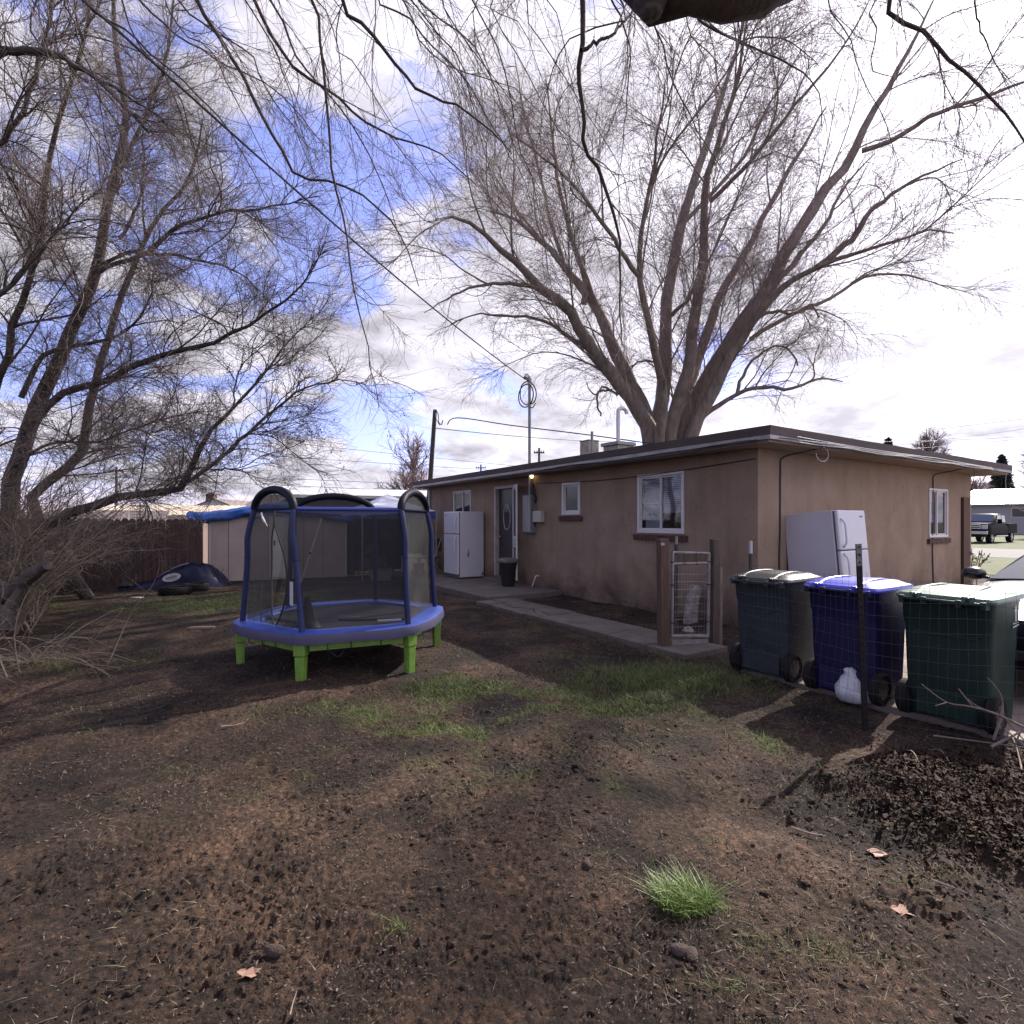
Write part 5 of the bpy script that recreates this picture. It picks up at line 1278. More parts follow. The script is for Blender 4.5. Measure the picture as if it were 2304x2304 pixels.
def coupe():
    cc = hw(1.25, -3.05, .012); t_ = thing('parked_car', 'black low sedan with a glaring hood parked beside the green bin', 'car', cc, (0, 0, HA+PI))
    W_ = .88
    #        x     zlow  shoulder top  width
    st = [(-2.22, .42, .62, .66, .62), (-2.15, .30, .74, .80, .78), (-1.7, .24, .80, .88, .86), (-1.0, .20, .82, .89, .88), (0, .20, .81, .87, .88), (.55, .20, .80, .875, .88), (1.0, .20, .77, .855, .88), (1.5, .22, .72, .81, .87), (1.95, .24, .64, .74, .82), (2.15, .27, .55, .66, .72), (2.22, .34, .47, .55, .60)]
    rings = []
    for x, zl, sh, tp_, w_ in st:
        rings.append([(x, -w_*.88, zl), (x, -w_*.985, zl+.10), (x, -w_, (zl+sh)/2), (x, -w_*.97, sh), (x, -w_*.90, sh+(tp_-sh)*.45), (x, -w_*.72, tp_-.012), (x, -w_*.35, tp_+.006), (x, 0, tp_+.012),
                      (x, w_*.35, tp_+.006), (x, w_*.72, tp_-.012), (x, w_*.90, sh+(tp_-sh)*.45), (x, w_*.97, sh), (x, w_, (zl+sh)/2), (x, w_*.985, zl+.10), (x, w_*.88, zl)])
    mb = MB(); mb.loft(rings); obj('body', mb, M_black, t_, smooth=True, angle=60)
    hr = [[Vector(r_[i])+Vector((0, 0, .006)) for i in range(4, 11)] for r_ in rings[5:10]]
    mb = MB(); mb.loft(hr, close=False); obj('hood', mb, mat('hood_glare', (.55, .55, .58), .22, metal=.9), t_, smooth=True)  # sky glare put into the hood colour: pale metallic over the black body
    # glasshouse
    G = [(-1.75, .86, .70, .02), (-1.2, .86, .72, .24), (-.75, .86, .74, .40), (-.35, .86, .74, .42), (0.02, .86, .75, .30), (.62, .845, .80, .005)]
    rg = []
    for x, zb, w_, h_ in G: rg.append([(x, -w_, zb), (x, -w_+.10*h_/.42, zb+h_*.75), (x, -w_+.26*h_/.42, zb+h_*.97), (x, 0, zb+h_+.02), (x, w_-.26*h_/.42, zb+h_*.97), (x, w_-.10*h_/.42, zb+h_*.75), (x, w_, zb)])
    mb = MB(); mb.loft(rg); gh = obj('cabin', mb, M_black, t_, smooth=True, angle=40)
    def gpt(x, k, inset=0):
        xs = [g[0] for g in G]
        v = [np.interp(x, xs, [rg[i][k][j] for i in range(len(G))]) for j in range(3)]; return Vector(v)
    mb = MB(); rows = []
    for x in np.linspace(.58, -.28, 8): rows.append([gpt(x, 1)*1+Vector((0, .05, 0)), gpt(x, 2), gpt(x, 3), gpt(x, 4), gpt(x, 5)*1-Vector((0, .05, 0))])
    rows = [[p_+Vector((.006, 0, .008)) for p_ in r_] for r_ in rows]; mb.loft(rows, close=False); obj('windscreen', mb, M_cglass, t_, smooth=True)
    for s_, (ka, kb) in ((-1, (0, 1)), (1, (6, 5))):
        mb = MB(); mb.loft([[gpt(x, ka)+Vector((0, s_*.006, .02)), gpt(x, kb)+Vector((0, s_*.008, -.01))] for x in np.linspace(.45, -1.1, 9)], close=False); obj('side_window', mb, M_cglass, t_, smooth=True)
        M_ = Matrix.Translation((.42, s_*(W_+.09), .905))
        mb = MB(); mb.loft([[(x, r_*1.5*math.cos(q), r_*math.sin(q)) for q in np.linspace(0, 2*PI, 15)[:-1]] for x, r_ in ((-.06, .045), (-.05, .072), (.0, .075), (.05, .06), (.075, .03))], M=M_); mb.box(-.03, .03, -.14 if s_ > 0 else .05, -.05 if s_ > 0 else .14, -.05, -.02, M_)
        obj('wing_mirror', mb, mat('mirror_black', (.008, .008, .010), .3), t_, smooth=True)
        mb = MB(); M_ = Matrix.Translation((2.06, s_*.58, .56)) @ Matrix.Rotation(s_*.45, 4, 'Z')
        mb.lathe([(.02, .07), (.06, .06), (.09, .02), (.1, -.05)], 16, M_ @ Matrix.Rotation(PI/2, 4, 'Y')); obj('headlight', mb, M_lamp, t_, smooth=True)
    mb = MB(); mb.tube([(.66, .25, .885), (.63, -.05, .90), (.60, -.35, .895)], .009, 6, smooth=3); mb.tube([(.66, -.30, .885), (.63, -.5, .89), (.6, -.68, .875)], .009, 6, smooth=3); obj('wiper', mb, M_tyre, t_)
    mb = MB(); mb.box(2.205, 2.235, -.38, .38, .36, .44); obj('grille', mb, M_dark, t_, bevel=.01)
    pass
    wheelset(t_, (1.32, -1.32), .88, .31, .2, M_chrome)
coupe()
def pickup():
    p1 = hw(39.7, 8.5); cc = hw(39.7+1.95, 9.42); t_ = thing('pickup_truck', 'black crew cab pickup truck with chrome grille parked across the street', 'truck', cc, (0, 0, HA+PI))
    bl = mat('truck_black', (.012, .011, .013), .35, spec=.01)
    mb = MB(); mb.loft([[(x, y_*w_, z) for y_, z in ((-1, .62), (-1.0, 1.02), (-.96, 1.2), (-.9, h_), (0, h_+.03), (.9, h_), (.96, 1.2), (1.0, 1.02), (1, .62))] for x, w_, h_ in ((2.85, .92, 1.26), (2.78, .97, 1.33), (2.0, .98, 1.38), (1.2, .98, 1.40), (-.9, .98, 1.36), (-1.1, .98, 1.36))]); obj('body', mb, bl, t_, smooth=True, angle=35)
    mb = MB(); mb.box(-3.0, -1.12, -.98, .98, .66, 1.36); obj('cargo_bed', mb, bl, t_, bevel=.04)
    mb = MB(); mb.box(-2.9, -1.2, -.86, .86, 1.362, 1.368); obj('bed_floor', mb, M_dark, t_)
    G = [(1.25, 1.40, .90, .02), (.55, 1.40, .88, .58), (.2, 1.40, .88, .66), (-.8, 1.40, .88, .65), (-1.1, 1.38, .88, .5), (-1.15, 1.38, .88, .02)]
    rg = [[(x, -w_, zb), (x, -w_+.16*h_, zb+h_*.9), (x, -w_*.5, zb+h_), (x, w_*.5, zb+h_), (x, w_-.16*h_, zb+h_*.9), (x, w_, zb)] for x, zb, w_, h_ in G]
    mb = MB(); mb.loft(rg); obj('cabin', mb, bl, t_, smooth=True, angle=30)
    mb = MB(); mb.add([(1.2, -.78, 1.47), (1.2, .78, 1.47), (.64, .70, 1.92), (.64, -.70, 1.92)], [(0, 1, 2, 3)], Matrix.Translation((.03, 0, .03))); obj('windscreen', mb, M_cglass, t_)
    for s_ in (-1, 1):
        for x0, x1, x2, x3 in ((.95, .55, -.10, -.10), (-.2, -.2, -.85, -.85)):
            mb = MB(); mb.add([(x0, s_*.905, 1.44), (x1, s_*.83, 1.90), (x2, s_*.83, 1.93), (x3, s_*.905, 1.44)], [(0, 1, 2, 3)]); obj('side_window', mb, M_cglass, t_)
        mb = MB(); mb.box(2.80, 2.89, s_*.80-.16, s_*.80+.16, .98, 1.26); obj('headlight', mb, M_lamp, t_, bevel=.02)
        mb = MB(); mb.box(.98, 1.08, s_*1.08-.12, s_*1.08+.12, 1.35, 1.66); obj('wing_mirror', mb, bl, t_, bevel=.03)
        mb = MB(); mb.tube([(-.9, s_*.98, .5), (1.4, s_*.98, .5)], .05, 8); obj('running_board', mb, M_chrome, t_, smooth=True)
    mb = MB()
    for z in (1.0, 1.12, 1.24): mb.box(2.86, 2.93, -.6, .6, z, z+.07)
    mb.box(2.86, 2.93, -.62, -.56, .98, 1.32); mb.box(2.86, 2.93, .56, .62, .98, 1.32); obj('grille', mb, M_chrome, t_, bevel=.01)
    mb = MB(); mb.tube([(2.94, .13*math.cos(q), 1.15+.055*math.sin(q)) for q in np.linspace(0, 2*PI, 17)[:-1]], .015, 6, closed=True); obj('emblem', mb, M_chrome, t_)
    mb = MB(); mb.box(2.82, 3.0, -.98, .98, .62, .86); obj('front_bumper', mb, M_chrome, t_, bevel=.04)
    for s_ in (-1, 1): mb = MB(); mb.lathe([(.06, 0), (.07, .02)], 12, Matrix.Translation((3.0, s_*.72, .74)) @ Matrix.Rotation(PI/2, 4, 'Y')); obj('fog_light', mb, M_lamp, t_)
    mb = MB(); mb.box(-2.9, 2.7, -.8, .8, .45, .64); obj('chassis', mb, M_dark, t_)
    wheelset(t_, (1.95, -1.95), .96, .42, .28, M_chrome)
pickup()

# ================================================================== POLES AND WIRES
M_pole = mat('pole_wood', (.060, .045, .042), .9, var=.35, vscale=4)
pp = at(963, 1173, 22); t_ = thing('utility_pole', 'leaning dark wooden utility pole behind the far end of the house', 'utility pole', (pp.x, pp.y, 0), group='utility poles')
ztp = zatp(922, 22)
mb = MB(); mb.tube([(-.12, 0, 0), (.29, 0, ztp)], [.12, .085], 12); obj('pole_shaft', mb, M_pole, t_, smooth=True)
mb = MB(); mb.tube([(.29, -.08, ztp-.02), (.42, -.1, ztp-.15), (.45, -.1, ztp-.5), (.56, -.1, ztp-.62), (.62, -.1, ztp-.45)], .02, 6, smooth=4); mb.tube([(.29, -.08, ztp-.1), (.36, -.1, ztp-.4), (.5, -.1, ztp-.66)], .015, 6, smooth=4); obj('wire_loop', mb, M_cable, t_)
def farpole(px, pyt, d, arm, lab):
    p_ = at(px, pyt, d); t_ = thing('utility_pole', lab, 'utility pole', (p_.x, p_.y, 0), group='utility poles')
    mb = MB(); mb.tube([(0, 0, 0), (0, 0, p_.z)], [.16, .11], 8); obj('pole_shaft', mb, M_pole, t_, smooth=True)
    mb = MB(); mb.box(-arm, arm, -.06, .06, p_.z-.55, p_.z-.42); obj('crossarm', mb, M_pole, t_)
    mb = MB()
    for x in (-arm*.85, -arm*.4, arm*.4, arm*.85): mb.lathe([(.05, 0), (.07, .08), (.03, .18)], 8, Matrix.Translation((x, 0, p_.z-.42)))
    obj('insulator', mb, M_grey, t_)
farpole(1082, 1045, 75, .75, 'distant pole with a crossarm peeping over the roof, left of the mast')
farpole(1213, 1008, 55, .55, 'distant pole peeping over the roof just right of the mast')
farpole(262, 1050, 60, .8, 'distant pole seen through the branches above the tan roof')
M_wirec = mat('line_wire', (.16, .15, .18), .6)
def wire(pts, r, label, sm=6, m=M_wirec):
    o_ = thing('overhead_wire', label, 'wire', pts[0], group='overhead wires')
    mb = MB(); mb.tube([Vector(p_)-Vector(pts[0]) for p_ in pts], r, 5, smooth=sm); obj('wire_strand', mb, m, o_)
mp_ = hw(-.2, mym-.03, mz+.08)
def sagline(a, b_, sag, n_=12): return [a.lerp(b_, i/n_)-Vector((0, 0, 4*sag*(i/n_)*(1-i/n_))) for i in range(n_+1)]
wire(sagline(mp_, at(256, 60, 4.1), .12), .011, 'thick service cable running from the mast up across the left branches', 2, M_cable)
b_ = at(256, 60, 4.1); wire(sagline(b_, b_+(b_-mp_)*.7, .0, 3), .011, 'end of the service cable passing overhead out of view', 1, M_cable)
pt0 = Vector((pp.x+.29, pp.y, ztp))
wire([pt0+Vector((.5, 0, -.6)), at(1030, 940, 21.5), at(1150, 957, 20.5), at(1320, 978, 19.5), at(1480, 1000, 19)], .022, 'slack black cable from the wooden pole to behind the big tree', 5, M_cable)
for (a, b2, lab) in (((978, 963, 22), (1500, 992, 40), 'thin wire from the wooden pole running right over the roof'),
    ((-200, 1050, 60), (1560, 1128, 60), 'lowest thin line crossing the far sky behind the trampoline'), ((-200, 1035, 60), (1560, 1112, 60), 'second thin line from the bottom crossing the far sky'),
    ((-200, 965, 62), (1400, 1075, 62), 'middle thin line crossing the far sky above the yard'), ((-200, 900, 64), (1300, 1062, 64), 'upper thin line crossing the far sky above the yard'),
    ((1700, 1006, 45), (2600, 902, 45), 'upper wire in the sky right of the tree above the house roof'), ((2000, 1003, 50), (2600, 916, 50), 'second wire in the right sky above the house roof'),
    ((2050, 1010, 55), (2600, 947, 55), 'third wire in the right sky above the house roof'), ((1990, 994, 60), (2600, 962, 60), 'lowest wire in the right sky above the house roof')):
    wire(sagline(at(*a), at(*b2), .25), .022 if a[2] < 60 else .026, lab, 2)
# ================================================================== TREES (bare, early spring)
def unit(v): return v/np.maximum(np.linalg.norm(v, axis=-1, keepdims=True), 1e-9)
def tubes(P, R, k=3):
    B, Nn, _ = P.shape
    T = np.empty_like(P); T[:, 1:-1] = P[:, 2:]-P[:, :-2]; T[:, 0] = P[:, 1]-P[:, 0]; T[:, -1] = P[:, -1]-P[:, -2]; T = unit(T)
    mean = unit(P[:, -1]-P[:, 0]); ref = unit(np.cross(mean, rng.normal(size=(B, 3))))[:, None]
    n1 = unit(np.cross(T, ref)); n2 = np.cross(T, n1)
    a = np.arange(k)*2*PI/k
    V = P[:, :, None]+R[:, :, None, None]*(n1[:, :, None]*np.cos(a)[None, None, :, None]+n2[:, :, None]*np.sin(a)[None, None, :, None])
    V = V.reshape(-1, 3)
    base = (np.arange(B)*Nn*k)[:, None, None]+(np.arange(Nn-1)*k)[None, :, None]+np.arange(k)[None, None, :]
    nxt = (np.arange(B)*Nn*k)[:, None, None]+(np.arange(Nn-1)*k)[None, :, None]+((np.arange(k)+1) % k)[None, None, :]
    return V, np.stack([base, nxt, nxt+k, base+k], -1).reshape(-1, 4)
def resample(pts, radii, Nn):
    """one traced limb -> evenly spaced points"""
    P_ = np.array([tuple(p) for p in smooth_path([Vector(p) for p in pts], 6)])
    d = np.concatenate([[0], np.cumsum(np.linalg.norm(np.diff(P_, axis=0), axis=1))]); s = np.linspace(0, d[-1], Nn)
    out = np.stack([np.interp(s, d, P_[:, i]) for i in range(3)], 1)
    return out, np.interp(s, np.linspace(0, d[-1], len(radii)), radii), d[-1]
def branch(P, R, n, length, lenvar, spread, Nn, wander, trop, r0, r1, smin=.15, smax=1.0, wts=None, taper_len=.55, clampr=.75):
    """n child branches on a batch of parents. spread: angle off the parent; trop: vector the growth bends towards"""
    B, M, _ = P.shape
    w = np.linalg.norm(P[:, -1]-P[:, 0], axis=1) if wts is None else wts
    idx = rng.choice(B, n, p=w/w.sum())
    s = rng.uniform(smin, smax, n); f = s*(M-1); i0 = np.minimum(f.astype(int), M-2); fr = (f-i0)[:, None]
    p0 = P[idx, i0]*(1-fr)+P[idx, i0+1]*fr
    T = unit(P[idx, i0+1]-P[idx, i0]); pr = R[idx, i0]
    side = unit(np.cross(T, rng.normal(size=(n, 3))))
    an = rng.normal(spread, spread*.28, n)[:, None]
    D = unit(T*np.cos(an)+side*np.sin(an))
    L = length*(1-taper_len*s)*rng.uniform(1-lenvar, 1+lenvar, n)
    out = np.empty((n, Nn, 3)); out[:, 0] = p0; step = (L/(Nn-1))[:, None]
    W_ = rng.normal(size=(n, 3))*wander
    for j in range(1, Nn):
        W_ = W_*.6+rng.normal(size=(n, 3))*wander
        D = unit(D+W_+np.array(trop)*(1/(Nn-1)))
        out[:, j] = out[:, j-1]+D*step
    ra = np.minimum(r0*rng.uniform(.7, 1.25, n), pr*clampr)
    Rr = ra[:, None]*(1-np.linspace(0, 1, Nn)[None]*(1-r1))
    return out, Rr
def buds(P, R, per, size):
    B, M, _ = P.shape; n = int(B*per)
    idx = rng.integers(0, B, n); s = rng.uniform(.2, 1, n)*(M-1); i0 = np.minimum(s.astype(int), M-2); fr = (s-i0)[:, None]
    c = P[idx, i0]*(1-fr)+P[idx, i0+1]*fr+rng.normal(size=(n, 3))*size*.4
    u = unit(rng.normal(size=(n, 3)))*size*rng.uniform(.6, 1.5, n)[:, None]; v = unit(np.cross(u, rng.normal(size=(n, 3))))*size*.5
    V = np.stack([c-u, c+v, c+u, c-v], 1).reshape(-1, 3); o = np.arange(n)*4
    return V, np.stack([o, o+1, o+2, o+3], 1)
def limbs_to_batch(limbs, Nn=14):
    Ps, Rs = [], []
    for pts, radii in limbs:
        p, r, _ = resample(pts, radii, Nn); Ps.append(p); Rs.append(r)
    return np.array(Ps), np.array(Rs)
def roughen(P, amt):
    P = P.copy(); P[:, 1:-1] += rng.normal(size=P[:, 1:-1].shape)*amt; return P
M_bark = mat('bark_grey', (.20, .160, .135), .92, var=.45, vscale=5, bump=1.0, bscale=14, stretch=(1.5, 1.5, .35))
M_twigp = mat('twig_purple', (.19, .125, .128), .8, var=.3, vscale=2)
M_bud = mat('bud_red', (.13, .050, .060), .7)
M_barkd = mat('bark_dark', (.068, .052, .046), .92, var=.5, vscale=6, bump=.8, bscale=18, stretch=(1.5, 1.5, .5))
M_twigd = mat('twig_dark', (.18, .135, .120), .85, var=.4, vscale=3)
M_twigl = mat('twig_pale', (.20, .15, .115), .8, var=.5, vscale=6)

# ---- the great tree behind the house
base = Vector((5.55, 20.6, 0))
big = thing('maple_tree', 'huge bare spreading tree with many trunks behind the house', 'tree', base)
def T3(l): return [tp(p) for p in l]
B0 = Vector((5.55, 20.6, 0))
def lim(l, r, d0=20.5):
    pts = T3(l); a = pts[0]; foot = Vector((B0.x+(a.x-B0.x)*.35, B0.y+(a.y-B0.y)*.3, 0))
    return ([foot, foot.lerp(a, .5)]+pts, [r[0]*1.15]+r)
limbs = [
 lim([(1232, 830, 20.3), (1186, 750, 20), (1131, 675, 19.6), (1076, 590, 19), (1026, 545, 18.6), (966, 485, 18), (905, 437, 17.4), (860, 407, 17), (822, 415, 16.6)], [.40, .36, .30, .24, .18, .10, .03]),
 lim([(1225, 815, 20.8), (1191, 725, 21), (1151, 645, 21.3), (1126, 580, 21.8), (1066, 505, 22.2), (1016, 450, 22.6), (966, 410, 23), (925, 398, 23.4)], [.38, .34, .28, .2, .12, .04]),
 lim([(1238, 825, 21.2), (1253, 700, 21.6), (1261, 550, 22), (1286, 425, 22.4), (1316, 325, 22.8), (1336, 260, 23), (1366, 165, 23.4), (1401, 50, 23.8), (1420, -40, 24)], [.33, .30, .25, .18, .10, .03]),
 lim([(1264, 825, 20.2), (1296, 700, 19.6), (1316, 575, 19), (1328, 450, 18.4), (1330, 350, 17.8), (1360, 250, 17.2), (1390, 150, 16.6), (1412, 20, 16)], [.33, .28, .23, .16, .09, .03]),
 lim([(1288, 820, 20.6), (1346, 700, 20.7), (1406, 600, 20.8), (1451, 545, 20.9), (1486, 470, 21), (1521, 420, 21.1), (1556, 355, 21.2), (1601, 305, 21.4), (1626, 250, 21.6), (1681, 155, 22), (1726, 75, 22.4), (1766, -10, 22.8)], [.42, .38, .33, .27, .21, .15, .09, .03]),
 lim([(1305, 822, 20.0), (1366, 700, 19.2), (1416, 615, 18.6), (1466, 550, 18), (1541, 505, 17.4), (1616, 475, 16.8), (1686, 455, 16.2), (1746, 435, 15.8), (1800, 440, 15.4)], [.36, .31, .26, .18, .11, .06, .02]),
 lim([(1246, 825, 19.8), (1248, 720, 18.8), (1225, 620, 17.6), (1205, 520, 16.6), (1215, 400, 15.6), (1240, 270, 14.8), (1255, 150, 14)], [.25, .21, .16, .11, .06, .02]),
 lim([(1272, 822, 21.6), (1310, 700, 22.8), (1360, 560, 24), (1430, 430, 25), (1500, 300, 26), (1560, 200, 27)], [.28, .24, .18, .12, .03]),
]
sub = [
 ([(1131, 675, 19.6), (1066, 628, 19.3), (1016, 602, 19), (966, 596, 18.8), (900, 592, 18.5), (850, 612, 18.2)], [.09, .06, .04, .015]),
 ([(1101, 575, 21.5), (1104, 530, 21.4), (1098, 485, 21.4)], [.13, .12, .09]),
 ([(1126, 580, 21.8), (1085, 470, 21), (1060, 380, 20.4), (1045, 280, 20), (1030, 150, 19.6)], [.12, .09, .06, .02]),
 ([(1026, 545, 18.6), (960, 535, 18.2), (900, 540, 17.8), (850, 560, 17.4), (800, 590, 17)], [.09, .06, .035, .012]),
 ([(1626, 285, 21.4), (1681, 265, 21), (1766, 215, 20.6), (1850, 185, 20.2), (1932, 155, 20), (2000, 130, 20)], [.10, .08, .06, .02]),
 ([(1451, 545, 20.9), (1511, 480, 21.6), (1556, 425, 22.2), (1596, 350, 22.8), (1650, 290, 23.4)], [.12, .09, .06, .02]),
 ([(1541, 505, 17.4), (1606, 450, 17), (1641, 400, 16.6), (1716, 345, 16.2), (1816, 300, 15.6)], [.12, .09, .05, .015]),
 ([(1326, 785, 20.2), (1391, 742, 19.8), (1441, 730, 19.6), (1486, 735, 19.4), (1541, 715, 19.2), (1590, 720, 19)], [.11, .08, .07, .05, .02]),
 ([(1391, 742, 19.8), (1405, 700, 19.9), (1436, 665, 20), (1476, 653, 20), (1500, 675, 20), (1505, 690, 20)], [.07, .05, .04, .03]),
 ([(1406, 610, 20.8), (1450, 590, 20.4), (1500, 590, 20), (1530, 575, 19.8), (1545, 600, 19.7)], [.08, .06, .05, .03]),
 ([(1416, 640, 20.5), (1480, 600, 20.8), (1560, 565, 21), (1640, 520, 21.4), (1720, 520, 21.6), (1790, 545, 21.8)], [.09, .07, .05, .015]),
 ([(1165, 745, 20), (1140, 730, 19.8), (1120, 745, 19.7), (1105, 720, 19.6)], [.05, .04, .03, .015]),
 ([(1155, 735, 20), (1130, 740, 19.8), (1128, 765, 19.7), (1133, 785, 19.7)], [.05, .045, .04, .03]),
 ([(1261, 600, 22), (1300, 560, 21), (1320, 500, 20.4), (1325, 420, 20)], [.09, .07, .04, .02]),
 ([(1256, 690, 21.6), (1215, 680, 21), (1195, 690, 20.8), (1180, 720, 20.6)], [.05, .04, .03, .015]),
 ([(1286, 425, 22.4), (1330, 380, 23), (1400, 300, 24), (1450, 200, 25), (1520, 80, 26)], [.10, .08, .05, .02]),
 ([(1066, 505, 22.2), (1040, 420, 23), (1020, 330, 24), (990, 220, 25), (970, 100, 26)], [.10, .07, .05, .02]),
 ([(1205, 520, 16.6), (1150, 440, 15.6), (1090, 360, 15), (1030, 300, 14.4), (960, 250, 14)], [.08, .06, .04, .015]),
 ([(1340, 380, 18), (1420, 300, 17), (1500, 200, 16.2), (1590, 90, 15.6), (1640, 0, 15)], [.08, .06, .04, .015]),
]
P0, R0 = limbs_to_batch(limbs, 26); P0 = roughen(P0, .030); R0 = R0*.86*(1+rng.normal(0, .035, R0.shape))
P1a, R1a = limbs_to_batch([(T3(l), r) for l, r in sub], 16); P1a = roughen(P1a, .02)
V1, F1_ = tubes(P0, R0, 10); V2, F2_ = tubes(P1a, R1a, 7)
V, F = joinVF([(V1, F1_), (V2, F2_)])
npobj('trunk', V, F, M_bark, big, world=True)
Pb = [P0[i] for i in range(len(P0))]
up = (0, 0, .35)
wts0 = np.array([1.25, 1.0, 1.0, .9, 1.3, 1.2, .8, .9])
# secondary limbs
A1, AR1 = branch(P0, R0, 90, 6.6, .3, .46, 12, .06, (0, 0, .2), .034, .22, .30, .98, wts=wts0, taper_len=.5)
A1b, AR1b = branch(P1a, R1a, 38, 3.4, .3, .6, 12, .11, (0, 0, .15), .035, .25, .2, .98, taper_len=.5)
C1 = np.concatenate([A1, A1b]); CR1 = np.concatenate([AR1, AR1b])
C2, CR2 = branch(C1, CR1, 1900, 2.7, .35, .50, 9, .10, (0, 0, .0), .010, .35, .12, 1.0, taper_len=.45)
D2, DR2 = branch(P1a, R1a, 130, 2.2, .35, .65, 9, .13, (0, 0, .0), .018, .35, .15, 1.0)
C2 = np.concatenate([C2, D2]); CR2 = np.concatenate([CR2, DR2])
C3, CR3 = branch(C2, CR2, 21000, 1.15, .4, .50, 6, .14, (0, 0, -.15), .0050, .5, .1, 1.0, taper_len=.35)
C4, CR4 = branch(C3, CR3, 34000, .5, .4, .6, 4, .18, (0, 0, .0), .0034, .6, .1, 1.0, taper_len=.3)
V, F = joinVF([tubes(C1, CR1, 6), tubes(C2, CR2, 4)]); npobj('branches', V, F, M_bark, big, world=True)
V, F = joinVF([tubes(C3, CR3, 3), tubes(C4, CR4, 3)]); npobj('twigs', V, F, M_twigp, big, world=True)
V, F = buds(C4, CR4, 1.8, .018); tag(npobj('buds', V, F, M_bud, big, world=True, smooth=False), None, kind='stuff')
print('big tree', len(C4))

# ---- the tree on the left
LB = Vector((-8.9, 9.4, 0)); lt = thing('bare_tree', 'tall dark bare tree leaning over the yard on the left', 'tree', LB)
def foot(l, base_, r): 
    pts = T3(l); return ([base_, base_.lerp(pts[0], .5)]+pts, [r[0]*1.2]+r)
ll = [
 foot([(20, 930, 9.2), (50, 825, 9.1), (100, 700, 9), (150, 590, 8.9), (185, 500, 8.8), (205, 375, 8.7), (225, 300, 8.6), (235, 200, 8.5), (220, 100, 8.4), (214, -20, 8.3)], LB, [.21, .19, .16, .13, .10, .07, .045]),
 foot([(60, 940, 10.2), (150, 860, 10.2), (165, 780, 10.2), (185, 700, 10.2), (230, 560, 10.1), (280, 440, 10), (340, 360, 9.8), (372, 290, 9.6), (382, 225, 9.5)], LB+Vector((.7, 1.0, 0)), [.15, .13, .11, .08, .05, .02]),
 foot([(-40, 900, 8.6), (-20, 780, 8.3), (20, 640, 8), (70, 480, 7.6), (90, 330, 7.3), (120, 200, 7), (160, 80, 6.8), (170, -30, 6.6)], LB+Vector((-.5, -.3, 0)), [.10, .09, .075, .06, .045, .03]),
]
ls = [
 ([(50, 825, 9.1), (110, 745, 9), (200, 720, 8.8), (275, 680, 8.6), (350, 660, 8.4), (415, 640, 8.2), (480, 605, 8), (540, 565, 7.9), (590, 510, 7.8), (615, 455, 7.7)], [.10, .085, .07, .05, .03, .01]),
 ([(40, 750, 9.1), (80, 672, 9), (125, 655, 8.8), (210, 640, 8.6), (265, 600, 8.4), (285, 560, 8.3), (290, 500, 8.2)], [.07, .055, .04, .025, .01]),
 ([(170, 540, 8.8), (190, 510, 8.8), (280, 475, 8.5), (320, 435, 8.3), (350, 420, 8.2), (425, 400, 8), (500, 392, 7.8), (600, 370, 7.6)], [.06, .05, .038, .025, .010]),
 ([(185, 500, 8.8), (240, 478, 8.8), (300, 480, 8.8), (375, 490, 8.8), (450, 515, 8.7), (520, 580, 8.6)], [.045, .035, .022, .008]),
 ([(205, 400, 8.7), (215, 350, 8.9), (260, 250, 9), (300, 150, 9), (320, 65, 9), (330, -30, 9)], [.06, .05, .04, .02]),
 ([(225, 450, 9.4), (265, 380, 9.2), (272, 300, 9), (270, 250, 9), (300, 180, 9)], [.045, .03, .02, .01]),
 # low limb sweeping right over the board fence
 ([(-30, 1060, 8.2), (95, 985, 8.4), (167, 959, 8.5), (215, 940, 8.5), (263, 933, 8.5), (334, 925, 8.5), (372, 858, 8.5), (410, 797, 8.5), (440, 770, 8.4), (500, 700, 8.3), (545, 640, 8.2), (590, 600, 8.1)], [.15, .13, .11, .095, .085, .05, .035, .02, .008]),
 ([(334, 925, 8.5), (391, 887, 8.4), (461, 823, 8.3), (520, 770, 8.2), (570, 735, 8.1), (640, 718, 8.0), (690, 725, 8.0)], [.06, .05, .035, .022, .008]),
 ([(391, 887, 8.4), (440, 885, 8.3), (480, 900, 8.2), (500, 930, 8.2)], [.025, .018, .012, .006]),
 ([(440, 765, 8.4), (450, 700, 8.4), (490, 650, 8.3), (540, 600, 8.2)], [.02, .015, .01, .006]),
 ([(-60, 130, 5.6), (0, 105, 5.5), (50, 98, 5.4), (125, 110, 5.3), (210, 175, 5.2), (280, 250, 5.2)], [.07, .055, .04, .02]),
 ([(-60, 320, 6), (20, 250, 6), (70, 130, 6), (90, 40, 6), (110, -40, 6)], [.05, .04, .03, .02]),
 ([(-60, 590, 6.5), (40, 520, 6.6), (140, 400, 6.8), (210, 330, 7)], [.05, .035, .02, .01]),
 ([(20, 880, 9), (90, 840, 8.9), (190, 830, 8.7), (280, 800, 8.5), (360, 780, 8.3), (420, 790, 8.2)], [.04, .03, .02, .008]),
]
P0, R0 = limbs_to_batch(ll, 24); P0 = roughen(P0, .012); R0 = R0*.62
P1a, R1a = limbs_to_batch([(T3(l), r) for l, r in ls], 20); R1a = R1a*.64; P1a = roughen(P1a, .012)
V, F = joinVF([tubes(P0, R0, 10), tubes(P1a, R1a, 8)]); npobj('trunk', V, F, M_barkd, lt, world=True)
PA, RA = P0, R0
A1, AR1 = branch(PA, RA, 46, 2.6, .3, .75, 12, .10, (0, 0, .1), .018, .3, .25, .98)
B1, BR1 = branch(P1a, R1a, 90, 1.7, .3, .65, 12, .11, (0, 0, .1), .012, .3, .12, .98)
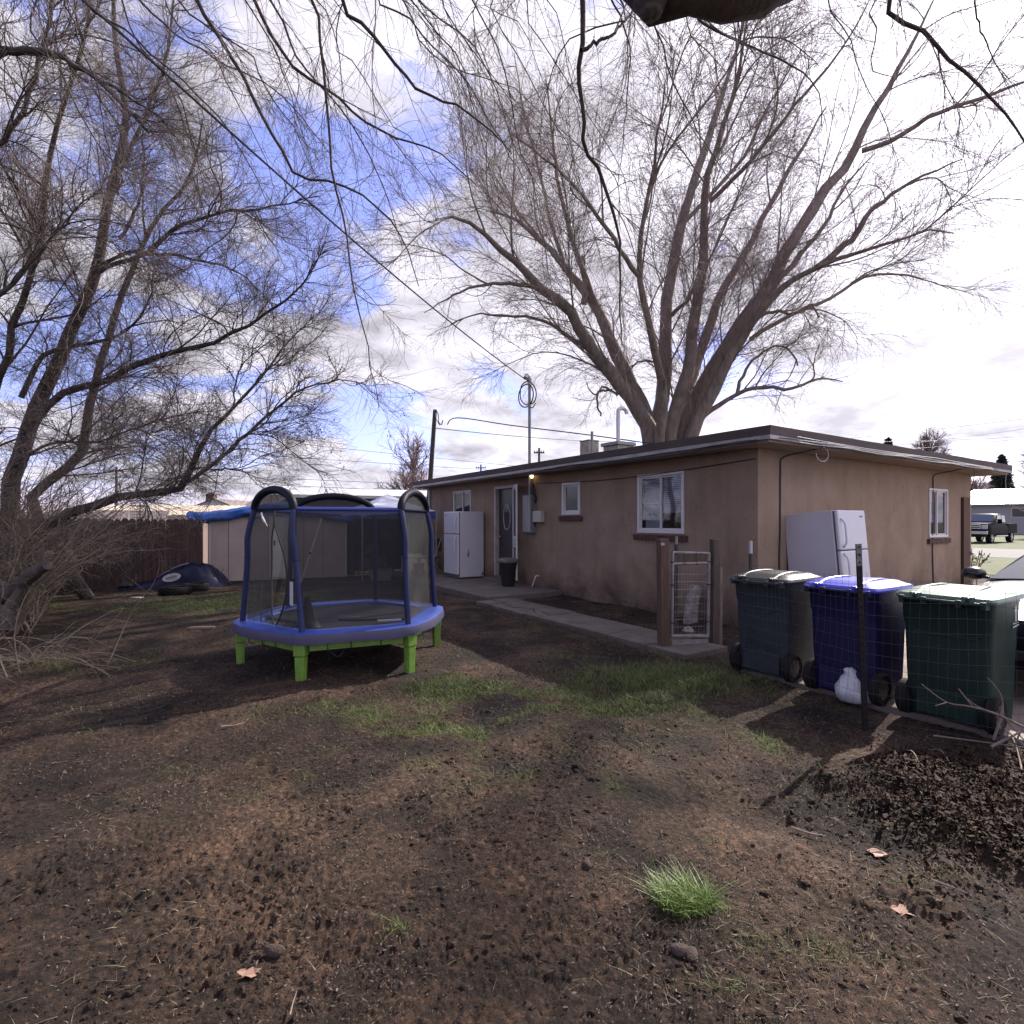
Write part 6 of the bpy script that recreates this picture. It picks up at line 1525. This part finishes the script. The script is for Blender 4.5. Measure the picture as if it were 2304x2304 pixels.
C1 = np.concatenate([A1, B1]); CR1 = np.concatenate([AR1, BR1])
C2, CR2 = branch(C1, CR1, 1200, 1.1, .35, .65, 9, .12, (0, 0, .05), .0058, .4, .08, 1.0)
D2, DR2 = branch(P1a, R1a, 450, .95, .35, .7, 9, .14, (0, 0, .1), .0075, .4, .1, 1.0)
C2 = np.concatenate([C2, D2]); CR2 = np.concatenate([CR2, DR2])
C3, CR3 = branch(C2, CR2, 22000, .6, .4, .65, 6, .15, (0, 0, .1), .0026, .55, .1, 1.0)
C4, CR4 = branch(C3, CR3, 30000, .24, .4, .6, 4, .2, (0, 0, .1), .0023, .6, .1, 1.0)
V, F = joinVF([tubes(C1, CR1, 5), tubes(C2, CR2, 4)]); npobj('branches', V, F, M_barkd, lt, world=True)
V, F = joinVF([tubes(C3, CR3, 3), tubes(C4, CR4, 3)]); npobj('twigs', V, F, M_twigd, lt, world=True)
# clusters of seed heads near the tips on the yard side
sel = C2[(C2[:, -1, 0] > -4.6) & (C2[:, -1, 2] < 4.4)]
if len(sel):
    n = 700; i_ = rng.integers(0, len(sel), n//7+1); cc = np.repeat(sel[i_][:, rng.integers(4, 9)], 7, axis=0)[:n]+rng.normal(size=(n, 3))*.035
    u = unit(rng.normal(size=(n, 3)))*.016; v = unit(np.cross(u, rng.normal(size=(n, 3))))*.011
    V = np.stack([cc-u, cc+v, cc+u, cc-v], 1).reshape(-1, 3); o = np.arange(n)*4
    tag(npobj('seed_heads', V, np.stack([o, o+1, o+2, o+3], 1), M_barkd, lt, world=True, smooth=False), None, kind='stuff')

# ---- thicket at the foot of the left tree
th = thing('thicket', 'tangled leafless thicket with pale stems and small green buds at the left edge', 'shrub', (-7.2, 8.2, 0))
n = 420; by_ = rng.uniform(7.0, 10.2, n); bx_ = by_*(-.875-.26*rng.random(n)**.8)
P = np.empty((n, 10, 3)); P[:, 0] = np.stack([bx_, by_, np.zeros(n)], 1); D = unit(np.stack([rng.normal(.0, .38, n), rng.normal(-.1, .4, n), np.ones(n)], 1)); L = rng.uniform(1.6, 3.3, n)
for j in range(1, 10):
    D = unit(D+rng.normal(size=(n, 3))*.13+np.array([.05, -.02, -.05])); P[:, j] = P[:, j-1]+D*(L/9)[:, None]
R = rng.uniform(.006, .016, n)[:, None]*(1-np.linspace(0, 1, 10)[None]*.75)
T2_, TR2 = branch(P, R, 3200, .62, .4, .7, 8, .15, (0, 0, .0), .0050, .4, .1, 1.0)
T3_, TR3 = branch(T2_, TR2, 11000, .38, .4, .7, 5, .2, (0, 0, -.05), .0026, .5, .1, 1.0)
V, F = joinVF([tubes(P, R, 5), tubes(T2_, TR2, 4)]); npobj('stems', V, F, mat('stem_brown', (.20, .15, .11), .85, var=.5, vscale=5), th, world=True)
V, F = tubes(T3_, TR3, 3); npobj('twigs', V, F, M_twigd, th, world=True)
V, F = buds(T3_, TR3, .38, .014); npobj('leaf_buds', V, F, mat('leaf_bud', (.20, .22, .07), .6), th, world=True, smooth=False)
# pale arching suckers in front
n = 26; cx0 = tp((20, 1150, 5.6)); P = np.empty((n, 10, 3)); P[:, 0] = np.array([cx0.x, cx0.y, .02])+rng.normal(size=(n, 3))*[.35, .25, .0]
D = unit(np.stack([rng.normal(.5, .6, n), rng.normal(-.2, .5, n), rng.uniform(.5, 1.4, n)], 1)); L = rng.uniform(.6, 1.5, n)
for j in range(1, 10):
    D = unit(D+rng.normal(size=(n, 3))*.12+np.array([.03, 0, -.16])); P[:, j] = P[:, j-1]+D*(L/9)[:, None]
R = rng.uniform(.003, .007, n)[:, None]*(1-np.linspace(0, 1, 10)[None]*.7)
P2, R2 = branch(P, R, 110, .45, .4, .6, 6, .16, (0, 0, -.2), .0025, .5, .2, 1.0)
V, F = joinVF([tubes(P, R, 5), tubes(P2, R2, 3)]); npobj('suckers', V, F, M_twigl, th, world=True)
# rotting log leaning at the foot of the thicket
lg = thing('fallen_log', 'mossy broken log lying at the foot of the thicket', 'log', tp((0, 1160, 6.6)))
mb = MB(); mb.tube([tp((-40, 1140, 6.8)), tp((15, 1120, 6.7)), tp((60, 1085, 6.6)), tp((90, 1066, 6.5))], [.11, .10, .08, .06], 12, smooth=5); o = obj('log', mb, M_barkd, lg, smooth=True, world=True)
mb = MB(); mb.tube([tp((10, 1190, 6.5)), tp((16, 1150, 6.55)), tp((40, 1110, 6.6))], [.07, .06, .05], 10, smooth=4); obj('log_stub', mb, M_barkd, lg, smooth=True, world=True)

# ---- overhanging tree: trunk behind the viewpoint, long weeping branches in front
OB = Vector((3.6, -2.4, 0)); ot = thing('overhanging_tree', 'dark branches of a nearby tree hanging down from the top of the view', 'tree', OB)
def V3(*a): return Vector(a)
over = [
 ([OB, OB+V3(-.1, .1, 2.2), OB+V3(-.5, .8, 3.9), tp((1580, -160, 3.0)), tp((1500, -62, 2.95)), tp((1400, -25, 2.9)), tp((1300, -28, 2.95)), tp((1225, -8, 3.0)), tp((1150, -75, 3.1)), tp((1000, -190, 3.4)), tp((800, -330, 3.9))], [.28, .26, .22, .16, .13, .115, .12, .11, .08, .06]),
 ([OB+V3(-.1, .1, 2.2), OB+V3(-2.0, 1.5, 4.6), V3(-1.2, 2.4, 6.0), V3(-3.2, 4.2, 6.9), V3(-5, 6, 8.0)], [.2, .16, .12, .09, .05]),
 ([OB+V3(-.2, .2, 3.2), V3(2.8, 1.2, 5.6), V3(2.0, 3.4, 7.6), V3(1.2, 5.0, 9.2), V3(.4, 6.4, 10.6)], [.2, .16, .12, .09, .05]),
 ([OB+V3(0, .1, 2.8), V3(4.2, .6, 5.4), V3(4.6, 2.8, 6.4), V3(4.6, 5, 6.9)], [.18, .15, .11, .05]),
]
PO, RO = limbs_to_batch(over, 70); PO = roughen(PO, .012)
V, F = tubes(PO, RO, 26)
# knobbly bark on the thick limb
V = V+(np.stack([fbm(V[:, 0]*9, V[:, 2]*9, 3), fbm(V[:, 1]*9, V[:, 2]*9+5, 3), fbm(V[:, 0]*9+V[:, 1]*7, V[:, 2]*3, 3)], 1)-.5)*.12
V = V+(np.stack([fbm(V[:, 0]*34, V[:, 2]*34, 2), fbm(V[:, 1]*34, V[:, 2]*34+5, 2), fbm(V[:, 0]*30+V[:, 1]*20, V[:, 2]*14, 2)], 1)-.5)*.03
npobj('trunk', V, F, M_barkd, ot, smooth=True, world=True)
kb = MB(); c = tp((1228, 18, 2.95))
kb.loft([[(c.x+(r_+jit(.012))*math.cos(q)*1.2, c.y+(r_+jit(.01))*math.sin(q), c.z+z+jit(.008)) for q in np.linspace(0, 2*PI, 19)[:-1]] for r_, z in ((.080, .10), (.085, .07), (.078, .04), (.070, .012), (.050, -.008), (.052, -.025), (.036, -.042), (.012, -.052))]); kbo = obj('branch_knot', kb, M_barkd, ot, smooth=True, world=True, angle=180); sb = kbo.modifiers.new('s', 'SUBSURF'); sb.levels = sb.render_levels = 1
hang = [
 ([(370, 0), (400, 50), (450, 130), (500, 230), (545, 305), (560, 333), (630, 345), (700, 380), (760, 450), (790, 540)], 4.6, .020),
 ([(480, 0), (505, 60), (560, 130), (620, 170), (690, 230), (760, 265), (830, 290), (900, 350)], 5.0, .020),
 ([(590, 0), (605, 100), (620, 230), (628, 330), (650, 420), (665, 530), (690, 640), (715, 770)], 4.8, .016),
 ([(645, 0), (690, 50), (730, 100), (790, 170), (860, 200), (930, 250), (966, 290)], 4.4, .021),
 ([(530, 30), (560, 110), (640, 200), (700, 300), (740, 400), (760, 470)], 5.4, .014),
 ([(1098, -5), (1096, 100), (1093, 150), (1103, 240), (1101, 275), (1131, 325), (1156, 400), (1168, 450), (1171, 600), (1173, 650)], 3.6, .020),
 ([(1096, 95), (1156, 62), (1195, 22)], 3.3, .012),
 ([(1316, 30), (1376, 70), (1441, 100), (1506, 130), (1541, 170), (1550, 240)], 4.0, .014),
 ([(1681, -5), (1721, 45), (1786, 105), (1836, 150), (1891, 210), (1932, 265), (1975, 330)], 3.8, .022),
 ([(1400, 0), (1395, 60), (1408, 120), (1440, 150)], 4.4, .010),
 ([(1181, 60), (1186, 140), (1180, 220), (1166, 350)], 4.2, .009),
 ([(1226, 0), (1250, 70), (1261, 130), (1291, 200), (1336, 280), (1406, 375)], 5.2, .013),
 ([(1650, 0), (1655, 60), (1640, 130), (1685, 150), (1660, 230)], 4.6, .010),
 ([(1180, 20), (1130, 50), (1080, 70), (1050, 110), (1030, 180), (1010, 300)], 4.4, .010),
 ([(1840, 0), (1850, 60), (1880, 120), (1910, 180)], 5.0, .010),
 ([(160, 0), (240, 60), (330, 140), (420, 230), (480, 330), (520, 420)], 5.2, .012),
 ([(260, 0), (330, 60), (420, 120), (520, 170), (600, 260), (650, 330)], 5.6, .012),
 ([(60, 60), (150, 120), (240, 170), (300, 240), (350, 330)], 5.4, .010),
 ([(0, 420), (60, 440), (120, 500), (180, 590), (220, 650)], 5.6, .009),
 ([(760, 0), (780, 60), (840, 120), (920, 150), (980, 170), (1040, 240)], 5.4, .011),
 ([(1560, 0), (1600, 60), (1625, 140), (1670, 230), (1700, 330)], 5.6, .010),
 ([(900, 0), (905, 80), (930, 160), (935, 260), (925, 380)], 5.8, .010),
]
for k in range(20):
    x0 = rnd.uniform(-20, 1050); y0 = -10 if k % 3 else rnd.uniform(-10, 120); dx = rnd.uniform(18, 62); pl = [(x0, y0)]; q_ = rnd.uniform(45, 75)
    for j in range(rnd.randint(4, 8)):
        x0 += dx*rnd.uniform(.5, 1.3); y0 += q_*rnd.uniform(.6, 1.25); dx *= .9; q_ *= 1.04; pl.append((x0, y0))
    hang.append((pl, rnd.uniform(4.6, 6.6), rnd.uniform(.006, .011)))
HL = []
ptsO = PO.reshape(-1, 3)
for pts, d, r in hang:
    P_ = [tp((x, y, d+.10*i)) for i, (x, y) in enumerate(pts)]
    top = P_[0]
    if pts[0][1] < 80 and pts[0] != (1096, 95):
        cand = ptsO[(ptsO[:, 2] > top.z+.15) & (ptsO[:, 1] < top.y+.8) & (ptsO[:, 1] > -1)]
        if len(cand):
            q_ = cand[np.argmin(np.linalg.norm(cand-np.array(top), axis=1))]; q_ = Vector(q_)
            P_ = [q_, q_.lerp(top, .5)+Vector((0, 0, .15*(q_-top).length))]+P_
    HL.append((P_, [r*1.1, r*.9, r*.8, r*.65, r*.45, r*.22]))
PH_, RH_ = limbs_to_batch(HL, 26); PH_ = roughen(PH_, .006)
V, F = tubes(PH_, RH_, 7); npobj('hanging_branch', V, F, M_barkd, ot, world=True)
C1, CR1 = branch(PH_, RH_, 190, 1.15, .4, .55, 11, .09, (0, 0, -.75), .0055, .35, .25, .98)
C2, CR2 = branch(C1, CR1, 2200, .55, .4, .6, 8, .12, (0, 0, -.5), .0027, .5, .1, 1.0)
D2, DR2 = branch(PH_, RH_, 500, .6, .4, .65, 8, .12, (0, 0, -.5), .0028, .5, .2, 1.0)
C2 = np.concatenate([C2, D2]); CR2 = np.concatenate([CR2, DR2])
C3, CR3 = branch(C2, CR2, 5200, .2, .4, .6, 5, .16, (0, 0, -.2), .0018, .6, .1, 1.0)
V, F = joinVF([tubes(C1, CR1, 4), tubes(C2, CR2, 3), tubes(C3, CR3, 3)]); npobj('twigs', V, F, M_twigd, ot, world=True)

# ---- small distant trees
def small_tree(name, label, loc, H_, spread_, n1=26, seed=1, col=None, r=.14, n2=300, n3=1500):
    t_ = thing(name, label, 'tree', loc); L = Vector(loc)
    main = [([L, L+V3(.02, 0, H_*.25), L+V3(.05*H_*.1, 0, H_*.6), L+V3(0, 0, H_)], [r, r*.8, r*.45, r*.1])]
    P0, R0 = limbs_to_batch(main, 14)
    A, AR = branch(P0, R0, n1, spread_, .3, .85, 10, .08, (0, 0, .8), r*.35, .2, .18, .9)
    B_, BR = branch(A, AR, n2, spread_*.42, .35, .6, 7, .12, (0, 0, .25), r*.13, .35, .1, 1.0)
    C_, CR = branch(B_, BR, n3, spread_*.2, .4, .6, 5, .15, (0, 0, .1), r*.075, .5, .1, 1.0)
    V, F = tubes(P0, R0, 8); npobj('trunk', V, F, M_barkd, t_, world=True)
    V, F = joinVF([tubes(A, AR, 5), tubes(B_, BR, 3), tubes(C_, CR, 3)]); npobj('crown', V, F, col or M_twigp, t_, world=True)
p = at(930, 1173, 42); small_tree('bare_tree', 'small round bare tree far behind the leaning wooden pole', (p.x, p.y, 0), 7.9, 3.8, n1=34, n2=420, n3=2400, r=.22)
p = at(2085, 1173, 62); small_tree('bare_tree', 'round reddish tree top showing above the right part of the roof', (p.x, p.y, 0), 12.2, 3.6, n1=46, n2=700, n3=5200, r=.35)
p = at(2196, 1173, 70); small_tree('bare_tree', 'small bare tree between the house corner and the white building', (p.x, p.y, 0), 7.2, 3.2, r=.22)
p = at(2330, 1173, 48); small_tree('bare_tree', 'bare tree at the right edge beside the dark conifer', (p.x, p.y, 0), 7.4, 3.4, r=.2, n1=34)
def conifer(label, loc, H_, Rr, n_=5200):
    t_ = thing('conifer_tree', label, 'tree', loc); L = Vector(loc)
    V, F = tubes(*limbs_to_batch([([L, L+V3(0, 0, H_*.5), L+V3(0, 0, H_)], [.3, .2, .03])], 8), 8); npobj('trunk', V, F, M_barkd, t_, world=True)
    h = rng.uniform(.10, .98, n_); tier = 1-.22*((h*11) % 1); rad_ = Rr*(1-h)**.85*tier*np.sqrt(rng.uniform(.15, 1, n_)); a = rng.uniform(0, 2*PI, n_)
    rad_ *= 1+.18*np.sin(a*3+h*20)
    c = np.stack([L.x+np.cos(a)*rad_, L.y+np.sin(a)*rad_, h*H_-rad_*.22], 1)
    u = unit(np.stack([np.cos(a), np.sin(a), -.35+rng.normal(size=n_)*.3], 1)+rng.normal(size=(n_, 3))*.3)*rng.uniform(.25, .6, n_)[:, None]*H_/12
    v = unit(np.cross(u, rng.normal(size=(n_, 3))))*.14*H_/12
    V = np.stack([c-u, c+v, c+u, c-v], 1).reshape(-1, 3); o = np.arange(n_)*4
    npobj('crown', V, np.stack([o, o+1, o+2, o+3], 1), mat('conifer_green', (.022, .030, .024), .85, var=.4, vscale=.5), t_, world=True, smooth=False)
p = at(2254, 1173, 75); conifer('dark green conifer behind the white building across the street', (p.x, p.y, 0), 10.9, 3.1)
p = at(1998, 1173, 90); conifer('tip of a far conifer just showing over the roof edge', (p.x, p.y, 0), 15.6, 3.4, 3000)
# rose bush by the drive
p = on_ground(2208, 1330); rb = thing('rose_bush', 'sparse rose bush with reddish leaves at the far house corner', 'shrub', (p.x, p.y+.6, 0))
n = 16; P = np.empty((n, 8, 3)); P[:, 0] = np.array([p.x, p.y+.6, 0])+rng.normal(size=(n, 3))*[.18, .18, 0]; D = unit(np.stack([rng.normal(0, .3, n), rng.normal(0, .3, n), np.ones(n)], 1))
for j in range(1, 8): D = unit(D+rng.normal(size=(n, 3))*.1); P[:, j] = P[:, j-1]+D*rng.uniform(.08, .2)
R = np.full((n, 8), .008); P2, R2 = branch(P, R, 60, .3, .4, .7, 6, .15, (0, 0, .1), .004, .5)
V, F = joinVF([tubes(P, R, 5), tubes(P2, R2, 3)]); npobj('stems', V, F, mat('rose_stem', (.11, .06, .05), .8), rb, world=True)
V, F = buds(P2, R2, 5, .035); npobj('leaves', V, F, mat('rose_leaf', (.22, .10, .09), .7, col2=(.13, .15, .05)), rb, world=True, smooth=False)
# dry weed at the shed corner
p = on_ground(478, 1318); wv = thing('dry_weed', 'dry seedy weed at the left corner of the beige shed', 'weed', (p.x, p.y, 0))
n = 12; P = np.empty((n, 6, 3)); P[:, 0] = np.array([p.x, p.y, 0])+rng.normal(size=(n, 3))*[.05, .05, 0]; D = unit(np.stack([rng.normal(0, .25, n), rng.normal(0, .25, n), np.ones(n)], 1))
for j in range(1, 6): D = unit(D+rng.normal(size=(n, 3))*.1); P[:, j] = P[:, j-1]+D*.1
R = np.full((n, 6), .003); V, F = tubes(P, R, 3); npobj('stems', V, F, M_twigl, wv, world=True); V, F = buds(P, R, 14, .014); npobj('seed_heads', V, F, M_twigl, wv, world=True, smooth=False)

# ---- dead sticks
def stick(label, pts, r, m=M_twigl, side=None, grp='dead sticks lying about the yard'):
    pts = [Vector(p_) for p_ in pts]; t_ = thing('dead_stick', label, 'stick', pts[0], group=grp)
    mb = MB(); mb.tube(pts, [r, r*.7, r*.4], 6, smooth=4); 
    for s_ in side or []: mb.tube([Vector(p_) for p_ in s_], [r*.6, r*.35], 5, smooth=3)
    obj('stick_wood', mb, m, t_, world=True, smooth=True)
def A_(px, py, d): return at(px, py, d)
stick('forked pale dead branch lying in front of the green bin wheels', [A_(2340, 1655, 3.35), A_(2250, 1610, 3.45), A_(2185, 1590, 3.5), A_(2130, 1580, 3.55), A_(2073, 1539, 3.6)], .008,
      side=[[A_(2190, 1592, 3.5), A_(2165, 1560, 3.5), A_(2157, 1550, 3.52)], [A_(2130, 1580, 3.55), A_(2104, 1588, 3.5)], [A_(2245, 1608, 3.45), A_(2200, 1590, 3.4), A_(2178, 1573, 3.4)], [A_(2262, 1616, 3.4), A_(2290, 1650, 3.35), A_(2320, 1680, 3.3)]])
stick('thin curved green brown twig rising beside the green bin', [A_(2235, 1665, 3.5), A_(2255, 1600, 3.5), A_(2250, 1560, 3.5), A_(2222, 1525, 3.5)], .008)
stick('dark criss cross brush at the right end of the wire fence', [A_(2230, 1680, 3.3), A_(2290, 1650, 3.3), A_(2330, 1630, 3.3)], .009, M_twigd, side=[[A_(2260, 1640, 3.3), A_(2320, 1690, 3.25)], [A_(2280, 1690, 3.3), A_(2300, 1640, 3.3), A_(2340, 1600, 3.3)], [A_(2100, 1655, 3.5), A_(2200, 1668, 3.4), A_(2330, 1685, 3.3)]])
def gs_(px, py, dz=.02): 
    p_ = on_ground(px, py); p_.z = float(gz(np.array([p_.x]), np.array([p_.y]))[0])+dz; return p_
for lab, pts, r in (('straight pale stick upright in the leaf heap at the right', [gs_(2305, 1745, -.01), gs_(2285, 1690, .06), gs_(2262, 1660, .14)], .005), ('pale stick lying across the middle of the leaf heap', [gs_(2020, 1700, .03), gs_(2050, 1745, .05), gs_(2068, 1775, .03)], .005),
    ('second pale stick on the leaf heap, right of the first', [gs_(2085, 1710, .05), gs_(2115, 1745, .05), gs_(2135, 1775, .04)], .004), ('light brown twig lying on bare soil below the leaf heap', [gs_(1780, 1868), gs_(1820, 1880), gs_(1858, 1882)], .007),
    ('thin stick lying on the soil near the right edge', [gs_(2095, 2008), gs_(2135, 2020), gs_(2178, 2035)], .005), ('thin dry stalk lying on the soil in the lower left', [gs_(652, 2300), gs_(660, 2270), gs_(668, 2240)], .003),
    ('short stick in front of the trampoline', [gs_(498, 1640), gs_(530, 1636), gs_(552, 1630)], .009)): stick(lab, pts, r)
# single large dry leaf, wood chip, stones
for nm, lab, cat, px, py, sz, m_ in (('dry_leaf', 'single large tan dry leaf on the soil below the leaf heap', 'leaf', 1975, 1915, .05, mat('leaf_tan', (.34, .22, .17), .8)), ('bark_chip', 'flat tan bark chip on the soil at the lower right', 'bark', 2035, 2050, .045, mat('chip_tan', (.26, .15, .11), .8)), ('bark_chip', 'broken tan chip near the bottom edge left of centre', 'bark', 560, 2195, .03, mat('chip_tan'))):
    p_ = gs_(px, py, .012); t_ = thing(nm, lab, cat, p_, (.15, .1, rnd.uniform(0, 3)))
    mb = MB(); k_ = 9; mb.loft([[(sz*(1+.35*math.sin(5*q))*math.cos(q)*z_[0], sz*.6*(1+.3*math.cos(5*q))*math.sin(q)*z_[0], z_[1]+.15*sz*math.sin(3*q)) for q in np.linspace(0, 2*PI, 21)[:-1]] for z_ in ((.9, 0), (1, .003))]); obj('blade' if nm == 'dry_leaf' else 'chip', mb, m_, t_)
for k, (px, py, s_, lab) in enumerate(((1530, 2155, .035, 'dark clod left of the two at the bottom below the tuft'), (1555, 2165, .028, 'smaller dark clod just right of another below the tuft'), (1322, 1960, .022, 'dark clod lying left of the bright tuft'), (618, 2150, .03, 'reddish clod near the bottom left of centre'))):
    p_ = gs_(px, py, s_*.3); t_ = thing('soil_lump', lab, 'clod', p_, (0, 0, k))
    V = ico*(1+rng.normal(0, .14, (12, 3)))*s_*np.array([1.5, 1, .8]); mb = MB(); mb.add([tuple(v) for v in V], [tuple(f) for f in icf]); o = obj('lump', mb, M_clod, t_, smooth=True); sb = o.modifiers.new('s', 'SUBSURF'); sb.levels = sb.render_levels = 1
